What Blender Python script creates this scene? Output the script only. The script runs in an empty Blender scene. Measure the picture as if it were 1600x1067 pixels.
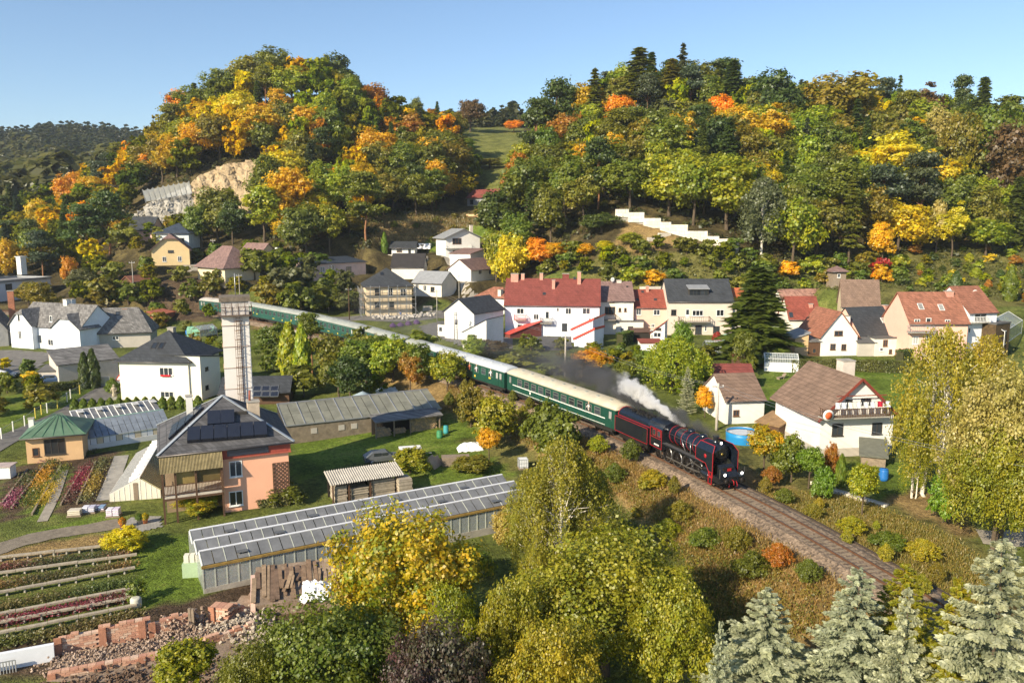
import bpy, bmesh, math, random
import numpy as np
from mathutils import Vector, Matrix
R = math.radians
random.seed(7); RNG = np.random.default_rng(7)
S = bpy.context.scene; COL = S.collection
FPX, PITCH, CZ = 1244.0, math.atan(188.5/1244.0), 25.0
cam = bpy.data.cameras.new('camera'); co = bpy.data.objects.new('camera', cam); COL.objects.link(co)
cam.sensor_width = 36; cam.lens = FPX/1600*36; cam.clip_start = .5; cam.clip_end = 9000
co.location = (0,0, CZ); co.rotation_euler = (R(90)-PITCH, 0,0); S.camera = co
SUN_EL, SUN_AZ = R(29), R(222)          # azimuth of the sun clockwise from +Y (behind and to the left of the camera)
w = bpy.data.worlds.new('World'); S.world = w; w.use_nodes = True
nt = w.node_tree; bg = nt.nodes['Background']; sky = nt.nodes.new('ShaderNodeTexSky')
sky.sky_type = 'NISHITA'; sky.sun_disc = False; sky.sun_elevation = SUN_EL; sky.sun_rotation = SUN_AZ
sky.air_density = 1.0; sky.dust_density = .6; sky.ozone_density = 3.0; sky.altitude = 400
nt.links.new(sky.outputs[0], bg.inputs[0]); bg.inputs[1].default_value = .10
sl = bpy.data.lights.new('sun', 'SUN'); so = bpy.data.objects.new('sun', sl); COL.objects.link(so)
sl.energy = 5.0; sl.angle = R(.55); sl.color = (1,.86,.64)
so.rotation_euler = Vector((math.sin(SUN_AZ)*math.cos(SUN_EL), math.cos(SUN_AZ)*math.cos(SUN_EL), math.sin(SUN_EL))).to_track_quat('Z', 'Y').to_euler()
so.location = (-60,-60,120)
S.view_settings.view_transform = 'Standard'; S.view_settings.look = 'None'; S.view_settings.gamma = 1
S.view_settings.use_curve_mapping = False; S.view_settings.exposure = 0.78
S.cycles.use_denoising = True; S.cycles.max_bounces = 6; S.cycles.transparent_max_bounces = 12
S.cycles.volume_bounces = 3; S.cycles.diffuse_bounces = 3; S.cycles.glossy_bounces = 2; S.cycles.transmission_bounces = 3
S.cycles.volume_step_rate = .6; S.cycles.volume_max_steps = 128
FW = Vector((0, math.cos(PITCH), -math.sin(PITCH))); UP = Vector((0, math.sin(PITCH), math.cos(PITCH))); CP = Vector((0,0, CZ))
def ray(px, py): return FW + Vector((1,0,0))*((px-800)/FPX) - UP*((py-533.5)/FPX)
def P(px, py, z=0):
    d = ray(px, py); return CP + d*((z-CZ)/d.z)
def PY(px, py, Y):
    d = ray(px, py); return CP + d*(Y/d.y)
def hit(px, py, p0, n):
    d = ray(px, py); return CP + d*((p0-CP).dot(n)/d.dot(n))
def proj(v):
    q = Vector(v)-CP; dz = q.dot(FW)
    return (800+q.x/dz*FPX, 533.5-q.dot(UP)/dz*FPX)
def sstep(a, b, x):
    t = np.clip((x-a)/(b-a), 0,1); return t*t*(3-2*t)
MATS = {}
def nodes(name):
    m = bpy.data.materials.new(name); m.use_nodes = True; t = m.node_tree
    return m, t, t.nodes['Principled BSDF'], t.nodes.new, t.links.new
def mat(name, col, rough=.8, var=.18, scale=1.2, bump=.15, metal=0, spec=.3, col2=None, bscale=None, emit=0):
    if name in MATS: return MATS[name]
    m, t, b, N, L = nodes(name)
    g = N('ShaderNodeNewGeometry'); nz = N('ShaderNodeTexNoise'); nz.inputs['Scale'].default_value = scale; nz.inputs['Detail'].default_value = 6; nz.inputs['Roughness'].default_value = .65
    L(g.outputs['Position'], nz.inputs['Vector'])
    cr = N('ShaderNodeValToRGB'); e = cr.color_ramp.elements; e[0].position = .3; e[1].position = .7
    c2 = col2 or tuple(min(1, c*(1+var)) for c in col)
    e[0].color = (*[c*(1-var) for c in col], 1); e[1].color = (*c2,1)
    L(nz.outputs[0], cr.inputs[0]); L(cr.outputs[0], b.inputs['Base Color'])
    b.inputs['Roughness'].default_value = rough; b.inputs['Metallic'].default_value = metal; b.inputs['Specular IOR Level'].default_value = spec
    if bump:
        n2 = N('ShaderNodeTexNoise'); n2.inputs['Scale'].default_value = bscale or scale*6; n2.inputs['Detail'].default_value = 4; L(g.outputs['Position'], n2.inputs['Vector'])
        bp = N('ShaderNodeBump'); bp.inputs['Strength'].default_value = bump; bp.inputs['Distance'].default_value = .1; L(n2.outputs[0], bp.inputs['Height']); L(bp.outputs[0], b.inputs['Normal'])
    if emit:
        b.inputs['Emission Color'].default_value = (*col, 1); b.inputs['Emission Strength'].default_value = emit
    MATS[name] = m; return m
def tiles(name, col, w=.3, h=.34, var=.25, rough=.75, mortar=.45, bump=.5, ms=.06, wear=.2, offs=.5, vertical=True, msize=.02):
    """courses of tiles, bricks or boards in object space; rows follow object z (roofs, walls)"""
    if name in MATS: return MATS[name]
    m, t, b, N, L = nodes(name)
    tc = N('ShaderNodeTexCoord'); sx = N('ShaderNodeSeparateXYZ'); L(tc.outputs['Object'], sx.inputs[0])
    ad = N('ShaderNodeMath'); ad.operation = 'ADD'; L(sx.outputs[0], ad.inputs[0]); L(sx.outputs[1], ad.inputs[1])
    cx = N('ShaderNodeCombineXYZ')
    if vertical: L(ad.outputs[0], cx.inputs[0]); L(sx.outputs[2], cx.inputs[1])
    else: L(sx.outputs[0], cx.inputs[0]); L(sx.outputs[1], cx.inputs[1])
    br = N('ShaderNodeTexBrick'); br.inputs['Scale'].default_value = 1; br.inputs['Brick Width'].default_value = w; br.inputs['Row Height'].default_value = h
    br.inputs['Mortar Size'].default_value = msize; br.inputs['Mortar Smooth'].default_value = .3; br.offset = offs; br.inputs['Bias'].default_value = 0
    br.inputs['Color1'].default_value = (*[c*(1-var) for c in col], 1); br.inputs['Color2'].default_value = (*[min(1, c*(1+var)) for c in col], 1)
    br.inputs['Mortar'].default_value = (*[c*mortar for c in col], 1); L(cx.outputs[0], br.inputs['Vector'])
    nz = N('ShaderNodeTexNoise'); nz.inputs['Scale'].default_value = .7; nz.inputs['Detail'].default_value = 7; nz.inputs['Roughness'].default_value = .7
    g = N('ShaderNodeNewGeometry'); L(g.outputs['Position'], nz.inputs['Vector'])
    mr = N('ShaderNodeMapRange'); mr.inputs[1].default_value = .3; mr.inputs[2].default_value = .7; mr.inputs[3].default_value = 1-wear; mr.inputs[4].default_value = 1+wear; L(nz.outputs[0], mr.inputs[0])
    mx = N('ShaderNodeMix'); mx.data_type = 'RGBA'; mx.blend_type = 'MULTIPLY'; mx.inputs[0].default_value = 1
    L(br.outputs[0], mx.inputs[6]); L(mr.outputs[0], mx.inputs[7]); L(mx.outputs[2], b.inputs['Base Color'])
    bp = N('ShaderNodeBump'); bp.inputs['Strength'].default_value = bump; bp.inputs['Distance'].default_value = ms; bp.invert = True; L(br.outputs['Fac'], bp.inputs['Height']); L(bp.outputs[0], b.inputs['Normal'])
    b.inputs['Roughness'].default_value = rough; b.inputs['Specular IOR Level'].default_value = .25
    MATS[name] = m; return m
def foliage(name='foliage', trans=.5):
    """crown colour = object colour and a second colour per tree, mixed per clump and leaf"""
    if name in MATS: return MATS[name]
    m, t, b, N, L = nodes(name); t.nodes.remove(b)
    oi = N('ShaderNodeObjectInfo'); a2 = N('ShaderNodeAttribute'); a2.attribute_type = 'OBJECT'; a2.attribute_name = 'second_colour'
    at = N('ShaderNodeAttribute'); at.attribute_name = 'tint'
    sx = N('ShaderNodeSeparateXYZ'); L(at.outputs['Vector'], sx.inputs[0])
    mx = N('ShaderNodeMix'); mx.data_type = 'RGBA'; L(sx.outputs[0], mx.inputs[0]); L(oi.outputs['Color'], mx.inputs[6]); L(a2.outputs['Color'], mx.inputs[7])
    hs = N('ShaderNodeHueSaturation'); L(mx.outputs[2], hs.inputs['Color'])
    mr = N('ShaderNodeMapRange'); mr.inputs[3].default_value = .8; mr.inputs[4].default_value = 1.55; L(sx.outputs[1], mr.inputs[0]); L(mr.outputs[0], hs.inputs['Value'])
    d = N('ShaderNodeBsdfDiffuse'); tr = N('ShaderNodeBsdfTranslucent'); L(hs.outputs[0], d.inputs[0]); L(hs.outputs[0], tr.inputs[0])
    ms = N('ShaderNodeMixShader'); ms.inputs[0].default_value = trans; L(d.outputs[0], ms.inputs[1]); L(tr.outputs[0], ms.inputs[2])
    gl = N('ShaderNodeBsdfGlossy'); gl.inputs['Roughness'].default_value = .5; gl.inputs[0].default_value = (.9,.95,1,1)
    m2 = N('ShaderNodeMixShader'); m2.inputs[0].default_value = .035; L(ms.outputs[0], m2.inputs[1]); L(gl.outputs[0], m2.inputs[2])
    L(m2.outputs[0], t.nodes['Material Output'].inputs[0]); MATS[name] = m; return m
def glassmat(name, tint=(.02,.03,.035), rough=.08, spec=.8):
    if name in MATS: return MATS[name]
    m, t, b, N, L = nodes(name)
    g = N('ShaderNodeObjectInfo'); mr = N('ShaderNodeMapRange'); mr.inputs[3].default_value = .6; mr.inputs[4].default_value = 1.8; L(g.outputs['Random'], mr.inputs[0])
    mx = N('ShaderNodeMix'); mx.data_type = 'RGBA'; mx.blend_type = 'MULTIPLY'; mx.inputs[0].default_value = 1; mx.inputs[6].default_value = (*tint, 1); L(mr.outputs[0], mx.inputs[7])
    L(mx.outputs[2], b.inputs['Base Color']); b.inputs['Roughness'].default_value = rough; b.inputs['Specular IOR Level'].default_value = spec
    MATS[name] = m; return m
def tag(o, label=None, cat=None, group=None, kind=None):
    if label: o['label'] = label
    if cat: o['category'] = cat
    if group: o['group'] = group
    if kind: o['kind'] = kind
    return o
def empty(name, loc, rz=0, label=None, cat=None, group=None):
    o = bpy.data.objects.new(name, None); COL.objects.link(o); o.location = loc; o.rotation_euler = (0,0, rz); o.empty_display_size = .3
    return tag(o, label, cat, group)
def link(name, me, parent=None, loc=None, rot=None, scale=None):
    o = bpy.data.objects.new(name, me); COL.objects.link(o)
    if parent is not None: o.parent = parent
    if loc is not None: o.location = loc
    if rot is not None: o.rotation_euler = rot
    if scale is not None: o.scale = scale
    return o
def copy_tree(o, parent=None):
    c = o.copy(); COL.objects.link(c)
    if parent is not None: c.parent = parent
    for ch in list(o.children): copy_tree(ch, c)
    return c
class MB:
    def __init__(s): s.v = []; s.f = []; s.sm = []
    def add(s, vs, fs, smooth=False):
        n = len(s.v); s.v += [tuple(v) for v in vs]; s.f += [tuple(n+i for i in f) for f in fs]; s.sm += [smooth]*len(fs); return s
    def box(s, x0, y0, z0, x1, y1, z1):
        return s.add([(x0,y0,z0),(x1,y0,z0),(x1,y1,z0),(x0,y1,z0),(x0,y0,z1),(x1,y0,z1),(x1,y1,z1),(x0,y1,z1)], [(3,2,1,0),(4,5,6,7),(0,1,5,4),(1,2,6,5),(2,3,7,6),(3,0,4,7)])
    def cbox(s, c, d): return s.box(c[0]-d[0]/2, c[1]-d[1]/2, c[2]-d[2]/2, c[0]+d[0]/2, c[1]+d[1]/2, c[2]+d[2]/2)
    def prism(s, poly, a, b, axis='y'):
        """polygon of 2D points extruded from a to b along an axis (the other two axes in order)"""
        n = len(poly)
        f = {'y': lambda p, t: (p[0], t, p[1]), 'x': lambda p, t: (t, p[0], p[1]), 'z': lambda p, t: (p[0], p[1], t)}[axis]
        vs = [f(p, a) for p in poly]+[f(p, b) for p in poly]
        fs = [tuple(range(n))[::-1] if axis != 'y' else tuple(range(n)), tuple(range(n, 2*n)) if axis != 'y' else tuple(range(n, 2*n))[::-1]]
        for i in range(n):
            j = (i+1) % n; q = (i, j, n+j, n+i); fs.append(q if axis != 'y' else q[::-1])
        return s.add(vs, fs)
    def bar(s, a, b, w, h=None, up=(0,0,1)):
        a = Vector(a); b = Vector(b); h = h or w; d = (b-a).normalized(); u = Vector(up)
        if abs(d.dot(u)) > .98: u = Vector((0,1,0))
        x = d.cross(u).normalized()*w/2; y = x.cross(d).normalized()*h/2
        return s.add([a-x-y, a+x-y, a+x+y, a-x+y, b-x-y, b+x-y, b+x+y, b-x+y], [(0,1,2,3),(7,6,5,4),(1,0,4,5),(2,1,5,6),(3,2,6,7),(0,3,7,4)])
    def tube(s, pts, rs, n=8, cap=True):
        pts = [Vector(p) for p in pts]; k = len(s.v); ref = Vector((1,0,0))
        if not hasattr(rs, '__len__'): rs = [rs]*len(pts)
        for i, p in enumerate(pts):
            d = (pts[min(i+1, len(pts)-1)]-pts[max(i-1,0)]).normalized()
            r = ref if abs(d.dot(ref)) < .9 else Vector((0,1,0))
            x = d.cross(r).normalized(); y = d.cross(x)
            for j in range(n):
                a = 2*math.pi*j/n; s.v.append(tuple(p+(x*math.cos(a)+y*math.sin(a))*rs[i]))
        for i in range(len(pts)-1):
            for j in range(n):
                a = k+i*n+j; b = k+i*n+(j+1) % n; s.f.append((a, a+n, b+n, b)); s.sm.append(True)
        if cap:
            s.f.append(tuple(k+j for j in range(n))); s.sm.append(False)
            s.f.append(tuple(k+(len(pts)-1)*n+j for j in range(n))[::-1]); s.sm.append(False)
        return s
    def lathe(s, prof, n=12, c=(0,0,0), axis='z', ring=False):
        if ring: prof = list(prof)+[prof[0]]
        k = len(s.v)
        for r, t in prof:
            for j in range(n):
                a = 2*math.pi*j/n; u, v = r*math.cos(a), r*math.sin(a)
                p = {'z': (u, v, t), 'x': (t, u, v), 'y': (u, t, v)}[axis]
                s.v.append((p[0]+c[0], p[1]+c[1], p[2]+c[2]))
        for i in range(len(prof)-1):
            for j in range(n):
                a = k+i*n+j; b = k+i*n+(j+1) % n; s.f.append((a, b, b+n, a+n)); s.sm.append(True)
        if ring: return s
        s.f.append(tuple(k+j for j in range(n))[::-1]); s.sm.append(False)
        s.f.append(tuple(k+(len(prof)-1)*n+j for j in range(n))); s.sm.append(False)
        return s
    def mesh(s, name, m, recalc=False):
        me = bpy.data.meshes.new(name); me.from_pydata(s.v, [], s.f); me.polygons.foreach_set('use_smooth', s.sm)
        if recalc:
            bm = bmesh.new(); bm.from_mesh(me); bmesh.ops.recalc_face_normals(bm, faces=bm.faces); bm.to_mesh(me); bm.free()
        if m is not None: me.materials.append(m)
        me.update(); return me
    def build(s, name, m, parent=None, loc=None, rot=None, recalc=True, kind=None, label=None):
        o = link(name, s.mesh(name, m, recalc), parent, loc, rot)
        return tag(o, label, None, None, kind)
def npmesh(name, V, F, m, tint=None, smooth=False, mi=None):
    """fast mesh of quads"""
    me = bpy.data.meshes.new(name); me.vertices.add(len(V)); me.vertices.foreach_set('co', np.ascontiguousarray(V, np.float32).ravel())
    k = F.shape[1]; me.loops.add(F.size); me.loops.foreach_set('vertex_index', np.ascontiguousarray(F, np.int32).ravel())
    me.polygons.add(len(F)); me.polygons.foreach_set('loop_start', np.arange(len(F), dtype=np.int32)*k); me.polygons.foreach_set('loop_total', np.full(len(F), k, np.int32))
    if smooth: me.polygons.foreach_set('use_smooth', np.ones(len(F), bool))
    if tint is not None:
        a = me.attributes.new('tint', 'FLOAT_VECTOR', 'FACE'); T = np.zeros((len(F), 3), np.float32); T[:, :2] = tint; a.data.foreach_set('vector', T.ravel())
    for x in (m if isinstance(m, (list, tuple)) else [m]): me.materials.append(x)
    if mi is not None: me.polygons.foreach_set('material_index', np.ascontiguousarray(mi, np.int32))
    me.update(); me.validate(); return me
SITE = {}; FLAT = []
def site(key, A, B, depth, z=None, Y=None, pad=2.5):
    a = P(*A, z) if z is not None else PY(*A, Y); z = a.z; b = P(*B, z)
    d = (b-a).to_2d(); ang = math.atan2(d.y, d.x)
    SITE[key] = dict(o=a, w=d.length, d=depth, a=ang, z=z)
    fx, fy = math.cos(ang), math.sin(ang)
    FLAT.append((a.x, a.y, fx, fy, d.length, depth, z, pad))
# nursery and left side
site('pink', (352,800), (454,786), 11.5, z=-3.4)
site('porch', (262,812), (352,800), 10, z=-3.4)
site('white_left', (190,624), (297,626), 11, z=-3.2)
site('slate', (104,546), (236,541), 8.5, z=-1.0)
site('twin', (28,541), (128,549), 9, z=-1.0)
site('dark_left', (-70,545), (14,540), 12, z=-1)
site('flat_left', (-60,478), (81,462), 12, Y=205)
site('garage_left', (93,600), (186,588), 5, z=-2.2)
site('garage_small', (62,599), (94,598), 3.5, z=-2.2)
site('kiosk', (43,724), (131,716), 6.5, z=-3.2)
site('solar_shed', (345,633), (452,630), 6, z=-3)
# foot of the left hill
site('pale_pink', (201,377), (238,377), 9, Y=243)
site('navy', (245,388), (296,388), 10, Y=236)
site('yellow', (238,415), (297,414), 11, Y=222)
site('brown_left', (310,436), (352,440), 10, Y=212)
site('peach', (404,421), (437,419), 9, Y=222)
# middle of the village
site('long_pink', (480,440), (572,434), 9, Y=216)
site('scaffold', (573,494), (644,492), 11, z=2.0)
site('black_roof', (612,436), (662,436), 9, Y=222)
site('grey_twin', (646,462), (690,464), 8, Y=209)
site('cabin', (612,398), (648,398), 6, Y=243)
site('chalet', (697,400), (750,399), 9, Y=236)
site('chalet_side', (735,416), (757,414), 7, Y=226)
site('road_house', (736,440), (778,436), 8, Y=214)
site('far_cabin', (730,322), (772,321), 6, Y=290)
site('charcoal', (695,528), (741,533), 10, z=1.2)
site('red_small', (744,488), (788,492), 7, z=1.6)
# the row
site('white_row', (789,524), (936,526), 10, z=1)
site('mauve', (937,522), (989,522), 9.5, z=1)
site('pink_row', (990,521), (1042,521), 9, z=1)
site('beige_row', (1043,523), (1143,523), 10, z=1)
site('orange_row', (1142,522), (1166,522), 9, z=1)
# right side
site('red_roof', (1232,524), (1280,524), 7, z=1.2)
site('long_low', (1222,500), (1300,498), 5, Y=184)
site('brown_row', (1314,510), (1372,512), 9, Y=165)
site('hut', (1300,450), (1321,450), 3.5, Y=182)
site('gable', (1281,556), (1338,555), 9, z=.8)
site('slate_row', (1343,553), (1418,549), 9, z=.8)
site('pink_right', (1418,562), (1508,562), 10, z=.8)
site('blue_right', (1509,558), (1552,556), 10, z=.8)
site('balcony', (1279,714), (1392,709), 10.5, z=-.7)
site('garage_right', (1133,662), (1193,660), 8, z=-.5)
site('red_shed', (1120,606), (1176,606), 5, z=-.2)
TP = [Vector((35,22,0)), Vector((31,36,0)), Vector((28.6,46,0)), P(1396,907,0), P(1306,855,0), P(1203,796.5,0)]
for i, (px, py) in enumerate([(973,629), (815,577), (693,542), (585,512), (492,490), (392,472), (330,465)]):
    z = .35*i; p = P(px, py, z+4.05); p.z = z; TP.append(p)
TP += [Vector((-95,199,2.3)), Vector((-130,201,2.5)), Vector((-180,200,2.5))]
def catmull(pts, n=24):
    out = []
    for i in range(len(pts)-1):
        p0, p1, p2, p3 = pts[max(i-1,0)], pts[i], pts[i+1], pts[min(i+2, len(pts)-1)]
        for k in range(n):
            t = k/n; out.append(.5*((2*p1)+(p2-p0)*t+(2*p0-5*p1+4*p2-p3)*t*t+(3*p1-p0-3*p2+p3)*t**3))
    return out+[pts[-1]]
def resample(pts, step):
    d = [0]
    for a, b in zip(pts, pts[1:]): d.append(d[-1]+(b-a).length)
    n = max(2, int(d[-1]/step)+1); t = np.linspace(0, d[-1], n); A = np.array([tuple(p) for p in pts])
    return np.stack([np.interp(t, d, A[:, k]) for k in range(3)], 1)
TR = resample(catmull(TP), .5)
k_ = np.ones(25)/25
_pad = np.concatenate([TR[:1].repeat(12,0), TR, TR[-1:].repeat(12,0)]); _pad[:12] += (TR[0]-TR[1])*np.arange(12,0,-1)[:, None]; _pad[-12:] += (TR[-1]-TR[-2])*np.arange(1,13)[:, None]
TR = np.stack([np.convolve(_pad[:, k], k_, 'valid') for k in range(3)], 1)
TS = np.concatenate([[0], np.cumsum(np.linalg.norm(np.diff(TR, axis=0), axis=1))])
def tr_at(s): return Vector([float(np.interp(s, TS, TR[:, k])) for k in range(3)])
def tr_near(p): return float(TS[np.argmin(((TR[:, :2]-np.array(p[:2]))**2).sum(1))])
CT = []      # control points (world)
def c3(*a): CT.append(a)
for x, y, z in [(-60,40,-3.3),(-40,60,-3.3),(-20,48,-4),(0,38,-5),(0,60,-4.2),(-15,75,-3.3),(-30,90,-3.3),(-50,80,-3.3),(-70,100,-3),(-45,110,-3.3),(-25,112,-3),(-12,100,-3),
                (5,75,-4),(14,58,-4.4),(-40,140,-2),(-70,150,-1.5),(-100,120,-2.5),(-100,160,-1),(-150,120,-2),(-150,180,0),(-10,125,-1.5),(-60,175,0.5),(-90,185,1),(-130,215,3),
                (0,-60,-6),(-80,-40,-5),(80,-40,-4),(-110,60,-3.3),(22,42,-4.6),(20,30,-5),(34,62,-.8),(40,70,-.8),(50,80,-.8),(60,100,-.7),(80,90,-.7),(34,95,-.6),(25,110,-.4),(22,130,.3),(50,130,.2),(75,150,.6),(100,150,.6),
                (60,50,-2),(90,60,-2),(5,150,.8),(-14,168,1),(-30,195,1.8),(0,172,1),(30,170,1),(45,165,1),(80,160,1),(-45,200,2),(120,120,0),(160,160,2)]: c3(x, y, z)
def cp(px, py, Y): CT.append(tuple(PY(px, py, Y)))
for a in [  # left valley and left hill
    (20,470,215),(60,425,250),(150,440,228),(100,365,300),(20,400,290),(0,330,400),(100,320,380),(160,400,255),(250,392,240),(330,415,226),
    (240,360,272),(290,372,268),(350,372,258),(225,335,276),(290,288,280),(340,275,282),(400,290,275),(420,345,255),(430,385,240),(480,395,236),
    (130,330,320),(200,282,325),(260,240,330),(330,188,335),(430,152,340),(500,152,340),(545,172,345),(600,205,345),(650,228,345),(705,240,345),(430,230,310),(520,240,305),(350,230,306),(600,270,300),(560,330,268),(480,330,262),
    (430,175,400),(330,210,400),(560,190,420),(200,300,400),
    (560,385,235),(600,350,255),(660,345,262),(720,350,262),(640,400,240),(700,402,234),(560,420,225),(690,300,300),(690,330,280),
    # meadow saddle
    (760,228,390),(800,214,430),(720,208,440),(790,264,345),(745,302,305),(752,320,288),(735,203,450),(800,200,480),(760,208,540),(650,215,480),(850,205,460),
    # right hill
    (772,400,232),(790,370,235),(830,330,245),(850,260,285),(880,228,300),(920,207,305),(1000,170,310),(1100,180,310),(1200,205,310),(1300,208,310),(1400,213,310),(1500,213,310),(1600,245,310),(1750,270,310),
    (1000,190,370),(1200,215,370),(1400,225,370),(1600,250,370),(900,215,380),
    (960,334,222),(1050,352,216),(1145,384,206),(960,400,203),(1050,420,197),(1140,432,192),(850,425,200),(930,425,200),
    (1010,300,240),(1100,310,236),(1200,330,232),(1000,240,275),(1150,250,275),(1300,280,262),(1450,290,262),
    (1220,450,188),(1300,442,186),(1380,440,188),(1450,445,196),(1550,405,220),(1500,385,232),(1400,400,224),(1300,395,220),(1560,460,186),(1600,480,170),(1700,470,180),(1700,390,230),(1600,330,258),
    # far ridge
    (0,232,820),(60,222,820),(130,220,820),(195,228,820),(300,240,820),(-150,240,820),(0,300,560),(120,290,560),(-200,320,500),(100,240,1100),(500,260,900),(900,260,900),(1500,280,900)]: cp(*a)
for x, y, z in [(-900,900,70),(900,900,60),(0,2500,90),(-2500,2500,120),(2500,2500,90),(-2500,0,30),(2500,0,30),(-350,200,20),(-300,60,0),(300,60,5),(330,200,30),(-450,420,60),(420,320,75),(-600,-60,5),(600,-60,5)]: c3(x, y, z)
for s_ in SITE.values():
    ca, sa = math.cos(s_['a']), math.sin(s_['a'])
    for u, v in ((0,0), (s_['w'], 0), (s_['w']/2, s_['d'])): c3(s_['o'].x+u*ca-v*sa, s_['o'].y+u*sa+v*ca, s_['z'])
CA = np.array(CT)
sc_ = np.array([.01,.01])
def _phi(d): return -np.sqrt(d*d+.03**2)
_D = np.linalg.norm((CA[:, None, :2]-CA[None, :, :2])*sc_, axis=2); n_ = len(CA)
_M = np.zeros((n_+3, n_+3)); _M[:n_, :n_] = _phi(_D)+np.eye(n_)*.03; _M[:n_, n_] = 1; _M[:n_, n_+1:] = CA[:, :2]*sc_; _M[n_:, :n_] = _M[:n_, n_:].T
_W = np.linalg.solve(_M, np.concatenate([CA[:, 2], np.zeros(3)]))
def rbf(x, y):
    X = np.stack([x.ravel(), y.ravel()], 1)*sc_; out = np.empty(len(X))
    for i in range(0, len(X), 8000):
        q = X[i:i+8000]; d = np.linalg.norm(q[:, None]-CA[None, :, :2]*sc_, axis=2)
        out[i:i+8000] = _phi(d)@_W[:n_]+_W[n_]+q@_W[n_+1:]
    return out.reshape(x.shape)
def axis(lo, a, b, hi, st, g):
    mid = list(np.arange(a, b, st)); l = [a]; r = [b]; s1 = st
    while l[-1] > lo: s1 *= g; l.append(l[-1]-s1)
    s1 = st
    while r[-1] < hi: s1 *= g; r.append(r[-1]+s1)
    return np.array(l[::-1][:-1]+mid+r)
GX = axis(-2600,-95,95,2600,1.25,1.045); GY = axis(-80,25,245,3200,1.25,1.045)
XX, YY = np.meshgrid(GX, GY); ZZ = rbf(XX, YY)
ZZ += (np.sin(XX*.31+np.sin(YY*.17)*2)*np.cos(YY*.27))*.12*sstep(0,40, np.abs(XX)*.3+YY*.1)
def fbm(x, y, o=4):
    r = np.random.default_rng(3); v = np.zeros_like(x); a = 1
    for i in range(o):
        for _ in range(3):
            t, f, p = r.uniform(0,6.28), r.uniform(.7,1.3)*2**i, r.uniform(0,6.28); v += a*np.sin((x*math.cos(t)+y*math.sin(t))*f+p)
        a *= .55
    return v
ZZ += fbm(XX*.05, YY*.05)*.5*sstep(205,270, YY)
for (ox, oy, fx, fy, w_, d_, z, pad) in FLAT:
    u = (XX-ox)*fx+(YY-oy)*fy; v = -(XX-ox)*fy+(YY-oy)*fx
    du = np.maximum(np.maximum(-u, u-w_), 0); dv = np.maximum(np.maximum(-v, v-d_), 0); d = np.hypot(du, dv)
    k = 1-sstep(pad*.4, pad*2.2, d); ZZ = ZZ*(1-k)+(z-.05)*k
_x = XX.ravel(); _y = YY.ravel(); DT = np.full(_x.shape, 99.); ZT = np.zeros(_x.shape)
_sel = np.where((_x > -190) & (_x < 60) & (_y > 10) & (_y < 230))[0]; T2 = TR[::4]
for i in range(0, len(_sel), 6000):
    q = _sel[i:i+6000]; d = np.hypot(_x[q, None]-T2[None, :, 0], _y[q, None]-T2[None, :, 1]); j = d.argmin(1); DT[q] = d.min(1); ZT[q] = T2[j, 2]
DT = DT.reshape(XX.shape); ZT = ZT.reshape(XX.shape)
k = 1-sstep(3.0,9.5, DT); ZZ = ZZ*(1-k)+(ZT-.85)*k
def gz(x, y):
    i = int(np.clip(np.searchsorted(GX, x)-1,0, len(GX)-2)); j = int(np.clip(np.searchsorted(GY, y)-1,0, len(GY)-2))
    u = (x-GX[i])/(GX[i+1]-GX[i]); v = (y-GY[j])/(GY[j+1]-GY[j])
    return float((ZZ[j, i]*(1-u)+ZZ[j, i+1]*u)*(1-v)+(ZZ[j+1, i]*(1-u)+ZZ[j+1, i+1]*u)*v)
def G(px, py):
    """ground point seen at a photo pixel"""
    d = ray(px, py); t = 30.0; prev = t
    while t < 2500:
        p = CP+d*t
        if p.z < gz(p.x, p.y):
            a, b = prev, t
            for _ in range(18):
                m_ = (a+b)/2; p = CP+d*m_
                if p.z < gz(p.x, p.y): b = m_
                else: a = m_
            p = CP+d*b; return Vector((p.x, p.y, gz(p.x, p.y)))
        prev = t; t += .6+t*.006
    return CP+d*1500
def inpoly(px, py, poly):
    poly = np.array(poly, float); x = np.asarray(px); y = np.asarray(py); c = np.zeros(x.shape, bool); j = len(poly)-1
    for i in range(len(poly)):
        xi, yi = poly[i]; xj, yj = poly[j]
        k = ((yi > y) != (yj > y)) & (x < (xj-xi)*(y-yi)/((yj-yi) or 1e-9)+xi); c ^= k; j = i
    return c
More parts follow.
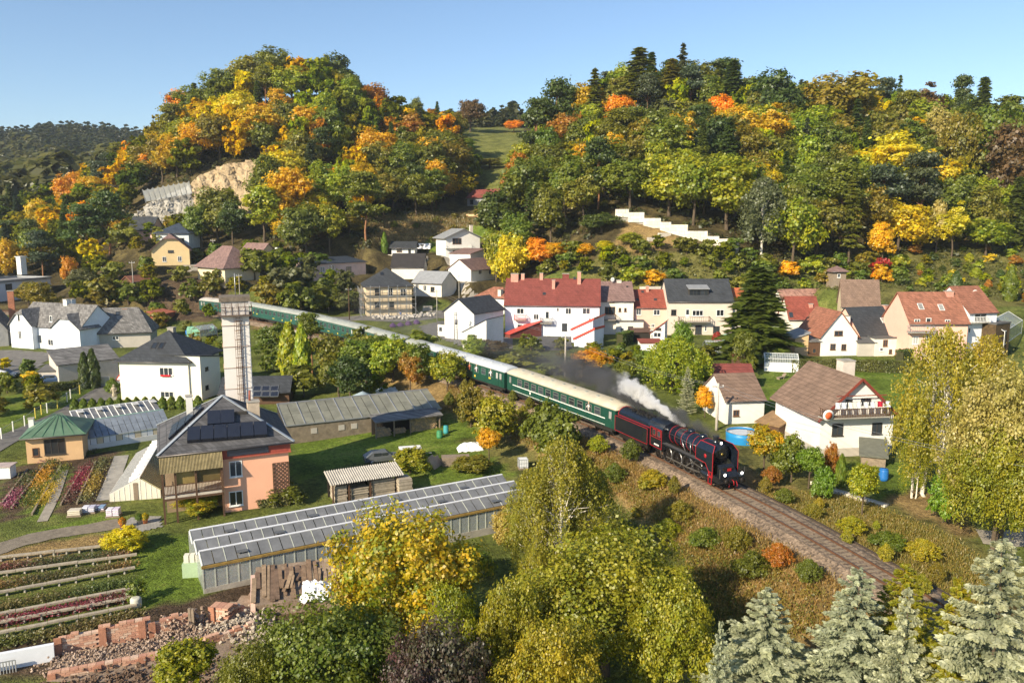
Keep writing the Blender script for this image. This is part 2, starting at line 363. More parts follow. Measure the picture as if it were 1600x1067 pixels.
# image position of every terrain vertex (to colour the ground by the fields and lawns seen in the photograph)
_dy = YY*math.cos(PITCH)-(ZZ-CZ)*math.sin(PITCH); _up = YY*math.sin(PITCH)+(ZZ-CZ)*math.cos(PITCH); _dy = np.where(_dy < 1,1, _dy)
PXX = 800+XX/_dy*FPX; PYY = 533.5-_up/_dy*FPX
GC = np.zeros(XX.shape+(3,)); GC[:] = (.095,.115,.026)
LAWN = (.100,.145,.020); DRY = (.22,.15,.062); SOIL = (.075,.052,.034); WOOD = (.06,.048,.022); ROUGH = (.12,.115,.035); MEAD = (.125,.135,.035)
GC[(YY > 203)] = WOOD
for col, poly, y0, y1 in [
    (MEAD, [(700,195),(820,200),(830,250),(800,290),(760,300),(700,240)], 300,600),
    (DRY, [(575,345),(640,330),(770,335),(770,345),(700,375),(640,385),(580,385)], 220,300),
    (LAWN, [(650,380),(770,340),(775,365),(690,400)], 200,300),
    (ROUGH, [(1290,400),(1640,380),(1640,480),(1400,480),(1290,440)], 165,260), (ROUGH, [(940,390),(1200,400),(1210,470),(900,460)], 170,220),
    (DRY, [(985,340),(1040,345),(1060,380),(1000,400),(960,380)], 190,240),
    (SOIL, [(220,440),(345,430),(350,480),(330,505),(240,500),(215,460)], 150,230), (DRY, [(380,478),(470,500),(460,520),(395,515)], 140,200),
    (LAWN, [(1190,560),(1440,560),(1440,640),(1190,640)], 90,150), (LAWN, [(1270,720),(1420,720),(1460,800),(1300,770)], 60,100),
    (DRY, [(1330,790),(1460,760),(1540,840),(1480,860),(1400,830)], 50,90), (ROUGH, [(1190,760),(1330,780),(1480,880),(1420,900)], 45,90),
    (LAWN, [(460,640),(760,660),(830,740),(640,760),(560,720),(455,760)], 70,130), (LAWN, [(210,830),(330,840),(420,900),(350,980),(200,990)], 50,90),
    ((.10,.18,.02), [(1020,800),(1150,880),(1160,980),(1040,960)], 40,80), (LAWN, [(930,760),(1020,830),(960,860),(900,800)], 40,90),
    (LAWN, [(0,620),(190,590),(170,630),(0,690)], 90,140), (LAWN, [(40,830),(190,800),(190,822),(60,840)], 60,110),
    (DRY, [(0,860),(190,828),(210,845),(0,885)], 55,100), (SOIL, [(-20,985),(60,1000),(420,900),(520,880),(520,960),(330,1067),(-20,1067)], 40,90),
    (SOIL, [(0,735),(190,700),(165,800),(0,815)], 60,120), (LAWN, [(40,740),(110,735),(80,810),(40,810)], 60,120)]:
    msk = inpoly(PXX, PYY, poly) & (YY > y0) & (YY < y1); GC[msk] = col
# dry grass on the railway bank
bank = (DT > 1.5) & (DT < 8) & (YY < 135); GC[bank] = DRY
bank = (DT >= 8) & (DT < 13) & (YY < 100) & (YY > 42); GC[bank] = np.array(ROUGH)
me = bpy.data.meshes.new('ground'); nx, ny = len(GX), len(GY)
ii = (np.arange(ny-1)[:, None]*nx+np.arange(nx-1)[None]).ravel()
V = np.stack([XX.ravel(), YY.ravel(), ZZ.ravel()], 1); F = np.stack([ii, ii+1, ii+nx+1, ii+nx], 1)
def groundmat():
    m, t, b, N, L = nodes('ground'); g = N('ShaderNodeNewGeometry'); a = N('ShaderNodeAttribute'); a.attribute_name = 'land'
    n1 = N('ShaderNodeTexNoise'); n1.inputs['Scale'].default_value = .22; n1.inputs['Detail'].default_value = 8; n1.inputs['Roughness'].default_value = .7; L(g.outputs['Position'], n1.inputs['Vector'])
    n2 = N('ShaderNodeTexNoise'); n2.inputs['Scale'].default_value = 2.4; n2.inputs['Detail'].default_value = 6; n2.inputs['Roughness'].default_value = .75; L(g.outputs['Position'], n2.inputs['Vector'])
    def mul(x, lo, hi, src, a=.33, bb=.67):
        mr = N('ShaderNodeMapRange'); mr.inputs[1].default_value = a; mr.inputs[2].default_value = bb; mr.inputs[3].default_value = lo; mr.inputs[4].default_value = hi; L(src, mr.inputs[0])
        mx = N('ShaderNodeMix'); mx.data_type = 'RGBA'; mx.blend_type = 'MULTIPLY'; mx.inputs[0].default_value = 1; L(x, mx.inputs[6]); L(mr.outputs[0], mx.inputs[7]); return mx.outputs[2]
    c = mul(a.outputs['Color'], .5,1.6, n1.outputs[0]); c = mul(c, .42,1.65, n2.outputs[0])
    mx = N('ShaderNodeMix'); mx.data_type = 'RGBA'; mr = N('ShaderNodeMapRange'); mr.inputs[1].default_value = .52; mr.inputs[2].default_value = .7; mr.inputs[3].default_value = 0; mr.inputs[4].default_value = .55; L(n1.outputs[0], mr.inputs[0])
    L(mr.outputs[0], mx.inputs[0]); L(c, mx.inputs[6]); mx.inputs[7].default_value = (.17,.14,.05,1); L(mx.outputs[2], b.inputs['Base Color'])
    n3 = N('ShaderNodeTexNoise'); n3.inputs['Scale'].default_value = 7; n3.inputs['Detail'].default_value = 5; L(g.outputs['Position'], n3.inputs['Vector'])
    bp = N('ShaderNodeBump'); bp.inputs['Strength'].default_value = .7; bp.inputs['Distance'].default_value = .25; L(n3.outputs[0], bp.inputs['Height']); L(bp.outputs[0], b.inputs['Normal'])
    b.inputs['Roughness'].default_value = .95; b.inputs['Specular IOR Level'].default_value = .1
    return m
gm = npmesh('ground', V, F, groundmat(), smooth=True)
ca = gm.color_attributes.new('land', 'FLOAT_COLOR', 'POINT'); _c = np.ones((nx*ny, 4), np.float32); _c[:, :3] = GC.reshape(-1,3); ca.data.foreach_set('color', _c.ravel())
tag(link('ground', gm), kind='structure')
def ribbon(name, pts, wd, m, off=.06, step=1.0, kind='structure', jag=0):
    """a strip lying on the ground along world points"""
    q = resample(catmull([Vector((p[0], p[1], 0)) for p in pts], 10), step); V = []; n = len(q); nw = 5
    for i in range(n):
        d = q[min(i+1, n-1)]-q[max(i-1,0)]; d = d/np.linalg.norm(d); nn = np.array([-d[1], d[0]]); wi = wd*(1+random.uniform(-jag, jag))
        for k in range(nw):
            x, y = q[i, :2]+nn*wi*(k/(nw-1)-.5); V.append((x, y, gz(x, y)+off))
    F = [(i*nw+k, (i+1)*nw+k, (i+1)*nw+k+1, i*nw+k+1) for i in range(n-1) for k in range(nw-1)]
    o = link(name, npmesh(name, np.array(V), np.array(F)[:, ::-1], m)); return tag(o, kind=kind) if kind else o
def patch(name, poly, m, off=.05, kind='structure', step=.9):
    """a ground sheet inside a polygon of photo pixels"""
    W = [G(*p) for p in poly]; W2 = [(p.x, p.y) for p in W]; xs = [p[0] for p in W2]; ys = [p[1] for p in W2]
    gx = np.arange(min(xs), max(xs)+step, step); gy = np.arange(min(ys), max(ys)+step, step); A, B = np.meshgrid(gx, gy)
    cx, cy = A[:-1, :-1]+step/2, B[:-1, :-1]+step/2; ok = inpoly(cx, cy, W2); n = len(gx)
    V = np.stack([A.ravel(), B.ravel(), np.array([gz(a, b)+off for a, b in zip(A.ravel(), B.ravel())])], 1)
    j, i = np.where(ok); F = np.stack([j*n+i, j*n+i+1,(j+1)*n+i+1,(j+1)*n+i], 1)
    return tag(link(name, npmesh(name, V, F, m)), kind=kind)
asphalt = mat('asphalt', (.13,.125,.12), .85,.25,.8,.2, col2=(.19,.18,.165))
pale_road = mat('pale_gravel', (.30,.27,.22), .95,.25,1.5,.4)
concrete = mat('concrete', (.33,.31,.27), .9,.25,1.0,.3)
ribbon('lane', [G(-80,735), G(0,690), G(55,668), G(110,643), G(160,614), G(196,592), G(210,578)], 4.2, asphalt)
ribbon('village_street', [G(470,500), G(560,496), G(640,497), G(690,492), G(760,500)], 6.5, asphalt)
ribbon('hill_road', [G(738,480), G(734,455), G(727,435), G(716,416), G(703,404), G(690,400)], 4.5, mat('old_concrete_road', (.36,.33,.28), .9,.2,1,.2))
patch('yard', [(655,510), (700,500), (800,530), (800,545), (730,545), (665,525)], asphalt, .07)
patch('forecourt', [(275,412), (330,408), (332,422), (290,425)], pale_road, .1)
patch('car_park', [(-60,548), (36,548), (90,552), (60,575), (-60,600)], asphalt, .07)
patch('house_yard', [(820,525), (900,527), (890,548), (835,548)], mat('grey_slate_yard', (.10,.10,.10), .9), .08)
patch('paving', [(186,828), (203,810), (250,806), (252,824), (200,836)], tiles('paving', (.3,.29,.27), .3,.3,.1,.9,.6,.3, vertical=False), .05, step=.4)
ribbon('garden_path', [G(1530,838), G(1570,842), G(1620,838), G(1680,830)], 3, pale_road)
ribbon('gravel_track', [G(-40,872), G(20,850), G(80,835), G(140,826), G(186,818)], 2.6, mat('gravel_track', (.2,.17,.13), .95,.3,2,.4), .05, jag=.1)
ribbon('bed_path', [G(66,815), G(86,775), G(100,735)], .9, pale_road, .05)
ribbon('concrete_strip', [G(163,782), G(178,745), G(190,712)], 1.6, concrete, .05)
# rail bed, rails and sleepers
def sweep(name, prof, m, s0, s1, parent=None, kind=None, step=1.0):
    ss = np.arange(s0, s1, step); V = []; n = len(prof)
    for s in ss:
        p = tr_at(s); d = (tr_at(min(s+.6, TS[-1]))-tr_at(max(s-.6,0))).normalized(); r = Vector((d.y, -d.x, 0)).normalized()
        for a, b in prof: q = p+r*a; V.append((q.x, q.y, p.z+b))
    F = [(i*n+k, i*n+(k+1) % n, (i+1)*n+(k+1) % n, (i+1)*n+k) for i in range(len(ss)-1) for k in range(n)]
    mb = MB(); mb.add(V, F); return mb.build(name, m, parent, kind=kind)
def gravelmat():
    m, t, b, N, L = nodes('ballast'); g = N('ShaderNodeNewGeometry'); v = N('ShaderNodeTexVoronoi'); v.inputs['Scale'].default_value = 5.5; L(g.outputs['Position'], v.inputs['Vector'])
    cr = N('ShaderNodeValToRGB'); e = cr.color_ramp.elements; e[0].color = (.085,.062,.044,1); e[1].color = (.29,.215,.15,1); sp = N('ShaderNodeSeparateColor'); L(v.outputs['Color'], sp.inputs[0]); L(sp.outputs[0], cr.inputs[0])
    n1 = N('ShaderNodeTexNoise'); n1.inputs['Scale'].default_value = .6; n1.inputs['Detail'].default_value = 5; L(g.outputs['Position'], n1.inputs['Vector'])
    mr = N('ShaderNodeMapRange'); mr.inputs[1].default_value = .3; mr.inputs[2].default_value = .7; mr.inputs[3].default_value = .65; mr.inputs[4].default_value = 1.25; L(n1.outputs[0], mr.inputs[0])
    mx = N('ShaderNodeMix'); mx.data_type = 'RGBA'; mx.blend_type = 'MULTIPLY'; mx.inputs[0].default_value = 1; L(cr.outputs[0], mx.inputs[6]); L(mr.outputs[0], mx.inputs[7]); L(mx.outputs[2], b.inputs['Base Color'])
    bp = N('ShaderNodeBump'); bp.inputs['Distance'].default_value = .08; bp.inputs['Strength'].default_value = .8; L(v.outputs['Distance'], bp.inputs['Height']); L(bp.outputs[0], b.inputs['Normal']); b.inputs['Roughness'].default_value = .95
    return m
BAL = gravelmat(); SE = TS[-1]-20
tk = empty('railway_track', tr_at(0)); tag(tk, kind='structure')
def unparent_offset(o, p): o.parent = p; o.matrix_parent_inverse = Matrix.Translation(-p.location); return o
rb = sweep('ballast_bed', [(-2.75,-.9), (-1.6,-.185), (1.7,-.185), (2.3,-.42), (3.0,-.45), (3.8,-1.0)], BAL, 0, SE); unparent_offset(rb, tk)
RUST = mat('rusty_rail_side', (.105,.052,.028), .7,.3,3,.2); STEEL = mat('rail_head', (.10,.10,.11), .35,.1,2,0, metal=.85)
for sgn in (-1,1):
    c = .7525*sgn
    r_ = sweep('rail', [(c-.07,-.17), (c-.07,-.15), (c-.016,-.12), (c-.016,-.05), (c-.037,-.04), (c-.037,0), (c+.037,0), (c+.037,-.04), (c+.016,-.05), (c+.016,-.12), (c+.07,-.15), (c+.07,-.17)], RUST, 0, SE); unparent_offset(r_, tk)
    h_ = sweep('rail_head', [(c-.034,.003), (c-.034,.006), (c+.034,.006), (c+.034,.003)], STEEL, 0, SE); unparent_offset(h_, tk)
ct_ = sweep('cable_trough', [(2.62,-.43), (2.62,-.33), (2.78,-.33), (2.78,-.43)], mat('dark_trough', (.06,.045,.035), .8), 0, SE); unparent_offset(ct_, tk)
sm_ = MB().prism([(-.13,-.17), (-.10,0), (.10,0), (.13,-.17)], -1.28,1.28, 'x').mesh('sleeper', mat('concrete_sleeper', (.235,.185,.13), .9,.25,3,.2))
sm_.transform(Matrix.Rotation(0,4, 'Z'))
S_FRONT = tr_near(P(1158,765,0))
for i in range(int(S_FRONT/.62)+12):
    s = 6+i*.62
    if s > S_FRONT+6: break
    p = tr_at(s); d = tr_at(s+.5)-tr_at(s-.5)
    o = link('sleeper', sm_, tk); o.matrix_parent_inverse = Matrix.Translation(-tk.location); o.location = (p.x, p.y, p.z-.155); o.rotation_euler = (0,0, math.atan2(d.y, d.x)+R(90)+random.uniform(-.01,.01))
FOL = foliage(); BARK = mat('bark', (.10,.075,.05), .95,.3,4,.5); BIRCHBARK = mat('birch_bark', (.62,.58,.50), .8,.35,2.5,.3); PINEBARK = mat('pine_bark', (.26,.13,.065), .9,.3,3,.4)
def nrm(a): return a/np.maximum(np.linalg.norm(a, axis=-1, keepdims=True), 1e-9)
def leaf_quads(C, Nn, size, rng, asp=1.0, T=None):
    n = len(C); r = rng.normal(size=(n, 3)); T = nrm(np.cross(Nn, r)) if T is None else nrm(T); B = nrm(np.cross(Nn, T))
    s = (size*rng.uniform(.65,1.35, n))[:, None]
    V = np.stack([C+T*s*asp, C+B*s, C-T*s*asp, C-B*s], 1).reshape(-1,3); F = np.arange(4*n).reshape(n, 4); return V, F
def crown_broad(seed, n, leaf, rx=.36, zc=.60, rz=.38, lobes=16, lob=(.11,.19), low=.0, up=.35):
    g = np.random.default_rng(seed); L = []
    for i in range(lobes):
        d = nrm(g.normal(size=3)); d[2] = d[2] if d[2] > -.6 else -d[2]*.5
        rr = g.uniform(.45,1.0)**.6; lr = g.uniform(*lob)
        L.append((np.array([d[0]*(rx-lr*.6)*rr, d[1]*(rx-lr*.6)*rr, zc+d[2]*(rz-lr*.6)*rr]), lr))
    L.append((np.array([0,0, zc]), rx*.5)); L.append((np.array([0,0, zc+rz*.45]), rx*.45))
    C = []; Nn = []; ti = []
    w = np.array([l[1]**2 for l in L]); w = w/w.sum()
    for (c, r), k in zip(L, (w*n).astype(int)+4):
        nsub = max(5, int(k/26)); sd = nrm(g.normal(size=(nsub, 3))); sc = c+sd*r*g.uniform(.75,1.08,(nsub, 1)); lobet = g.uniform(0,1)
        st = np.clip(lobet*.55+g.uniform(0,.6, nsub), 0,1); sv = g.uniform(.25,.75, nsub)
        j = g.integers(0, nsub, k); p = sc[j]+g.normal(size=(k, 3))*r*np.array([.22,.22,.15])
        C.append(p); Nn.append(nrm(nrm(p-c)*.55+sd[j]*.3+np.array([0,0, up])+g.normal(size=(k, 3))*.42))
        ti.append(np.stack([np.clip(st[j]+g.normal(size=k)*.16,0,1), np.clip(sv[j]+g.normal(size=k)*.14,0,1)], 1))
    C = np.concatenate(C); Nn = np.concatenate(Nn); ti = np.concatenate(ti); C[:, 2] = np.maximum(C[:, 2], low)
    V, F = leaf_quads(C, Nn, leaf, g, 1.25); return V, F, ti, [l[0] for l in L]
def crown_conifer(seed, n, leaf, r=.2, z0=.06, droop=.25, whorls=22, ragged=.2, power=.85, asp=2.6, upt=0.0):
    g = np.random.default_rng(seed); C = []; T = []; Nn = []; ti = []; tips = []
    per = max(3, int(n/(whorls*7)))
    for i in range(whorls):
        z = z0+(1-z0)*(i/whorls)**.92; rr = r*((1-z)/(1-z0))**power*g.uniform(1-ragged, 1+ragged*.5)+.008
        nb = 8 if z < .75 else 6
        for b in range(nb):
            a = 2*math.pi*(b/nb)+g.uniform(-.35,.35)+i*.7; L = rr*g.uniform(1-ragged*1.6,1.08); zz = z+g.uniform(-.012,.012)
            k = max(3, int(per*(.35+.9*L/r))); t = np.sqrt(g.uniform(.02,1, k)); dirx = np.array([math.cos(a), math.sin(a), 0]); side = np.array([-math.sin(a), math.cos(a), 0])
            wdt = L*.22*(1-t*.55); off = g.uniform(-1,1, k)*wdt
            p = dirx*(t*L)[:, None]+side*off[:, None]; p[:, 2] = zz+L*(.18*t-droop*2*t*t)+upt*L*t**3+g.normal(size=k)*.004-np.abs(off)*.25
            C.append(p); tw = dirx*.8+side*(np.sign(off)*.75)[:, None]+np.array([0,0,-.25+upt])+g.normal(size=(k, 3))*.22; T.append(tw)
            Nn.append(nrm(np.array([0,0,1.0])+dirx*.55+g.normal(size=(k, 3))*.5))
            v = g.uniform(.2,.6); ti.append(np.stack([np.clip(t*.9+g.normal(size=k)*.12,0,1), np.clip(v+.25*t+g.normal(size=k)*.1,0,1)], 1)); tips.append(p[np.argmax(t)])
    C = np.concatenate(C); V, F = leaf_quads(C, np.concatenate(Nn), leaf, g, asp, np.concatenate(T)); return V, F, np.concatenate(ti), tips
def crown_pine(seed, n, leaf, plates=16, r=.24, z0=.42):
    g = np.random.default_rng(seed); C = []; Nn = []; ti = []; tips = []
    for i in range(plates):
        z = g.uniform(z0,.97); a = g.uniform(0,6.28); rr = r*(1.05-(z-z0)/(1-z0)*.75)*g.uniform(.25,1); c = np.array([math.cos(a)*rr, math.sin(a)*rr, z]); w_ = g.uniform(.07,.13)
        k = int(n/plates); p = c+g.normal(size=(k, 3))*np.array([w_*.55, w_*.55, w_*.22]); C.append(p); tips.append(c)
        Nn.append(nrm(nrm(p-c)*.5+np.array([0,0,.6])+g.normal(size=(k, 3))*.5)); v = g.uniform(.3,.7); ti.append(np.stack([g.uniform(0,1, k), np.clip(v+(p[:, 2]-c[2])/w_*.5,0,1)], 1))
    V, F = leaf_quads(np.concatenate(C), np.concatenate(Nn), leaf, g, 1.5); return V, F, np.concatenate(ti), tips
def crown_weep(seed, n, leaf, r=.26, z0=.12, strands=170, length=.2, lean=.0, top=.6):
    g = np.random.default_rng(seed); C = []; Nn = []; T = []; ti = []; tips = []; per = max(4, n//strands)
    for i in range(strands):
        z = z0+(1-z0)*g.uniform(.12,1)**.75; prof = math.sin(min(1,(1-z)/(1-z0)*1.5+.12)*math.pi*.5)*(.55+.45*(z-z0)/(1-z0) if z < top else 1)
        a = g.uniform(0,6.28); rr = r*prof*math.sqrt(g.uniform(.05,1)); c = np.array([math.cos(a)*rr+lean*z, math.sin(a)*rr, z])
        t = g.uniform(0,1, per); l = length*g.uniform(.4,1.1); p = c+np.stack([math.cos(a)*l*.22*np.sqrt(t), math.sin(a)*l*.22*np.sqrt(t), .03-l*t], 1)+g.normal(size=(per, 3))*.011*(1+t)[:, None]
        p[:, 2] = np.maximum(p[:, 2], .02); C.append(p); o = np.array([math.cos(a), math.sin(a), .3]); Nn.append(nrm(o*.8+g.normal(size=(per, 3))*.75)); T.append(np.array([0,0,-1.])+g.normal(size=(per, 3))*.5)
        v = g.uniform(.25,.75); ti.append(np.stack([np.clip(g.uniform(0,1)*.7+g.normal(size=per)*.25,0,1), np.clip(v+g.normal(size=per)*.15,0,1)], 1)); tips.append(c)
    V, F = leaf_quads(np.concatenate(C), np.concatenate(Nn), leaf, g, 1.6, np.concatenate(T)); return V, F, np.concatenate(ti), tips
def crown_column(seed, n, leaf, r=.16, z0=.0):
    g = np.random.default_rng(seed); z = g.uniform(z0+.01,1, n); a = g.uniform(0,6.28, n); prof = np.power(np.sin(np.clip((1-z)*1.25+.06,0,1)*math.pi*.5), .8)*(.72+.28*np.sin(np.clip(z*3,0,1.57)))
    bump_ = 1+.13*np.sin(a*3+z*14+seed)+.09*np.sin(a*5-z*23); rr = r*prof*bump_*g.uniform(.8,1.04, n); C = np.stack([np.cos(a)*rr, np.sin(a)*rr, z], 1)
    Nn = nrm(np.stack([np.cos(a), np.sin(a), np.full(n, .45)], 1)+g.normal(size=(n, 3))*.4); T = np.array([0,0,1.])+g.normal(size=(n, 3))*.3
    V, F = leaf_quads(C, Nn, leaf, g, 1.8, T); ti = np.stack([g.uniform(0,1, n), np.clip(.5+.28*np.sin(a*3+z*14+seed)+g.normal(size=n)*.12,0,1)], 1); return V, F, ti, []
def trunk_mesh(name, seed, h, r, tips, m, limbs=9, z0=.25, lean=0, multi=1):
    g = np.random.default_rng(seed); mb = MB()
    for q in range(multi):
        ox, oy = (g.uniform(-.05,.05,2) if multi > 1 else (0,0)); lx = lean+(g.uniform(-.12,.12) if multi > 1 else 0); ly = g.uniform(-.1,.1) if multi > 1 else 0
        pts = [(ox*.3, oy*.3,-.06)]+[(ox+lx*t*h+g.normal()*.006, oy+ly*t*h+g.normal()*.006, t*h) for t in (.02,.2,.4,.6,.8,1)]
        mb.tube(pts, [r*1.5, r*1.15, r*.95, r*.78, r*.58, r*.36, r*.12], 7)
        if tips and limbs:
            for j in g.choice(len(tips), min(limbs, len(tips)), replace=False):
                t = np.array(tips[j]); zb = max(z0, min(t[2]-.08, h*.85)*g.uniform(.6,.95)); b = np.array([ox+lx*zb, oy+ly*zb, zb]); mid = b*.5+t*.5+np.array([0,0,.02])
                mb.tube([b, mid, t], [r*.42, r*.28, r*.08], 5, cap=False)
    return mb.mesh(name, m)
PROTO = {}
def proto(kind, crown, trunk, m=FOL):
    V, F, ti, tips = crown; PROTO.setdefault(kind, []).append((npmesh(kind+'_crown', V, F, m, ti), trunk(tips) if trunk else None))
for i in range(5):
    proto('broadleaf', crown_broad(10+i, 8000,.0162, rx=.36+.03*(i % 3), zc=.53, rz=.46, lobes=13+2*i), lambda t, i=i: trunk_mesh('trunk', i, .75,.02, t, BARK))
for i in range(3):
    proto('tall', crown_broad(30+i, 7000,.0145, rx=.22+.02*i, zc=.53, rz=.46, lobes=16, lob=(.08,.14)), lambda t, i=i: trunk_mesh('trunk', i, .8,.015, t, BARK))
for i in range(3):
    proto('shrub', crown_broad(40+i, 1500,.045, rx=.5, zc=.44, rz=.5, lobes=9, lob=(.16,.28), low=.02), lambda t, i=i: trunk_mesh('stem', i, .5,.02, t, BARK, 6,.05))
for i in range(3):
    proto('spruce', crown_conifer(50+i, 6000,.0155, r=.17+.02*i), lambda t: trunk_mesh('trunk', 3,.97,.013, None, BARK, 0))
for i in range(3):
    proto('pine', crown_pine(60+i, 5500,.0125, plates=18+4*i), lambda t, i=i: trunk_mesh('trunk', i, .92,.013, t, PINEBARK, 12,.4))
for i in range(2):
    proto('larch', crown_conifer(70+i, 3600,.013, r=.19, droop=.12, ragged=.45, whorls=16, power=.7, z0=.22), lambda t: trunk_mesh('trunk', 3,.97,.012, None, BARK, 0))
for i in range(2):
    proto('birch', crown_weep(80+i, 6000,.0095, r=.24, z0=.15, strands=150, length=.22), lambda t, i=i: trunk_mesh('trunk', i, .9,.012, t, BIRCHBARK, 9,.3))
proto('willow', crown_weep(90,9000,.011, r=.5, z0=.08, strands=420, length=.34, top=.5), lambda t: trunk_mesh('trunk', 2,.6,.03, t, BARK, 10,.2))
for i in range(2):
    proto('thuja', crown_column(95+i, 2600,.022), lambda t: trunk_mesh('stem', 3,.5,.02, None, BARK, 0))
proto('bush_ball', crown_column(98,1500,.05, r=.46), lambda t: trunk_mesh('stem', 3,.5,.04, None, BARK, 0))
# foreground trees with finer leaves
proto('near_maple', crown_broad(101,30000,.0092, rx=.52, zc=.56, rz=.43, lobes=40, lob=(.09,.17), up=.25), lambda t: trunk_mesh('trunk', 4,.7,.022, t, BARK, 22,.15))
proto('near_apple', crown_broad(102,36000,.0078, rx=.56, zc=.54, rz=.45, lobes=46, lob=(.08,.16), up=.25), lambda t: trunk_mesh('trunk', 5,.7,.025, t, BARK, 24,.12))
proto('near_dark', crown_broad(103,30000,.0096, rx=.62, zc=.52, rz=.46, lobes=44, lob=(.09,.17), up=.25), lambda t: trunk_mesh('trunk', 6,.7,.025, t, BARK, 22,.12))
proto('near_birch', crown_weep(104,17000,.0048, r=.31, z0=.06, strands=250, length=.24, top=.55), lambda t: trunk_mesh('trunk', 7,.93,.011, t, BIRCHBARK, 26,.2, multi=3))
proto('near_birch', crown_weep(105,18000,.0052, r=.36, z0=.06, strands=260, length=.24, top=.6), lambda t: trunk_mesh('trunk', 8,.9,.012, t, BIRCHBARK, 26,.2, multi=3))
for i in range(3):
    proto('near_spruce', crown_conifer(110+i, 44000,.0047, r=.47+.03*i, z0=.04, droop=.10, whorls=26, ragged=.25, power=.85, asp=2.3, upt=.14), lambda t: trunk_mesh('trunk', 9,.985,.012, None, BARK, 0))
proto('near_shrub', crown_broad(120,9000,.02, rx=.52, zc=.48, rz=.5, lobes=26, lob=(.1,.2), low=.02), lambda t: trunk_mesh('stem', 6,.6,.02, t, BARK, 14,.05))
proto('near_shrub', crown_broad(121,9000,.02, rx=.48, zc=.48, rz=.5, lobes=22, lob=(.1,.22), low=.02), lambda t: trunk_mesh('stem', 7,.6,.02, t, BARK, 14,.05))
proto('near_tall', crown_broad(122,11000,.0125, rx=.27, zc=.55, rz=.44, lobes=26, lob=(.07,.13)), lambda t: trunk_mesh('trunk', 8,.8,.016, t, BARK, 14,.15))
proto('near_wild', crown_weep(123,9000,.012, r=.40, z0=.05, strands=420, length=-.12, top=.5), lambda t: trunk_mesh('stem', 9,.8,.014, t, BARK, 18,.05, multi=3))
PAL = {'golden': ((.75,.43,.006), (.52,.36,.010)), 'yellow': ((.74,.54,.008), (.45,.41,.012)), 'orange': ((.74,.27,.008), (.68,.36,.010)), 'rusty': ((.42,.15,.014), (.33,.19,.016)),
       'yellow-green': ((.42,.40,.010), (.18,.25,.012)), 'olive': ((.20,.21,.013), (.12,.14,.012)), 'green': ((.10,.16,.012), (.18,.21,.013)), 'dark green': ((.055,.095,.014), (.095,.125,.015)),
       'brown': ((.17,.09,.025), (.13,.085,.024)), 'birch green': ((.25,.235,.022), (.40,.31,.018)), 'red': ((.44,.03,.02), (.28,.04,.02)), 'grey-green': ((.13,.145,.055), (.11,.12,.04)), 'blue-green': ((.085,.11,.05), (.065,.085,.03)),
       'silver-green': ((.185,.22,.14), (.46,.47,.30)), 'bronze': ((.29,.22,.016), (.18,.18,.014)), 'purple': ((.12,.045,.042), (.09,.08,.03)), 'bright green': ((.15,.26,.012), (.21,.29,.016)), 'pale straw': ((.47,.38,.11), (.34,.30,.06)), 'mixed gold': ((.74,.44,.006), (.20,.26,.012)), 'mixed olive': ((.43,.35,.016), (.20,.22,.012))}
TREES = []
KINDNAME = {'broadleaf': 'broadleaf_tree', 'tall': 'broadleaf_tree', 'shrub': 'shrub', 'spruce': 'spruce_tree', 'pine': 'pine_tree', 'larch': 'larch_tree', 'birch': 'birch_tree', 'willow': 'willow_tree', 'thuja': 'thuja', 'bush_ball': 'clipped_bush',
            'near_maple': 'broadleaf_tree', 'near_apple': 'broadleaf_tree', 'near_dark': 'broadleaf_tree', 'near_birch': 'birch_tree', 'near_spruce': 'spruce_tree', 'near_shrub': 'shrub', 'near_tall': 'broadleaf_tree', 'near_wild': 'shrub'}
def tree(kind, loc, h, wd, col, label=None, zone=None, var=None, rz=None, jit=.12):
    """one tree or shrub: an Empty at its foot, crown and trunk as parts; wd = crown width in metres (None keeps the proportion)"""
    ps = PROTO[kind]; i = random.randrange(len(ps)) if var is None else var % len(ps); cm, tm = ps[i]
    name = KINDNAME[kind]; e = empty(name, loc, random.uniform(0,6.28) if rz is None else rz)
    e['category'] = {'shrub': 'shrub', 'clipped_bush': 'bush', 'thuja': 'thuja'}.get(name, 'tree')
    bw = {'broadleaf': .76, 'tall': .5, 'shrub': 1.05, 'spruce': .38, 'pine': .5, 'larch': .4, 'birch': .5, 'willow': 1.0, 'thuja': .32, 'bush_ball': .92, 'near_maple': 1.02, 'near_apple': 1.1, 'near_dark': 1.2, 'near_birch': .72, 'near_spruce': .98, 'near_shrub': 1.02, 'near_tall': .54, 'near_wild': .84}[kind]
    e.scale = ((wd or h*bw)/bw, (wd or h*bw)/bw, h)
    jit = .03 if kind == 'near_spruce' else jit
    c = link('crown', cm, e); c1, c2 = PAL[col]; f = random.uniform(1-jit, 1+jit); q = random.uniform(-jit, jit)
    j = lambda c: (max(.01, c[0]*f*(1+q)), max(.01, c[1]*f), max(.005, c[2]*f*(1-q)))
    c.color = (*j(c1), 1); c['second_colour'] = j(c2)
    if tm: link('trunk' if name.endswith('tree') else 'stem', tm, e)
    TREES.append(dict(o=e, name=name, col=col, label=label, zone=zone, h=h, w=wd or h*bw)); return e
def top_tree(kind, px, py, Y, wpx, col, label=None, zone=None, **k):
    """tree whose crown top is seen at a photo pixel, standing on the ground at depth Y"""
    t = PY(px, py, Y); g = gz(t.x, t.y); h = max(2.0, t.z-g)
    if h > 32 or t.z-g < 2: print('TREE HEIGHT', kind, px, py, round(t.z-g, 1))
    return tree(kind, (t.x, t.y, g), min(h, 34), wpx*Y/FPX if wpx else None, col, label, zone, **k)
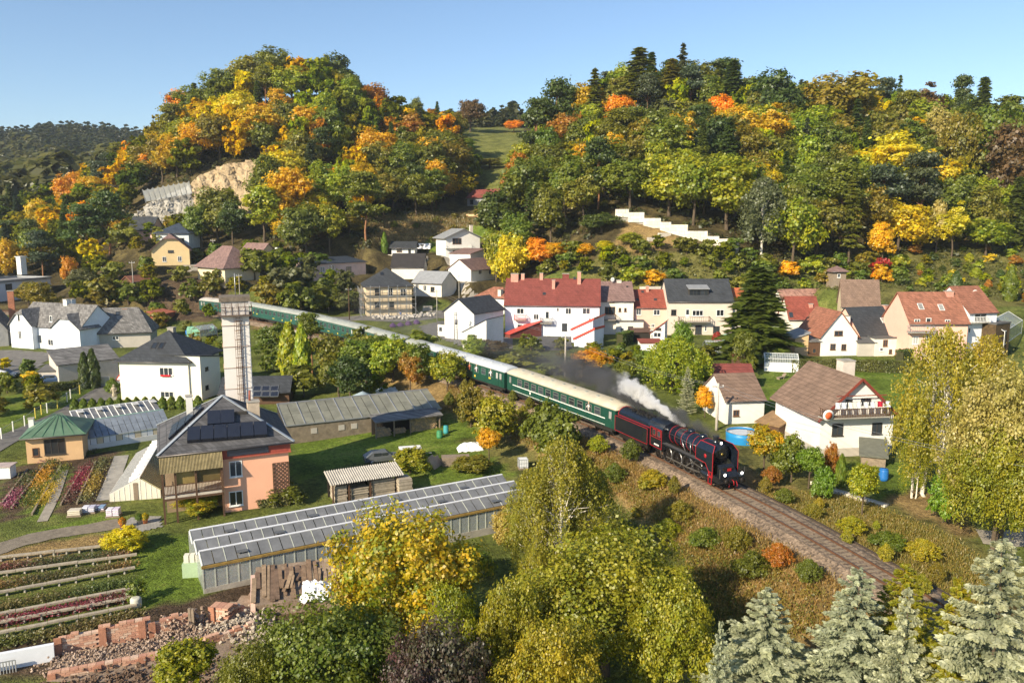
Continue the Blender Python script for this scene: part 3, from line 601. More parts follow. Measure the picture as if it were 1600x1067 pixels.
def base_tree(kind, px, py, hpx, wpx, col, label=None, zone=None, **k):
    """tree whose foot is seen at a photo pixel; height and width in photo pixels"""
    g = G(px, py); s = g.y/FPX; return tree(kind, g, hpx*s, wpx*s if wpx else None, col, label, zone, **k)
HAND = [
 # left hill
 ('broadleaf',425,78,345,80,'olive','broad olive tree crowning the top of the left hill'), ('broadleaf',520,84,350,62,'dark green','dark round tree on the right shoulder of the left hill crest'),
 ('broadleaf',385,90,342,70,'bronze','bronze tree just left of the left hill top'), ('tall',437,132,322,36,'golden','tall golden tree a little below the left hill top'), ('tall',473,142,325,30,'golden','small golden tree right of the tall golden one near the hill top'),
 ('broadleaf',345,110,336,66,'olive','olive tree on the upper left shoulder of the left hill'), ('broadleaf',305,135,332,60,'green','green tree on the descending left skyline of the left hill'), ('broadleaf',360,150,318,66,'golden','golden tree high on the face of the left hill'),
 ('broadleaf',400,160,312,60,'orange','orange tree in the middle of the left hill face'), ('tall',407,190,305,34,'orange','narrow red-orange tree in the middle of the left hill face'), ('broadleaf',330,165,318,70,'golden','wide golden tree left of the orange one on the left hill'),
 ('broadleaf',300,190,312,70,'yellow','yellow tree above the white quarry wall'), ('broadleaf',265,205,318,66,'golden','golden tree at the left end of the yellow band above the quarry'), ('broadleaf',345,200,305,74,'golden','big golden tree straight above the quarry face'),
 ('tall',432,205,305,44,'yellow','slim yellow tree above the ochre rock'), ('tall',440,230,298,40,'orange','slim orange tree at the upper edge of the ochre rock'), ('broadleaf',250,225,300,60,'orange','orange tree above the rockfall net'),
 ('broadleaf',540,195,312,60,'golden','golden tree at mid height right of the hill centre'), ('broadleaf',555,245,290,66,'rusty','rust-coloured tree on the lower middle of the left hill'), ('broadleaf',520,255,280,70,'orange','fiery orange tree on the lower left hill'), ('broadleaf',575,262,278,50,'rusty','rust-brown tree right of the fiery orange tree'),
 ('broadleaf',665,215,305,62,'golden','golden tree on the right flank of the left hill'), ('broadleaf',690,262,290,54,'golden','golden tree leaning over the shaded meadow edge'), ('broadleaf',660,260,285,46,'yellow-green','yellow-green tree below the golden tree of the right flank'),
 ('tall',617,275,280,40,'bright green','bright green cone-shaped tree on the right foot of the left hill'), ('broadleaf',470,275,262,70,'yellow','yellow tree on the foot of the left hill by the road bend'), ('broadleaf',440,300,255,66,'yellow-green','yellow-green tree at the hill foot below the ochre rock'),
 ('broadleaf',495,300,252,66,'yellow','bright yellow tree at the bottom centre of the left hill'), ('broadleaf',515,330,245,56,'yellow','yellow tree lowest on the left hill above the long pink house'), ('broadleaf',455,340,240,60,'golden','golden tree behind the peach gable house'), ('broadleaf',545,330,245,50,'bronze','bronze tree at the right end of the yellow hill foot'),
 ('broadleaf',335,282,248,74,'olive','large olive tree standing in front of the quarry face'), ('broadleaf',310,310,244,50,'green','green tree left of the large olive tree before the quarry'), ('broadleaf',360,312,242,50,'dark green','dark tree right of the large olive tree before the quarry'),
 ('broadleaf',108,268,315,46,'orange','orange tree in the left valley wood'), ('broadleaf',140,276,310,44,'golden','golden tree in the left valley wood'), ('broadleaf',175,290,300,40,'yellow','yellow tree beside the quarry bench'), ('broadleaf',60,310,300,40,'yellow','yellow tree low in the left valley wood'), ('broadleaf',190,330,268,36,'golden','small golden tree left of the quarry houses'),
 ('pine',165,300,250,60,'dark green','tall dark pine in front of the quarry houses'), ('pine',130,320,246,60,'dark green','dark pine left of the tall pine near the quarry'), ('broadleaf',105,400,222,26,'orange','red-orange tree behind the flat-roofed white building'), ('broadleaf',122,420,212,46,'grey-green','grey-green tree beside the red-orange tree'), ('broadleaf',60,440,196,50,'bronze','bronze bush-like tree behind the twin-gabled white house'),
 # saddle
 ('broadleaf',735,150,430,44,'brown','lone brown-topped tree on the crest of the meadow'), ('spruce',683,158,440,16,'dark green','small dark spruce on the saddle skyline'), ('broadleaf',803,188,440,30,'orange','orange tree at the right end of the meadow crest'), ('broadleaf',648,152,420,30,'olive','olive tree on the saddle skyline right of the hill'), ('broadleaf',765,180,520,40,'dark green','dark tree behind the meadow crest'), ('broadleaf',790,186,520,40,'olive','olive tree behind the meadow crest'),
 ('broadleaf',722,215,370,36,'yellow-green','yellow-green tree on the meadow slope'), ('thuja',735,225,360,14,'bright green','row-end bright thuja on the meadow slope'), ('broadleaf',715,210,380,30,'olive','olive tree beside the meadow thuja'), ('broadleaf',735,250,330,48,'olive','olive bush-tree at the lower meadow edge'), ('broadleaf',765,245,330,44,'bronze','bronze tree at the lower meadow edge'),
 # right hill
 ('pine',838,152,285,54,'dark green','dark pine at the left end of the right-hand forest skyline'), ('pine',870,125,290,56,'dark green','taller dark pine second on the left forest skyline'), ('larch',930,105,300,50,'olive','tall thin larch with a bare trunk on the skyline'), ('larch',1000,72,305,84,'olive','highest wide larch on the right forest skyline'), ('larch',1068,66,308,40,'grey-green','spindly larch poking above the forest top'), ('larch',1050,90,304,70,'bronze','bronze larch right of the highest larch'), ('spruce',1147,92,305,60,'dark green','broad spruce on the right forest skyline'),
 ('broadleaf',972,142,290,54,'orange','fiery orange maple high in the right-hand forest'), ('tall',912,218,255,44,'golden','tall golden-orange tree by itself on the right hill side'), ('broadleaf',1125,150,285,46,'orange','orange tree in the upper middle of the right forest'), ('tall',1128,182,270,46,'golden','golden tree below the orange one in the right forest'), ('broadleaf',1128,238,235,60,'yellow-green','yellow-green tree with a bare trunk above the stepped wall'), ('broadleaf',1010,255,232,58,'bright green','bright green tree with pale trunks above the stepped wall'), ('broadleaf',1000,165,280,80,'grey-green','large grey-green tree below the orange maple'), ('broadleaf',1080,150,282,80,'bronze','large bronze tree in the centre of the right forest'), ('broadleaf',1050,170,270,56,'golden','dull golden tree in the centre of the right forest'),
 ('broadleaf',1215,110,290,92,'dark green','big dark oak on the right forest skyline'), ('broadleaf',1320,115,290,120,'bronze','huge rounded bronze-green tree on the right skyline'), ('larch',1408,115,305,22,'dark green','thin conifer between the round trees on the right skyline'), ('tall',1450,128,300,50,'brown','egg-shaped brown tree on the right skyline'), ('spruce',1540,118,300,50,'dark green','dark spruce near the right end of the skyline'), ('pine',1506,120,302,34,'dark green','round-topped pine beside the right skyline spruce'), ('broadleaf',1475,165,270,66,'pale straw','pale tawny tree below the brown egg-shaped tree'),
 ('broadleaf',1390,205,248,110,'yellow','big glowing yellow tree in the right forest'), ('pine',1445,240,232,70,'blue-green','blue-green pine in front of the glowing yellow tree'), ('broadleaf',1270,165,275,70,'yellow-green','yellow-green tree left of the huge round one'), ('broadleaf',1270,245,235,70,'green','green tree in the middle foot of the right forest'), ('broadleaf',1560,165,262,84,'green','green tree toward the right edge of the forest'), ('tall',1585,180,250,70,'brown','tall bare brown tree at the right edge'), ('broadleaf',1510,180,262,60,'bronze','bronze tree left of the right-edge green tree'),
 ('tall',1494,312,222,44,'yellow','bright yellow conical tree at the forest foot'), ('tall',1470,305,224,26,'pale straw','pale slim tree left of the yellow conical tree'), ('tall',1383,338,212,40,'golden','orange-gold conical tree above the red bush'), ('broadleaf',1535,290,232,70,'bronze','bronze tree right of the yellow conical tree'), ('broadleaf',1545,340,222,70,'yellow-green','yellow-green spreading tree at the garden top'), ('shrub',1378,396,196,32,'red','dark red bush at the top of the gardens'),
 ('birch',1195,280,205,80,'grey-green','weeping grey-green birch right of the stepped wall'), ('broadleaf',1240,290,212,60,'olive','olive tree right of the weeping birch'),
 # slope above the row
 ('tall',845,365,212,44,'orange','orange tree above the big white row house'), ('broadleaf',800,365,212,60,'yellow','yellow tree above the left end of the red roof'), ('broadleaf',870,375,212,50,'golden','golden tree right of the orange tree above the red roof'), ('tall',915,378,206,26,'golden','slender gold tree above the red roof right end'), ('tall',948,374,206,30,'yellow','yellow tuft-topped tree above the mauve-roofed house'), ('broadleaf',805,330,222,60,'green','green tree over the road bend by the chalet'), ('broadleaf',775,350,218,50,'yellow-green','yellow-green tree beside the chalet'), ('broadleaf',940,330,216,60,'dark green','dark tree at the left end of the stepped wall'), ('broadleaf',985,360,206,40,'mixed olive','mixed olive tree below the stepped wall'),
 # village and rail side
 ('spruce',1187,415,140,150,'dark green','big dark spruce between the beige row house and the red roof'), ('broadleaf',1165,520,128,40,'olive','olive fruit tree in front of the big spruce'), ('willow',1055,528,118,120,'yellow-green','weeping willow in the garden behind the locomotive'), ('broadleaf',1066,500,140,36,'bright green','bright green tree before the beige row house'), ('near_spruce',1075,572,104,40,'silver-green','young silver spruce behind the smoke plume'), ('tall',1103,598,102,28,'golden','small golden tree beside the concrete pole'),
 ('broadleaf',925,540,128,64,'orange','orange autumn tree beside the track behind the first coach'), ('broadleaf',765,528,145,64,'brown','bare brown tree beside the charcoal-roofed house'), ('broadleaf',738,525,142,44,'yellow-green','yellow-green bush by the charcoal-roofed house'), ('broadleaf',900,560,124,50,'brown','brown half-bare tree left of the orange track-side tree'), ('broadleaf',980,560,122,56,'olive','olive tree right of the orange track-side tree'), ('shrub',820,545,138,80,'olive','grey olive thicket behind the second coach'), ('shrub',870,565,130,60,'olive','olive thicket behind the first coach'),
 ('tall',435,500,150,36,'green','pointed green thuja-like tree left of the orchard'), ('thuja',450,505,138,34,'yellow-green','tall column thuja at the left of the orchard'), ('thuja',470,508,134,26,'yellow-green','shorter column thuja in the orchard'), ('pine',484,488,138,52,'olive','young pine rising above the train roof'), ('broadleaf',520,520,132,70,'bronze','bronze orchard tree beside the young pine'), ('broadleaf',570,520,130,84,'green','green orchard tree in front of the train'), ('broadleaf',612,520,128,70,'yellow-green','yellow-green orchard tree in front of the train'), ('broadleaf',650,535,124,60,'green','green tree at the right end of the orchard'), ('broadleaf',425,510,152,60,'green','green tree right of the chimney tower'), ('broadleaf',545,556,118,60,'dark green','dark tree in the orchard shade'), ('broadleaf',640,545,122,40,'rusty','rusty small tree at the right orchard end'),
 ('near_shrub',770,618,96,80,'mixed olive','olive autumn tree on the railway bank'), ('near_shrub',860,630,88,104,'olive','rounded olive tree on the bank below the first coach'), ('near_tall',764,662,90,34,'golden','small orange tree beside the covered boat'), ('near_shrub',735,600,104,56,'bronze','brownish bush on the bank left of the olive tree'),
]
for k_, px, py, Y, wpx, col, lab in HAND: top_tree(k_, px, py, Y, wpx, col, lab)
FG = [
 ('near_maple',628,798,50,262,'mixed gold','big yellow maple in front of the long greenhouse',0), ('near_birch',880,690,60,190,'birch green','tall birch with white stems in front of the track',0), ('near_birch',838,850,52,90,'birch green','low birch in front of the white-stemmed birches',1),
 ('near_apple',950,822,49,330,'mixed olive','large olive fruit tree at the bottom centre',0), ('near_birch',832,738,61,120,'birch green','birch left of the tall white-stemmed birch beside the long greenhouse',1), ('near_birch',928,735,62,120,'birch green','birch right of the tall white-stemmed birch',0), ('near_maple',800,905,44,120,'mixed olive','olive tree between the yellow maple and the large fruit tree',0), ('near_maple',1050,905,45,150,'mixed olive','olive tree at the right flank of the large fruit tree',0), ('near_apple',860,960,40,200,'mixed olive','olive tree at the bottom edge beside the purple one',0), ('near_dark',490,945,42,280,'green','dark green walnut-like tree at the bottom left of centre',0), ('near_apple',385,1000,40,150,'olive','olive tree left of the dark green tree at the bottom',0), ('near_maple',700,912,45,120,'yellow-green','yellow-green low tree beneath the yellow maple',0),
 ('near_dark',690,968,39,210,'purple','purple-leaved tree at the bottom edge',0), ('near_tall',285,985,44,90,'yellow-green','thin yellow-green tree before the brick ruin',0), ('near_shrub',770,940,45,90,'dark green','dark bush under the yellow maple',0),
 ('near_spruce',1200,918,42,330,'silver-green','leftmost large silver spruce at the bottom right',0), ('near_spruce',1342,886,41,330,'silver-green','second silver spruce from the left at the bottom right',1), ('near_spruce',1416,878,43,240,'mixed olive','greener spruce between the silver ones',2), ('near_spruce',1420,915,37,220,'silver-green','palest silver spruce in front of the greener one',0), ('near_spruce',1570,838,35,420,'silver-green','biggest silver spruce at the right edge',2), ('near_spruce',1500,900,37,250,'mixed olive','olive spruce beside the biggest silver spruce',1), ('near_spruce',1127,968,40,110,'silver-green','thin silver spruce at the left of the spruce row',0),
 ('near_birch',1478,515,72,165,'birch green','big birch with pale limbs right of the balcony house',1), ('near_birch',1545,530,76,150,'birch green','birch behind the big birch at the right',0), ('near_apple',1590,560,62,200,'pale straw','pale tawny tree at the right edge',0), ('near_apple',1570,660,60,160,'mixed olive','tawny olive tree below the pale tree at the right edge',0), ('near_birch',1438,640,72,64,'yellow-green','small birch next to the balcony house',0), ('near_shrub',1480,740,66,66,'bright green','bright green bush below the right birches',0),
 ('near_tall',1198,655,80,56,'mixed gold','yellow-orange tree right of the locomotive',0), ('near_shrub',1240,680,78,70,'green','green bush in front of the balcony house stairs',1), ('near_tall',1268,690,76,40,'bright green','light green young tree before the balcony house',0), ('near_shrub',1290,728,72,40,'bright green','bright bush at the garden wall',0), ('near_tall',1352,712,68,50,'yellow-green','yellow-green sapling in the balcony house garden',0), ('near_shrub',1303,690,78,26,'rusty','russet shrub against the balcony house wall',0), ('bush_ball',1316,712,76,18,'green','small clipped cone in the balcony house garden',0),
 ('near_maple',308,768,75,86,'mixed gold','yellow tree beside the balcony of the pink house',0), ('near_shrub',792,796,68,60,'pale straw','cream-plumed shrub at the end of the long greenhouse',0), ('near_shrub',745,860,62,60,'green','low green bush right of the yellow maple',0),
 ('near_shrub',440,775,78,80,'olive','low hedge-like bush beneath the lattice',0), ('near_shrub',640,700,87,70,'yellow-green','yellow-green bush beside the parked trailer',0), ('near_shrub',740,712,87,70,'bronze','brown shrub behind the woodpile',0), ('near_shrub',198,838,66,80,'yellow','yellow-leaved squash patch at the end of the beds',0),
]
for k_, px, py, hp, wp, col, lab in [('near_wild',985,725,36,44,'olive','olive bush high on the near railway bank'), ('near_shrub',1018,765,34,50,'mixed olive','round mixed bush in the middle of the near bank'), ('near_wild',960,760,34,46,'green','green bush at the grass edge below the bank'), ('near_wild',1062,820,36,52,'bronze','bronze bush on the near bank before the locomotive'), ('near_shrub',1100,862,40,60,'green','green bush low on the near bank before the locomotive'), ('near_wild',1042,846,34,56,'yellow-green','yellow-green weeds bush at the bank foot'), ('near_wild',1150,868,44,60,'bronze','dark bronze bush high on the bank near the spruces'), ('near_shrub',1172,905,46,70,'olive','olive bush on the bank above the leftmost spruce'), ('near_wild',1215,890,40,60,'rusty','rusty grass bush beside the ballast before the spruces'), ('near_wild',935,712,30,44,'yellow-green','yellow-green bush on the bank below the tender'), ('near_wild',905,742,34,50,'olive','olive bush at the garden edge beside the tall birch'), ('near_wild',1262,915,40,56,'olive','olive bush between the track and the second spruce'), ('near_wild',1225,790,26,40,'olive','olive weeds on the far verge ahead of the locomotive'), ('near_wild',1270,812,24,40,'bronze','bronze weeds on the far verge of the straight track'), ('near_wild',1330,838,30,56,'yellow-green','yellow-green weeds in the middle of the far verge'), ('near_shrub',1385,862,34,60,'green','green bush on the far verge near the garden path'), ('near_wild',1440,880,36,70,'mixed olive','mixed bush on the far verge above the spruces'), ('near_wild',1205,760,30,40,'rusty','russet weeds beside the track under the yellow-orange tree')]: base_tree(k_, px, py, hp, wp, col, lab)
for k_, px, py, Y, wpx, col, lab, v in FG: top_tree(k_, px, py, Y, wpx, col, lab, var=v)
OCC = [(t['o'].location.x, t['o'].location.y, t['w']*.5) for t in TREES]
def wpick(d):
    k = list(d); return random.choices(k, [d[x] for x in k])[0]
def gzv(x, y):
    i = np.clip(np.searchsorted(GX, x)-1,0, len(GX)-2); j = np.clip(np.searchsorted(GY, y)-1,0, len(GY)-2)
    u = (x-GX[i])/(GX[i+1]-GX[i]); v = (y-GY[j])/(GY[j+1]-GY[j])
    return (ZZ[j, i]*(1-u)+ZZ[j, i+1]*u)*(1-v)+(ZZ[j+1, i]*(1-u)+ZZ[j+1, i+1]*u)*v
def projv(x, y, z):
    d = y*math.cos(PITCH)-(z-CZ)*math.sin(PITCH); u = y*math.sin(PITCH)+(z-CZ)*math.cos(PITCH); return 800+x/d*FPX, 533.5-u/d*FPX
def cand(poly, y0, y1, n, g):
    xs = [(p[0]-800)/FPX for p in poly]; x = g.uniform(min(min(xs)*y0, min(xs)*y1), max(max(xs)*y0, max(xs)*y1), n); y = g.uniform(y0, y1, n); z = gzv(x, y); px, py = projv(x, y, z)
    k = inpoly(px, py, poly) & (px > -60) & (px < 1660); return x[k], y[k], z[k], px[k], py[k]
def scatter(poly, y0, y1, space, kinds, cols, hr, zone, wr=(.95,1.35), ntry=40000, lim=999, xr=(-260,260), clash=.42):
    n = 0; r = random.Random(sum(map(ord, zone)))
    g = np.random.default_rng(sum(map(ord, zone))); X, Y, Z, PX, PY_ = cand(poly, y0, y1, ntry, g); rad = np.array([c for _, _, c in OCC]); oxy = [np.array([(a, b) for a, b, _ in OCC]), rad]
    ox = list(oxy[0]); orr = [max(space, c*clash*1.6) if c > 2 else space for c in rad]; A = np.zeros((len(ox)+len(X)+1,3)); m_ = len(ox); A[:m_, :2] = oxy[0]; A[:m_, 2] = orr
    for x, y, z, px, py in zip(X, Y, Z, PX, PY_):
        x, y, z = float(x), float(y), float(z)
        if (((A[:m_, 0]-x)**2+(A[:m_, 1]-y)**2) < A[:m_, 2]**2).any(): continue
        c = cols(px, py) if callable(cols) else cols; k = wpick(kinds)
        if k in ('spruce', 'pine', 'larch'): col = r.choice(['dark green', 'dark green', 'blue-green', 'olive'])
        else: col = wpick(c)
        h = r.uniform(*hr)*(1.15 if k in ('spruce', 'larch', 'pine') else 1)
        tree(k, (x, y, z), h, h*{'broadleaf': .76, 'tall': .5, 'shrub': 1.05, 'spruce': .38, 'pine': .5, 'larch': .4, 'birch': .5}.get(k, .8)*r.uniform(*wr), col, None, zone); OCC.append((x, y, space*.5)); n += 1
        A[m_] = (x, y, space); m_ += 1
        if n >= lim: break
    return n
def col_left(px, py):
    if px < 230: return {'olive': 4, 'green': 3, 'bronze': 3, 'orange': 1, 'golden': 1.5, 'yellow': .8, 'dark green': 1.5}
    if px < 480 and py > 150: return {'golden': 6, 'yellow': 4, 'orange': 1.2, 'olive': 2.5, 'bronze': 1.5, 'yellow-green': 3}
    if px < 610 and py > 270: return {'yellow': 5, 'golden': 3, 'yellow-green': 3, 'olive': 1.5, 'bronze': 2, 'green': 1, 'orange': 1}
    return {'olive': 5, 'bronze': 3, 'green': 2.5, 'dark green': .5, 'rusty': 1.4, 'golden': 2.2, 'orange': .8, 'yellow-green': 2.5}
def col_right(px, py):
    if px < 930: return {'olive': 4, 'green': 3, 'bronze': 3, 'golden': 1.5, 'yellow-green': 2.5, 'dark green': 1, 'rusty': .6}
    if py > 330: return {'yellow-green': 4, 'green': 3, 'olive': 3, 'bronze': 2, 'golden': 1.2, 'yellow': 1.5}
    return {'olive': 4, 'green': 3, 'bronze': 3.5, 'dark green': .6, 'yellow-green': 4, 'golden': 1.6, 'yellow': .8, 'grey-green': 1}
LH = [(215,300),(240,250),(300,205),(330,180),(430,148),(500,148),(560,170),(600,200),(650,226),(705,242),(700,300),(680,335),(600,345),(575,385),(560,412),(470,408),(400,400),(405,370),(430,335),(415,275),(390,258),(340,262),(300,285),(240,290)]
print('left hill', scatter(LH, 222,360,7.0, {'broadleaf': 6, 'tall': 5, 'spruce': .4, 'pine': .6}, col_left, (14,19), 'left hill'))
print('quarry foot', scatter([(190,385),(240,372),(300,372),(420,372),(470,400),(480,420),(380,412),(300,412),(200,410)], 205,275,6.5, {'broadleaf': 5, 'shrub': 4}, {'olive': 4, 'green': 4, 'bronze': 2, 'golden': .8}, (5,9), 'quarry foot'))
print('left wood', scatter([(-60,330),(60,310),(130,300),(215,262),(222,300),(205,345),(195,380),(160,420),(60,445),(-60,455)], 205,345,8.0, {'broadleaf': 7, 'pine': 1.5, 'spruce': 1}, col_left, (10,14), 'left valley wood'))
print('saddle', scatter([(640,205),(720,200),(715,235),(745,300),(730,315),(700,300),(705,245)], 290,460,9, {'broadleaf': 6, 'shrub': 3, 'spruce': 1}, col_left, (7,12), 'meadow edge'))
print('right', scatter([(770,402),(800,330),(850,250),(880,222),(920,200),(1000,165),(1100,175),(1200,200),(1300,205),(1500,208),(1600,240),(1680,260),(1680,385),(1560,385),(1480,388),(1420,405),(1300,415),(1200,425),(1160,400),(1150,375),(1050,345),(960,325),(920,330),(900,400),(800,425)], 196,335,7.8, {'broadleaf': 6, 'tall': 5, 'spruce': 1, 'pine': 1.2, 'larch': .8}, col_right, (15,20), 'right hill'))
print('right far', scatter([(860,240),(1000,160),(1660,190),(1660,260),(1000,200)], 318,372,10, {'broadleaf': 4, 'larch': 2, 'spruce': 2, 'pine': 1}, {'olive': 3, 'dark green': 3, 'bronze': 1}, (14,19), 'right hill crest'))
print('slope', scatter([(940,390),(1145,395),(1230,425),(1400,405),(1410,440),(1230,455),(1140,462),(940,440),(780,430),(780,405),(900,400)], 180,225,4.3, {'shrub': 6, 'broadleaf': 1.2}, {'green': 3, 'yellow-green': 3, 'olive': 3, 'bronze': 1, 'golden': .8}, (3,5.5), 'slope above the row'))
print('garden', scatter([(1400,400),(1640,385),(1640,490),(1570,470),(1400,455)], 165,240,4.6, {'shrub': 7, 'thuja': 1.5, 'broadleaf': 1}, {'green': 2, 'yellow-green': 2, 'bronze': 1, 'dark green': 1.5, 'yellow': .7, 'rusty': .5}, (1.6,3.6), 'garden terraces'))
print('gardens left', scatter([(130,440),(215,425),(300,440),(480,450),(530,480),(500,495),(330,462),(250,480),(130,480),(95,470)], 170,240,6.0, {'broadleaf': 5, 'shrub': 5}, {'olive': 4, 'green': 3, 'bronze': 3, 'grey-green': 1}, (4.5,8), 'gardens behind the train'))
print('behind', scatter([(380,440),(480,420),(540,470),(560,495),(480,488),(390,468)], 195,235,5.5, {'broadleaf': 5, 'shrub': 3}, {'olive': 3, 'green': 3, 'grey-green': 2}, (5,9), 'thicket behind the train'))
print('tank', scatter([(240,480),(330,500),(345,560),(300,545),(240,510)], 125,200,6.0, {'shrub': 4, 'broadleaf': 1}, {'olive': 3, 'bronze': 2, 'green': 2}, (2.5,4.5), 'allotments'))
print('orchard', scatter([(400,560),(430,530),(640,560),(700,610),(690,640),(650,625),(470,620)], 95,150,5.5, {'broadleaf': 4, 'shrub': 4}, {'olive': 3, 'green': 4, 'yellow-green': 2, 'bronze': 1}, (4,7), 'orchard'))
print('cleared', scatter([(580,345),(770,335),(770,350),(690,385),(580,390)], 222,300,7, {'shrub': 6, 'thuja': .7}, {'olive': 3, 'green': 2, 'bronze': 2}, (1.5,3), 'cleared slope'))
print('rail', scatter([(690,590),(820,640),(940,700),(1060,780),(1100,880),(1010,830),(900,730),(700,640)], 50,120,3.2, {'near_wild': 5, 'shrub': 2}, {'bronze': 3, 'olive': 3, 'mixed olive': 3, 'green': 1.5, 'yellow-green': 1}, (1.0,2.4), 'railway bank', lim=46))
print('verge', scatter([(1190,770),(1330,800),(1480,900),(1460,960),(1330,860),(1200,790)], 40,95,3.0, {'near_wild': 5}, {'bronze': 2, 'yellow-green': 2, 'mixed olive': 3}, (.8,1.7), 'far verge', lim=40))
print('yards', scatter([(940,535),(1110,560),(1110,640),(1000,600),(800,570),(700,535),(820,540)], 100,150,5.5, {'shrub': 5, 'broadleaf': 2}, {'olive': 3, 'bronze': 2, 'green': 2, 'yellow-green': 1}, (2,4), 'back gardens of the row', lim=34))
print('lane', scatter([(-40,570),(70,590),(60,620),(95,640),(20,650),(-40,660)], 95,150,5.0, {'shrub': 3, 'broadleaf': 1}, {'bronze': 2, 'green': 2, 'olive': 2, 'yellow': .5}, (2.5,4.5), 'lane side', lim=16))
# past the limit of 300 single broadleaf trees: the ones that show smallest are joined into one object
bl = sorted([q for q in TREES if q['name'] == 'broadleaf_tree' and not q['label']], key=lambda q: q['h']*q['w']/q['o'].location.y**2); nb_ = sum(q['name'] == 'broadleaf_tree' for q in TREES)-292; print('to join', nb_)
def foliage_joined():
    m, t_, b, N, L = nodes('foliage_joined'); t_.nodes.remove(b); at = N('ShaderNodeAttribute'); at.attribute_name = 'leaf_colour'; d = N('ShaderNodeBsdfDiffuse'); tr = N('ShaderNodeBsdfTranslucent'); L(at.outputs['Color'], d.inputs[0]); L(at.outputs['Color'], tr.inputs[0]); ms = N('ShaderNodeMixShader'); ms.inputs[0].default_value = .35; L(d.outputs[0], ms.inputs[1]); L(tr.outputs[0], ms.inputs[2]); L(ms.outputs[0], t_.nodes['Material Output'].inputs[0]); return m
if nb_ > 0:
    base = [crown_broad(400+i, 1400,.036, rx=.38, zc=.53, rz=.46, lobes=15) for i in range(4)]; Vs = []; Fs = []; Cs = []; k = 0; g = np.random.default_rng(8)
    for q in bl[:nb_]:
        o = q['o']; V, F, ti, _ = base[int(g.integers(0,4))]; a = g.uniform(0,6.28); c, s = math.cos(a), math.sin(a); W = V*np.array([q['w']/.76, q['w']/.76, q['h']]); W = np.stack([W[:, 0]*c-W[:, 1]*s, W[:, 0]*s+W[:, 1]*c, W[:, 2]], 1)+np.array(o.location); cc = np.array(PAL[q['col']][0])*(1-ti[:, :1])+np.array(PAL[q['col']][1])*ti[:, :1]
        Vs.append(W); Fs.append(F+k); k += len(W); Cs.append(cc*(.6+.8*ti[:, 1:2]))
        for ch in list(o.children): bpy.data.objects.remove(ch)
        bpy.data.objects.remove(o); TREES.remove(q)
    fm_ = npmesh('hillside_trees', np.concatenate(Vs), np.concatenate(Fs), foliage_joined()); a_ = fm_.attributes.new('leaf_colour', 'FLOAT_COLOR', 'FACE'); q = np.ones((len(fm_.polygons), 4), np.float32); q[:, :3] = np.concatenate(Cs); a_.data.foreach_set('color', q.ravel()); tag(link('hillside_trees', fm_), 'smaller broadleaf trees filling the wooded hillsides', None, None, 'stuff')
print('TREES', len(TREES))
# undergrowth nobody could count, joined: low leafy clumps that fill the forest floor, and grass on banks and lawns
def stuff_leaves(name, pts, per, size, rad, hgt, cols, label=None, blade=False):
    g = np.random.default_rng(len(pts)); pts = np.array(pts); n = len(pts)*per; c = np.repeat(pts, per, 0)
    d = nrm(g.normal(size=(n, 3))); d[:, 2] = np.abs(d[:, 2]); C = c+d*np.array([rad, rad, hgt])*g.uniform(.5,1,(n, 1))
    if blade:
        C = c+np.stack([g.normal(size=n)*rad, g.normal(size=n)*rad, g.uniform(.15,.55, n)*hgt], 1)
        T = np.stack([g.normal(size=n)*.35, g.normal(size=n)*.35, np.ones(n)], 1); Nn = nrm(np.stack([g.normal(size=n), g.normal(size=n), g.uniform(.1,.5, n)], 1)); V, F = leaf_quads(C, Nn, size, g, 4.5, T)
    else: V, F = leaf_quads(C, nrm(d+g.normal(size=(n, 3))*.5+np.array([0,0,.3])), size, g, 1.3)
    t1 = np.repeat(g.uniform(0,1, len(pts)), per); ti = np.stack([np.clip(t1+g.normal(size=n)*.2,0,1), np.clip(.5+g.normal(size=n)*.2,0,1)], 1)
    o = link(name, npmesh(name, V, F, FOL, ti)); o.color = (*cols[0], 1); o['second_colour'] = cols[1]; tag(o, label, None, None, 'stuff'); return o
def pts_in(poly, y0, y1, n, xr=(-230,230), avoid=None, seed=1):
    g = np.random.default_rng(seed); x, y, z, _, _ = cand(poly, y0, y1, n*30, g); out = []
    for p in zip(x, y, z):
        if avoid and avoid(p[0], p[1]): continue
        out.append(p)
        if len(out) >= n: break
    return out
stuff_leaves('undergrowth', pts_in(LH, 228,360,900)+pts_in([(780,425),(850,250),(1000,165),(1600,240),(1680,260),(1680,390),(1420,405),(1200,425),(1150,385),(960,325),(900,400)], 196,335,1300, seed=2)+pts_in([(-40,300),(210,270),(210,380),(60,440),(-40,450)], 205,345,400, seed=3), 24,.36,1.9,1.6,((.10,.10,.018), (.055,.065,.016)))
intrack = lambda a, b: float(np.min(np.hypot(TR[::4,0]-a, TR[::4,1]-b))) < 2.9
BK = [(700,590),(830,640),(940,690),(1100,780),(1250,870),(1330,925),(1330,1000),(1150,1000),(1040,830),(900,730),(700,640)]
stuff_leaves('bank_grass', pts_in(BK, 40,125,2600,(-30,60), intrack), 18,.030,.4,.75,((.40,.24,.075), (.24,.19,.045)), None, True)
stuff_leaves('bank_weeds', pts_in(BK, 40,125,900,(-30,60), lambda a, b: not 4.6 < float(np.min(np.hypot(TR[::4,0]-a, TR[::4,1]-b))) < 12,11), 40,.055,.6,.8,((.16,.17,.025), (.30,.22,.03)))
stuff_leaves('verge_grass', pts_in([(1185,765),(1330,780),(1480,840),(1560,900),(1560,1000),(1480,960),(1330,870),(1180,775)], 35,95,2000,(5,70), intrack, 4), 22,.028,.4,.7,((.34,.24,.06), (.18,.18,.03)), None, True)
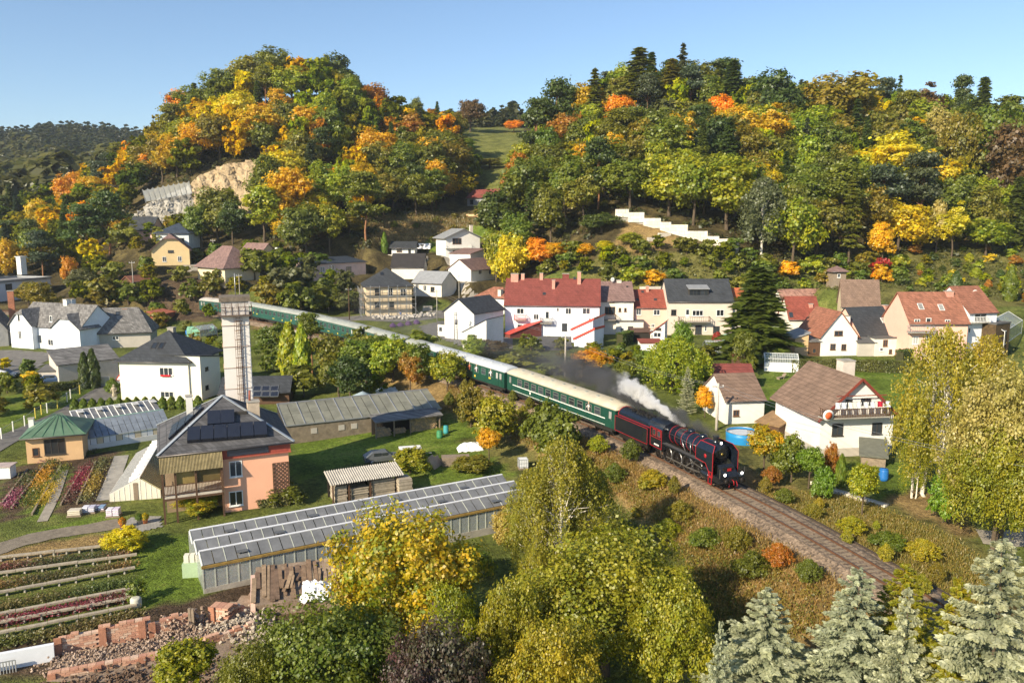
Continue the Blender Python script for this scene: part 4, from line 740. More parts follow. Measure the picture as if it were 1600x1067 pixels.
stuff_leaves('rough_grass', pts_in([(940,760),(1030,830),(1150,880),(1160,1000),(1000,960),(880,800)], 40,95,1100,(-10,40), intrack, 5), 18,.03,.5,.45,((.11,.16,.02), (.16,.17,.03)), None, True)
stuff_leaves('cleared_grass', pts_in([(575,345),(640,330),(770,335),(770,345),(700,375),(640,385),(580,385)], 222,305,900,(-90,20), None, 6), 12,.09,.8,.9,((.24,.17,.06), (.14,.14,.04)), None, True)
stuff_leaves('terrace_growth', pts_in([(940,390),(1200,400),(1400,410),(1640,385),(1640,470),(1400,455),(1230,465),(940,450)], 165,240,1500,(10,180), None, 7), 14,.16,.9,.7,((.15,.15,.03), (.10,.11,.02)))
# far wooded ridge: reads as one mass
def far_wood():
    g = np.random.default_rng(5); Vs = []; Fs = []; Ts = []; k = 0; cv = crown_conifer(300,130,.06, r=.2, whorls=6, asp=1.8); bv = crown_broad(301,110,.10, rx=.42, zc=.5, rz=.5, lobes=6, lob=(.2,.3))
    def put(x, y, h, base, tint):
        nonlocal k
        V, F, ti, _ = base; a = g.uniform(0,6.28); c, s = math.cos(a), math.sin(a); W = V*h; W = np.stack([W[:, 0]*c-W[:, 1]*s+x, W[:, 0]*s+W[:, 1]*c+y, W[:, 2]+gz(x, y)-.5], 1)
        Vs.append(W); Fs.append(F+k); k += len(W); t = ti.copy(); t[:, 0] = np.clip(t[:, 0]*.35+tint, 0,1); Ts.append(t)
    n = 0
    while n < 2100:
        y = g.uniform(345,1050); px = g.uniform(-120,330); x = (px-800)/FPX*y; z = gz(x, y); qx, qy = proj((x, y, z))
        if qy > 345 or (qx > 120 and y < 420): continue
        con = y > 640+60*math.sin(px*.03); put(x, y, g.uniform(15,24), cv if con or g.random() < .3 else bv, g.uniform(0,.35) if con else g.uniform(.3,.9)); n += 1
    for x, y in zip(g.uniform(-80,60,200), g.uniform(470,640,200)): put(x, y, g.uniform(10,16), cv if g.random() < .5 else bv, g.uniform(0,.6))
    o = link('far_forest', npmesh('far_forest', np.concatenate(Vs), np.concatenate(Fs), FOL, np.concatenate(Ts))); o.color = (.030,.052,.020,1); o['second_colour'] = (.12,.115,.03); tag(o, 'dark wooded ridge far behind the left valley', None, None, 'stuff')
far_wood()
WHITE = mat('white_render', (.74,.73,.70), .85,.10,.35,.08); WARM = mat('warm_white_render', (.74,.69,.60), .85,.11,.35,.08); COOL = mat('cool_white_render', (.70,.73,.78), .85,.10,.35,.08)
CREAM = mat('cream_render', (.66,.55,.38), .85,.07,.6,.08); YELLOWW = mat('yellow_render', (.68,.52,.28), .85,.06,.6,.06); PINKW = mat('pink_render', (.76,.48,.38), .85,.06,.6,.06); SALMON = mat('salmon_render', (.82,.44,.29), .85,.05,.5,.08)
BEIGE = mat('beige_render', (.60,.52,.44), .85,.06,.6,.08); GREYW = mat('grey_render', (.45,.42,.37), .88,.1,.6,.1); OCHRE = mat('ochre_render', (.62,.41,.22), .88,.08,.8,.1)
R_RED = tiles('maroon_tiles', (.20,.055,.045), .34,.36,.12); R_BRICK = tiles('brick_red_tiles', (.26,.070,.048), .34,.36,.18); R_BROWN = tiles('brown_tiles', (.20,.135,.10), .34,.36,.18); R_MAUVE = tiles('mauve_tiles', (.22,.14,.125), .34,.36,.2)
R_GREY = tiles('grey_slates', (.17,.165,.16), .42,.4,.35); R_DARK = tiles('charcoal_tiles', (.050,.055,.062), .34,.38,.2,.6); R_NAVY = tiles('navy_tiles', (.045,.06,.085), .34,.38,.2,.55); R_ORANGE = tiles('orange_tiles', (.42,.12,.05), .34,.36,.2); R_PINKISH = tiles('weathered_pink_tiles', (.36,.20,.155), .34,.36,.3, wear=.3)
R_BROWNRED = tiles('rust_brown_tiles', (.29,.125,.08), .34,.36,.25); SHEETROOF = mat('grey_sheet_roof', (.30,.31,.32), .5,.15,1.2,.1, metal=.2); TARROOF = mat('tar_roof', (.10,.10,.10), .9,.2,1,.2)
BRICK = tiles('brick', (.40,.17,.10), .25,.075,.3,.9,1.25,.4,.012, msize=.01); PLASTCH = mat('plaster_chimney', (.58,.52,.46), .9,.12,1.5,.1); PINKBR = tiles('pale_brick', (.50,.26,.2), .25,.08,.2,.9,1.2,.3,.01, msize=.01)
FRAMEW = mat('white_frame', (.78,.78,.76), .5,.03,1,0); FRAMEB = mat('brown_frame', (.16,.08,.04), .6,.1,2,0); FRAMED = mat('dark_frame', (.05,.045,.04), .6,.1,2,0); GLASS = glassmat('window_glass', (.028,.034,.042)); GLASSL = glassmat('curtained_glass', (.25,.25,.24), .3)
DARKWOOD = mat('dark_wood', (.10,.055,.032), .8,.2,3,.2); WOODM = mat('weathered_wood', (.24,.19,.14), .9,.25,3,.3); GUTTER = mat('gutter', (.12,.11,.11), .4,.1,1,0, metal=.5); PV = mat('solar_cells', (.018,.022,.035), .18,.1,1,0, spec=.7); PVF = mat('solar_frame', (.30,.31,.32), .4,.05,1,0, metal=.6)
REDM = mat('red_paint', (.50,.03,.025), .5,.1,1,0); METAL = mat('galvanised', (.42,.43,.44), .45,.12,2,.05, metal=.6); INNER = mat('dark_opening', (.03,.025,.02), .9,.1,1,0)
WCACHE = {}
def win_mesh(w, h, style):
    k = (round(w, 1), round(h, 1), style)
    if k in WCACHE: return WCACHE[k]
    w, h = max(k[0], .3), max(k[1], .3); f = .09 if style != 'shop' else .06; mb = MB(); d = .05
    for a in [(-w/2,-d, 0,-w/2+f, .04, h), (w/2-f, -d, 0, w/2,.04, h), (-w/2+f, -d, 0, w/2-f, .04, f), (-w/2+f, -d, h-f, w/2-f, .04, h)]: mb.box(*a)
    nm = 0 if w < .75 else (1 if w < 2 else 2 if w < 3 else 3)
    if style == 'door': mb.box(-w/2+f, -.03, f, w/2-f, .03, h*.38); nm = 0
    for i in range(nm): x = -w/2+w*(i+1)/(nm+1); mb.box(x-f*.45,-d+.005, f, x+f*.45,.04, h-f)
    g = MB().box(-w/2+f*.8,-.012, f*.8, w/2-f*.8,.03, h-f*.8); s = MB().box(-w/2-.06,-.14,-.07, w/2+.06,.02,-.005)
    fm = {'b': FRAMEB, 'd': FRAMED}.get(style, FRAMEW)
    WCACHE[k] = (mb.mesh('window_frame', fm), g.mesh('pane', GLASSL if style == 'c' else GLASS), s.mesh('sill', fm)); return WCACHE[k]
def house(key, name, label, cat, wall, roofm, h, roof='gx', rh=3, ov=.4, win=(), chim=(), sky=(), pv=(), gable=None, group=None, hip=None, base=None, thick=.16, eave_drop=0, shedside='back', roofname='roof'):
    """walls, roof, windows (with pane and sill), chimneys, roof windows and solar panels; all found from photo pixels by intersecting the facade or roof plane"""
    s = SITE[key]; e = empty(name, s['o'], s['a'], label, cat, group); W, D = s['w'], s['d']; M = Matrix.Translation(s['o'])@Matrix.Rotation(s['a'], 4, 'Z'); Mi = M.inverted(); s['e'] = e; s['M'] = M
    b0 = -1.6; sp = None
    wl = MB()
    if roof == 'gx': wl.prism([(0, b0), (0, h), (D/2, h+rh-.02), (D, h), (D, b0)], 0, W, 'x')
    elif roof == 'gy': wl.prism([(0, b0), (0, h), (W/2, h+rh-.02), (W, h), (W, b0)], 0, D, 'y')
    elif roof == 'shed':
        z = {'back': [(0, b0), (0, h), (D, h+rh), (D, b0)], 'front': [(0, b0), (0, h+rh), (D, h), (D, b0)]}
        if shedside in z: wl.prism(z[shedside], 0, W, 'x')
        else: wl.prism([(0, b0), (0, h+(rh if shedside == 'left' else 0)), (W, h+(rh if shedside == 'right' else 0)), (W, b0)], 0, D, 'y')
    else: wl.box(0,0, b0, W, D, h)
    walls = wl.build('wall', wall, e); front = (Vector((0,0, h)), Vector((0,-1,.0)))
    if base: MB().box(-.03,-.03, b0, W+.03, D+.03, base[0]).build('plinth', base[1], e)
    rf = MB(); t = thick
    if roof == 'gx':
        k = rh/(D/2); prof = [(-ov, h-ov*k), (D/2, h+rh), (D+ov, h-ov*k), (D+ov, h-ov*k+t), (D/2, h+rh+t), (-ov, h-ov*k+t)]; rf.prism(prof, -ov*.7, W+ov*.7, 'x'); sp = (Vector((0,0, h+t)), Vector((0,-rh, D/2)).normalized(), Vector((1,0,0)), Vector((0, D/2, rh)).normalized())
    elif roof == 'gy':
        k = rh/(W/2); prof = [(-ov, h-ov*k), (W/2, h+rh), (W+ov, h-ov*k), (W+ov, h-ov*k+t), (W/2, h+rh+t), (-ov, h-ov*k+t)]; rf.prism(prof, -ov, D+ov, 'y'); sp = (Vector((0,0, h+t)), Vector((-rh, 0, W/2)).normalized(), Vector((0,-1,0)), Vector((W/2,0, rh)).normalized())
    elif roof == 'hip':
        hp = hip if hip is not None else min(W, D)/2; x0, x1, y0, y1 = -ov, W+ov, -ov, D+ov; zt = h+rh
        if W >= D: A, B = (x0+hp, D/2, zt), (x1-hp, D/2, zt)
        else: A, B = (W/2, y0+hp, zt), (W/2, y1-hp, zt)
        if abs(W-D) < 1 and hip is None: A = B = (W/2, D/2, zt)
        c = [(x0, y0), (x1, y0), (x1, y1), (x0, y1)]; vs = [(a, b, h) for a, b in c]+[(a, b, h+.18) for a, b in c]+[A, B]
        fs = [(3,2,1,0)]+[(i, (i+1) % 4,4+(i+1) % 4,4+i) for i in range(4)]
        fs += [(4,5,9,8), (5,6,9), (6,7,8,9), (7,4,8)] if W >= D or A == B else [(4,5,8), (5,6,9,8), (6,7,9), (7,4,8,9)]
        rf.add(vs, fs); n = (Vector((x1, y0, h+.18))-Vector((x0, y0, h+.18))).cross(Vector(A)-Vector((x0, y0, h+.18))).normalized(); sp = (Vector((x0, y0, h+.18)), n, Vector((1,0,0)), n.cross(Vector((1,0,0))).normalized())
    elif roof == 'half':   # gable roof along y with clipped gables facing the viewer
        k = rh/(W/2); prof = [(-ov, h-ov*k), (W/2, h+rh), (W+ov, h-ov*k), (W+ov, h-ov*k+t), (W/2, h+rh+t), (-ov, h-ov*k+t)]
        q = hip or 1.5; fr = 1-q/rh*1.0; zc_ = h+rh*fr; xa, xb = W/2*fr, W-W/2*fr
        wl2 = MB(); wl2.prism([(0, h-.01), (xa, zc_), (xb, zc_), (W, h-.01)], .002, D-.002, 'y'); wl2.build('gable', wall, e)
        x0, x1, y0, y1 = -ov, W+ov, -ov, D+ov; z0 = h-ov*k+t; vs = [(x0, y0, z0), (xa-.2, y0, zc_+t), (xb+.2, y0, zc_+t), (x1, y0, z0), (W/2, y0+q, h+rh+t), (x0, y1, z0), (xa-.2, y1, zc_+t), (xb+.2, y1, zc_+t), (x1, y1, z0), (W/2, y1-q, h+rh+t)]
        vs2 = [(a, b, c-t) for a, b, c in vs]; fs = [(0,1,4,9,6,5), (1,2,4), (2,3,8,7,9,4), (7,6,9)]
        rf.add(vs, fs); rf.add(vs2, [f[::-1] for f in fs]); rf.add(vs+vs2, [(0,10,11,1), (1,11,12,2), (2,12,13,3), (3,13,18,8), (8,18,17,7), (7,17,16,6), (6,16,15,5), (5,15,10,0)])
        sp = (Vector((0,0, h+t)), Vector((-rh, 0, W/2)).normalized(), Vector((0,-1,0)), Vector((W/2,0, rh)).normalized())
    elif roof == 'shed':
        if shedside in ('back', 'front'):
            za, zb = (h, h+rh) if shedside == 'back' else (h+rh, h); k = (zb-za)/D; rf.prism([(-ov, za-ov*k), (D+ov, zb+ov*k), (D+ov, zb+ov*k+t), (-ov, za-ov*k+t)], -ov, W+ov, 'x'); u = Vector((0, D, zb-za)).normalized(); sp = (Vector((0,0, za+t)), Vector((0,-u.z, u.y)), Vector((1,0,0)), u)
        else:
            za, zb = (h+rh, h) if shedside == 'left' else (h, h+rh); k = (zb-za)/W; rf.prism([(-ov, za-ov*k), (W+ov, zb+ov*k), (W+ov, zb+ov*k+t), (-ov, za-ov*k+t)], -ov, D+ov, 'y'); u = Vector((W, 0, zb-za)).normalized(); sp = (Vector((0,0, za+t)), Vector((-u.z, 0, u.x)), Vector((0,-1,0)), u)
    elif roof == 'flat':
        rf.box(-ov, -ov, h+.01, W+ov, D+ov, h+.16)
        for q in [(-ov, -ov, W+ov, -ov+.2), (-ov, D+ov-.2, W+ov, D+ov), (-ov, -ov+.2,-ov+.2, D+ov-.2), (W+ov-.2,-ov+.2, W+ov, D+ov-.2)]: rf.box(q[0], q[1], h+.165, q[2], q[3], h+.16+(rh or .2))
        sp = (Vector((0,0, h+.16)), Vector((0,0,1)), Vector((1,0,0)), Vector((0,1,0)))
    ro = rf.build(roofname, roofm, e)
    if roof in ('gx', 'hip') and ov > .1: MB().tube([(-ov, -ov-.05, h-ov*(rh/(D/2) if roof == 'gx' else 0)+.06), (W+ov, -ov-.05, h-ov*(rh/(D/2) if roof == 'gx' else 0)+.06)], .07,6).build('gutter', GUTTER, e)
    FACE = {'F': (Vector((0,0,0)), Vector((0,-1,0)), 0), 'R': (Vector((W, 0,0)), Vector((1,0,0)), math.pi/2), 'L': (Vector((0,0,0)), Vector((-1,0,0)), -math.pi/2)}
    def onplane(px, py, p, n): return Mi@hit(px, py, M@p, (M.to_3x3()@n))
    for wn in win:
        f, px, py, wp, hp = wn[:5]; st = wn[5] if len(wn) > 5 else 'w'; p0, n, rz = FACE[f]
        a = onplane(px-wp/2, py+hp/2, p0, n); b = onplane(px+wp/2, py+hp/2, p0, n); c = onplane(px, py-hp/2, p0, n); d = onplane(px, py+hp/2, p0, n)
        fm, gm, sm = win_mesh(min((b-a).length, 4), min((c-d).length, 3.2), st)
        o = link('door' if st == 'door' else 'window', fm, e, d, (0,0, rz)); link('pane', gm, o)
        if st != 'door': link('sill', sm, o)
    for ch in chim:
        px, py, yl, wd = ch[:4]; m_ = ch[4] if len(ch) > 4 else PLASTCH; tp = onplane(px, py, Vector((0, yl*D, 0)), Vector((0,-1,0)))
        zb = min(h, tp.z-1); c = MB().box(-wd/2,-wd/2, zb-tp.z, wd/2, wd/2,0).build('chimney', m_, e, tp); MB().box(-wd/2-.07,-wd/2-.07,.003, wd/2+.07, wd/2+.07,.1).build('chimney_cap', concrete, c)
    if sp:
        rot = Matrix((sp[2], sp[3], sp[1])).transposed().to_4x4()
        for q in list(sky)+list(pv):
            isp = q in pv; px, py, wp, hp = q[:4]; p = onplane(px, py, sp[0], sp[1]); a = onplane(px-wp/2, py, sp[0], sp[1]); b = onplane(px+wp/2, py, sp[0], sp[1]); c = onplane(px, py-hp/2, sp[0], sp[1]); d = onplane(px, py+hp/2, sp[0], sp[1])
            ww, hh = min((b-a).length, 20), min((c-d).length, 12); mb = MB(); f = .06
            z1 = .10 if isp else .08
            for z in [(-ww/2,-hh/2,-.02,-ww/2+f, hh/2, z1), (ww/2-f, -hh/2,-.02, ww/2, hh/2, z1), (-ww/2+f, -hh/2,-.02, ww/2-f, -hh/2+f, z1), (-ww/2+f, hh/2-f, -.02, ww/2-f, hh/2, z1)]: mb.box(*z)
            o = mb.build('solar_panel' if isp else 'roof_window', PVF if isp else (FRAMED if len(q) < 5 else FRAMEW), e); o.matrix_local = Matrix.Translation(p)@rot
            MB().box(-ww/2+f*.9,-hh/2+f*.9,.0, ww/2-f*.9, hh/2-f*.9, z1-.03).build('pane', PV if isp else GLASS if len(q) < 5 else GLASSL, o)
    return e
def balcony(e, M, px0, px1, py_floor, depth=1.1, rail=1.0, m=None, y=0, slab=None, posts=True, bars=14):
    """slab and railing on a front facade between two photo pixels"""
    Mi = M.inverted(); a = Mi@hit(px0, py_floor, M@Vector((0, y-depth, 0)), M.to_3x3()@Vector((0,-1,0))); b = Mi@hit(px1, py_floor, M@Vector((0, y-depth, 0)), M.to_3x3()@Vector((0,-1,0))); z = (a.z+b.z)/2; x0, x1 = a.x, b.x
    o = MB().box(x0, y-depth, z-.14, x1, y-.003, z).build('balcony', slab or concrete, e); mb = MB()
    for q in ((x0, y-depth+.04, x1, y-depth+.04), (x0+.04, y-depth, x0+.04, y-.05), (x1-.04, y-depth, x1-.04, y-.05)): mb.bar((q[0], q[1], z+rail), (q[2], q[3], z+rail), .07); mb.bar((q[0], q[1], z+.12), (q[2], q[3], z+.12), .05)
    for i in range(bars+1): x = x0+(x1-x0)*i/bars; mb.bar((min(max(x, x0+.04), x1-.04), y-depth+.04, z), (min(max(x, x0+.04), x1-.04), y-depth+.04, z+rail), .05)
    for i in range(3):
        for x in (x0+.04, x1-.04): mb.bar((x, y-depth*(.3+.3*i), z), (x, y-depth*(.3+.3*i), z+rail), .05)
    r = mb.build('railing', m or DARKWOOD, o); return z, x0, x1
# ---- the row above the railway
e = house('white_row', 'row_house', 'big white two-storey house with a long maroon roof and six chimneys', 'house', COOL, R_RED, 6.6, 'gx', 5.0,.35,
    win=[('F',813,486,11,9),('F',837.7,495,8,9),('F',855,495,6,17,'door'),('F',871.6,484,4,6),('F',888,486,9,10),('F',916,486,12,10),('F',882,511,8,12,'d'),('F',812,509,7,4,'d')],
    chim=[(804.5,428,.5,1.6,PINKBR),(817,428,.5,.7,PINKBR),(846,427,.5,.7,PINKBR),(884,428,.55,1.4,R_RED),(905,425,.42,.75,PINKBR),(865,438,.32,.65,PINKBR)], sky=[(850.5,459,5,4),(898,435,4,4)])
balcony(e, SITE['white_row']['M'], 803,822,500,1.2,1, REDM); balcony(e, SITE['white_row']['M'], 844,863,505,1.2,1, FRAMED)
e = house('mauve', 'row_house', 'narrow cream row house with a mauve-brown roof next to the big white one', 'house', WARM, R_MAUVE, 7.2, 'gx', 3.6,.35, win=[('F',953,485,16,12,'b'),('F',968.5,484,4,6,'b'),('F',977,484,4,6,'b'),('F',956,471,8,4,'b'),('F',971,471,8,4)], chim=[(967,438,.5,1.0)], sky=[(980,448,3,2)])
balcony(e, SITE['mauve']['M'], 937,963,500,1.5,1, DARKWOOD)
e = house('pink_row', 'row_house', 'pink row house with a maroon roof between the cream and the beige house', 'house', PINKW, R_BRICK, 5.6, 'gx', 3.4,.3, win=[('F',998,487,7,10),('F',1026,488,10,9),('F',1020,509,6,5)], chim=[(1011.5,447,.45,.6,PINKBR)], sky=[(1004,456,4,3),(1024,468,5,3),(996,468,4,3)])
e = house('beige_row', 'row_house', 'wide beige row house with a charcoal roof and a broad dormer', 'house', BEIGE, R_DARK, 7.2, 'gx', 4.2,.35, win=[('F',1052.5,488,8,9,'d'),('F',1074,490,6,14,'door'),('F',1090,489,17,9),('F',1125,489,12,10),('F',1091,515,10,14,'d'),('F',1102.5,513,4,9),('F',1119,515,10,11,'d')], chim=[(1068,443,.5,.95)])
balcony(e, SITE['beige_row']['M'], 1061,1110,503,1.6,1, DARKWOOD)
d = MB().box(SITE['beige_row']['w']*.33,1.2,7.4, SITE['beige_row']['w']*.64,4.5,9.6).build('dormer', FRAMED, e); MB().prism([(.7,9.6), (4.8,10.5), (4.8,10.65), (.7,9.75)], SITE['beige_row']['w']*.32, SITE['beige_row']['w']*.65, 'x').build('dormer_roof', SHEETROOF, d)
for i in range(5): x = SITE['beige_row']['w']*(.345+.058*i); MB().box(x, 1.16,8.2, x+SITE['beige_row']['w']*.05,1.25,9.4).build('pane', GLASS, d)
house('orange_row', 'row_house', 'small house with an orange roof half hidden by the big dark spruce', 'house', WARM, R_ORANGE, 5.8, 'gx', 3.6,.3)
# outbuildings in front of the row
def lean(name, label, cat, A, B, depth, z, wall, roofm, h, rh, side, win=(), ov=.2, roofname='roof'):
    k = label; site(k, A, B, depth, z=z); return house(k, name, label, cat, wall, roofm, h, 'shed', rh, ov, win, shedside=side, thick=.45 if name == 'wing' or 'stepped wing' in label else .1, roofname=roofname)
RS = mat('red_sheet_roof', (.50,.07,.05), .5,.12,1.5,.05)
lean('wing', 'white stepped wing with two slanting red roofs at the right of the big white house', 'outbuilding', (893,536), (926,538), 8,.7, COOL, RS, 2.6,2.2, 'right', win=[('F',922,500,4,4,'b')]); lean('wing', 'lower white lean-to with a red roof in front of the stepped wing', 'outbuilding', (897,545), (928,548), 4,.3, COOL, RS, 1.8,2.2, 'right')
lean('lean_to', 'red-roofed lean-to with a creeper at the left of the slate yard', 'outbuilding', (797,530), (846,526), 2.2,.9, mat('creeper_wall', (.16,.05,.04), .9,.3,2,.4), RS, 1.0,2.2, 'right')
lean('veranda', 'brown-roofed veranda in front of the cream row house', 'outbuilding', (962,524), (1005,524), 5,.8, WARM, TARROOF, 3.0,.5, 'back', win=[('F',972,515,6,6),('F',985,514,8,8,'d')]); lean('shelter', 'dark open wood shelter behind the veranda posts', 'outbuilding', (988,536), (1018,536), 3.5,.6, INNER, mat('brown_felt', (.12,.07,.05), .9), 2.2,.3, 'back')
lean('garden_house', 'white garden house with a red slanting roof and a big window', 'outbuilding', (1016,536), (1038,537), 4.5,.6, WHITE, R_BRICK, 2.0,2.2, 'right', win=[('F',1027,523,12,8),('F',1029,514,9,4,'d')]); lean('garage', 'low garage with a rust-red flat roof in front of the conservatory', 'garage', (1001,550), (1034,550), 3.5,.4, WHITE, R_BRICK, 1.7,.25, 'back')
site('cons', (1017,537), (1034,537), 2.2, z=.5)
def conservatory(key, label, h, rh, panes, name='conservatory', cat='conservatory', frame=None, roof='gx'):
    s = SITE[key]; e = empty(name, s['o'], s['a'], label, cat); W, D = s['w'], s['d']; M = MB(); fm = frame or FRAMEW; t = .07
    for x in (0, W): 
        for y in (0, D): M.bar((x, y, -.3), (x, y, h), t)
    for y in (0, D): M.bar((0, y, h), (W, y, h), t); M.bar((0, y, .1), (W, y, .1), t)
    for x in (0, W): M.bar((x, 0, h), (x, D/2, h+rh), t); M.bar((x, D, h), (x, D/2, h+rh), t)
    M.bar((0, D/2, h+rh), (W, D/2, h+rh), t); M.build('frame', fm, e); gl = CLEAR
    for i in range(panes):
        x0, x1 = W*i/panes+.04, W*(i+1)/panes-.04
        MB().add([(x0,.0,.1), (x1,.0,.1), (x1,.0, h), (x0,.0, h), (x0,.02,.1), (x1,.02,.1), (x1,.02, h), (x0,.02, h)], [(0,1,2,3),(7,6,5,4),(0,4,5,1),(1,5,6,2),(2,6,7,3),(3,7,4,0)]).build('pane', gl, e)
        n = Vector((0,-rh, D/2)).normalized()*.02
        for yy in (0, D): q = [(x0, yy, h), (x1, yy, h), (x1, D/2, h+rh), (x0, D/2, h+rh)]; MB().add(q+[tuple(Vector(a)+Vector((0,0,.02))) for a in q], [(3,2,1,0),(4,5,6,7),(0,1,5,4),(1,2,6,5),(2,3,7,6),(3,0,4,7)]).build('pane', gl, e)
    return e
CLEAR, t_, b_, N_, L_ = nodes('greenhouse_glass'); b_.inputs['Base Color'].default_value = (.5,.55,.56,1); b_.inputs['Roughness'].default_value = .12; b_.inputs['Alpha'].default_value = .34; b_.inputs['Specular IOR Level'].default_value = .6
conservatory('cons', 'small clear-glazed conservatory beside the white garden house', 1.8,.8,4)
# ---- right side
house('red_roof', 'village_house', 'house with a bright brick-red roof right of the big spruce', 'house', WARM, R_BRICK, 3.6, 'gx', 4.2,.35, chim=[(1266.5,475,.28,.8,PINKBR)], sky=[(1236,492,6,8)])
house('long_low', 'village_house', 'long low house with a weathered pink roof behind the red roof', 'house', WARM, R_PINKISH, 4.2, 'gx', 2.6,.3, win=[('F',1292,490,7,6,'b')])
house('brown_row', 'village_house', 'tall cream house with a plain brown roof behind the white gable house', 'house', CREAM, R_BROWN, 4.4, 'gx', 5.0,.4, win=[('F',1325,490,7,8,'b'),('F',1350,492,11,8,'b')])
house('hut', 'lookout_hut', 'little wooden lookout hut on the slope above the brown roof', 'hut', WOODM, R_MAUVE, 3.6, 'hip', 1.4,.5, win=[('F',1310.5,431,5,6)])
house('gable', 'village_house', 'white gable-fronted house with a brown roof and a white chimney', 'house', WHITE, R_BROWNRED, 3.6, 'gy', 4.3,.35, win=[('F',1310,520.5,13,8,'b'),('F',1301,542,8,9,'b'),('F',1318,542.5,7,9,'b')], chim=[(1324.5,494,.35,.7,WHITE)])
house('slate_row', 'village_house', 'row house with a charcoal roof and three roof windows', 'house', PINKW, R_DARK, 3.4, 'gx', 4.6,.35, win=[('F',1397.5,528,6,5),('F',1410,529,5,5)], sky=[(1380,500.5,6,7,1),(1397.5,501.5,6,7,1),(1415,503,5,7,1)], pv=[], chim=[(1406,473,.5,.6,PINKBR),(1384,477,.48,1.0,PINKBR)])
lean('porch_roof', 'translucent white porch roof on the charcoal-roofed row house', 'canopy', (1347,540), (1383,541), 4,.8, INNER, mat('white_sheeting', (.75,.76,.72), .4,.05,1,0), 3.7,1.5, 'back')
lean('annex', 'dark-roofed annex between the white gable house and the flat white annex', 'outbuilding', (1340,556), (1367,556), 5,.8, GREYW, TARROOF, 2.4,1.6, 'back')
site('flat_annex', (1366,557), (1409,556), 4, z=.7); house('flat_annex', 'annex', 'flat white annex with a brown door in front of the charcoal roof', 'annex', WARM, TARROOF, 3.2, 'flat', .15,.1, win=[('F',1383,536,7,10,'b'),('F',1377,546,6,5),('F',1391,549,5,7,'b'),('F',1401.5,551,6,12,'b')])
house('pink_right', 'village_house', 'pink house with a balcony under the rust-brown roof at the right', 'house', PINKW, R_BROWNRED, 6.6, 'gx', 4.8,.4, win=[('F',1432.5,503.5,9,10),('F',1450,504,8,14,'door'),('F',1430,532,9,12,'c'),('F',1450,531,8,14),('F',1480,504,8,10)], chim=[(1482.5,455.5,.47,1.2,PINKBR)], sky=[(1438.5,479,8,9,1),(1470.5,480.5,8,9,1)])
balcony(e_ := SITE['pink_right']['e'], SITE['pink_right']['M'], 1422,1462,519.5,1.3,1, METAL)
e = house('blue_right', 'village_house', 'pale blue end house under the rust-brown roof at the right', 'house', COOL, R_BROWNRED, 8.0, 'gx', 4.2,.3, win=[('F',1527,494.5,8,12,'d'),('F',1536,494.5,8,12,'d'),('F',1539,517,10,12,'d'),('F',1514,516,4,8)], chim=[(1530,459,.5,1.3)])
balcony(e, SITE['blue_right']['M'], 1516,1548,504,1.2,1, FRAMEW)
def dish(px, py, Y, r, label):
    p = PY(px, py, Y); e = empty('satellite_dish', p, R(20), label, 'satellite dish'); mb = MB().lathe([(.02,0), (r*.5,-.04*r), (r, -.25*r), (r, -.22*r), (r*.5,0), (.02,.04)], 14, axis='y'); mb.build('dish', FRAMEW, e); MB().bar((0,0,0), (0,.25,-1.2), .06).build('pole', METAL, e); MB().bar((0,0,0), (0,-.5,0), .04).build('feed_arm', METAL, e)
dish(1522,459, SITE['blue_right']['o'].y+5,.75, 'large white satellite dish on the rust-brown roof'); dish(957,437, SITE['mauve']['o'].y+4,.5, 'small satellite dish on the mauve-brown roof'); dish(1073,467, SITE['beige_row']['o'].y+1.5,.5, 'satellite dish on the charcoal roof beside the dormer'); dish(1175,458,168,.45, 'satellite dish on the orange roof')
site('ivy', (1552,560), (1574,556), 7, z=.8); house('ivy', 'annex', 'brown ivy-covered annex at the right end of the pink house', 'annex', mat('ivy_wall', (.09,.06,.03), .95,.4,2,.6), TARROOF, 6, 'flat', .1,.1)
site('glassr', (1568,540), (1596,520), 5, z=3); conservatory('glassr', 'white-framed lean-to greenhouse behind the ivy annex at the right edge', 2.5,1.6,5, 'greenhouse', 'greenhouse')
site('orange_shed', (1241,556), (1262,556), 6, z=.8); house('orange_shed', 'shed', 'ochre shed with a dark sheet roof left of the white gable house', 'shed', OCHRE, SHEETROOF, 3.2, 'shed', .9,.3, shedside='right'); lean('porch', 'brown timber porch attached to the white gable house', 'porch', (1263,556), (1281,556), 4,.8, DARKWOOD, R_GREY, 2.6,.8, 'back', win=[('F',1272,548,6,8,'b')])
# ---- balcony house near the line
e = house('balcony', 'balcony_house', 'large white house with a brown tiled gable roof, balcony and washing line', 'house', WHITE, R_BROWN, 4.6, 'gy', 4.0,.55, win=[('F',1308,671,17,19,'d'),('F',1369.5,669,16,18,'d'),('F',1325.5,631,10,14,'d'),('F',1352.5,626.5,16,10,'d')], chim=[(1322,563,.72,1.5)], base=(.9, GREYW))
M_ = SITE['balcony']['M']; z_, xa_, xb_ = balcony(e, M_, 1288,1391,652,1.3,.95, DARKWOOD, bars=40)
W_ = SITE['balcony']['w']; k_ = 4.0/(W_/2)
v = MB()
for a, b in (((-.6,4.6-.6*k_), (W_/2,8.6)), ((W_/2,8.6), (W_+.6,4.6-.6*k_))): v.bar((a[0], -.6, a[1]+.1), (b[0], -.6, b[1]+.1), .08,.26)
v.bar((W_*.16,-.58,6.9), (W_*.84,-.58,6.9), .09); v.build('barge_board', mat('barge_board', (.20,.045,.03), .6), e)
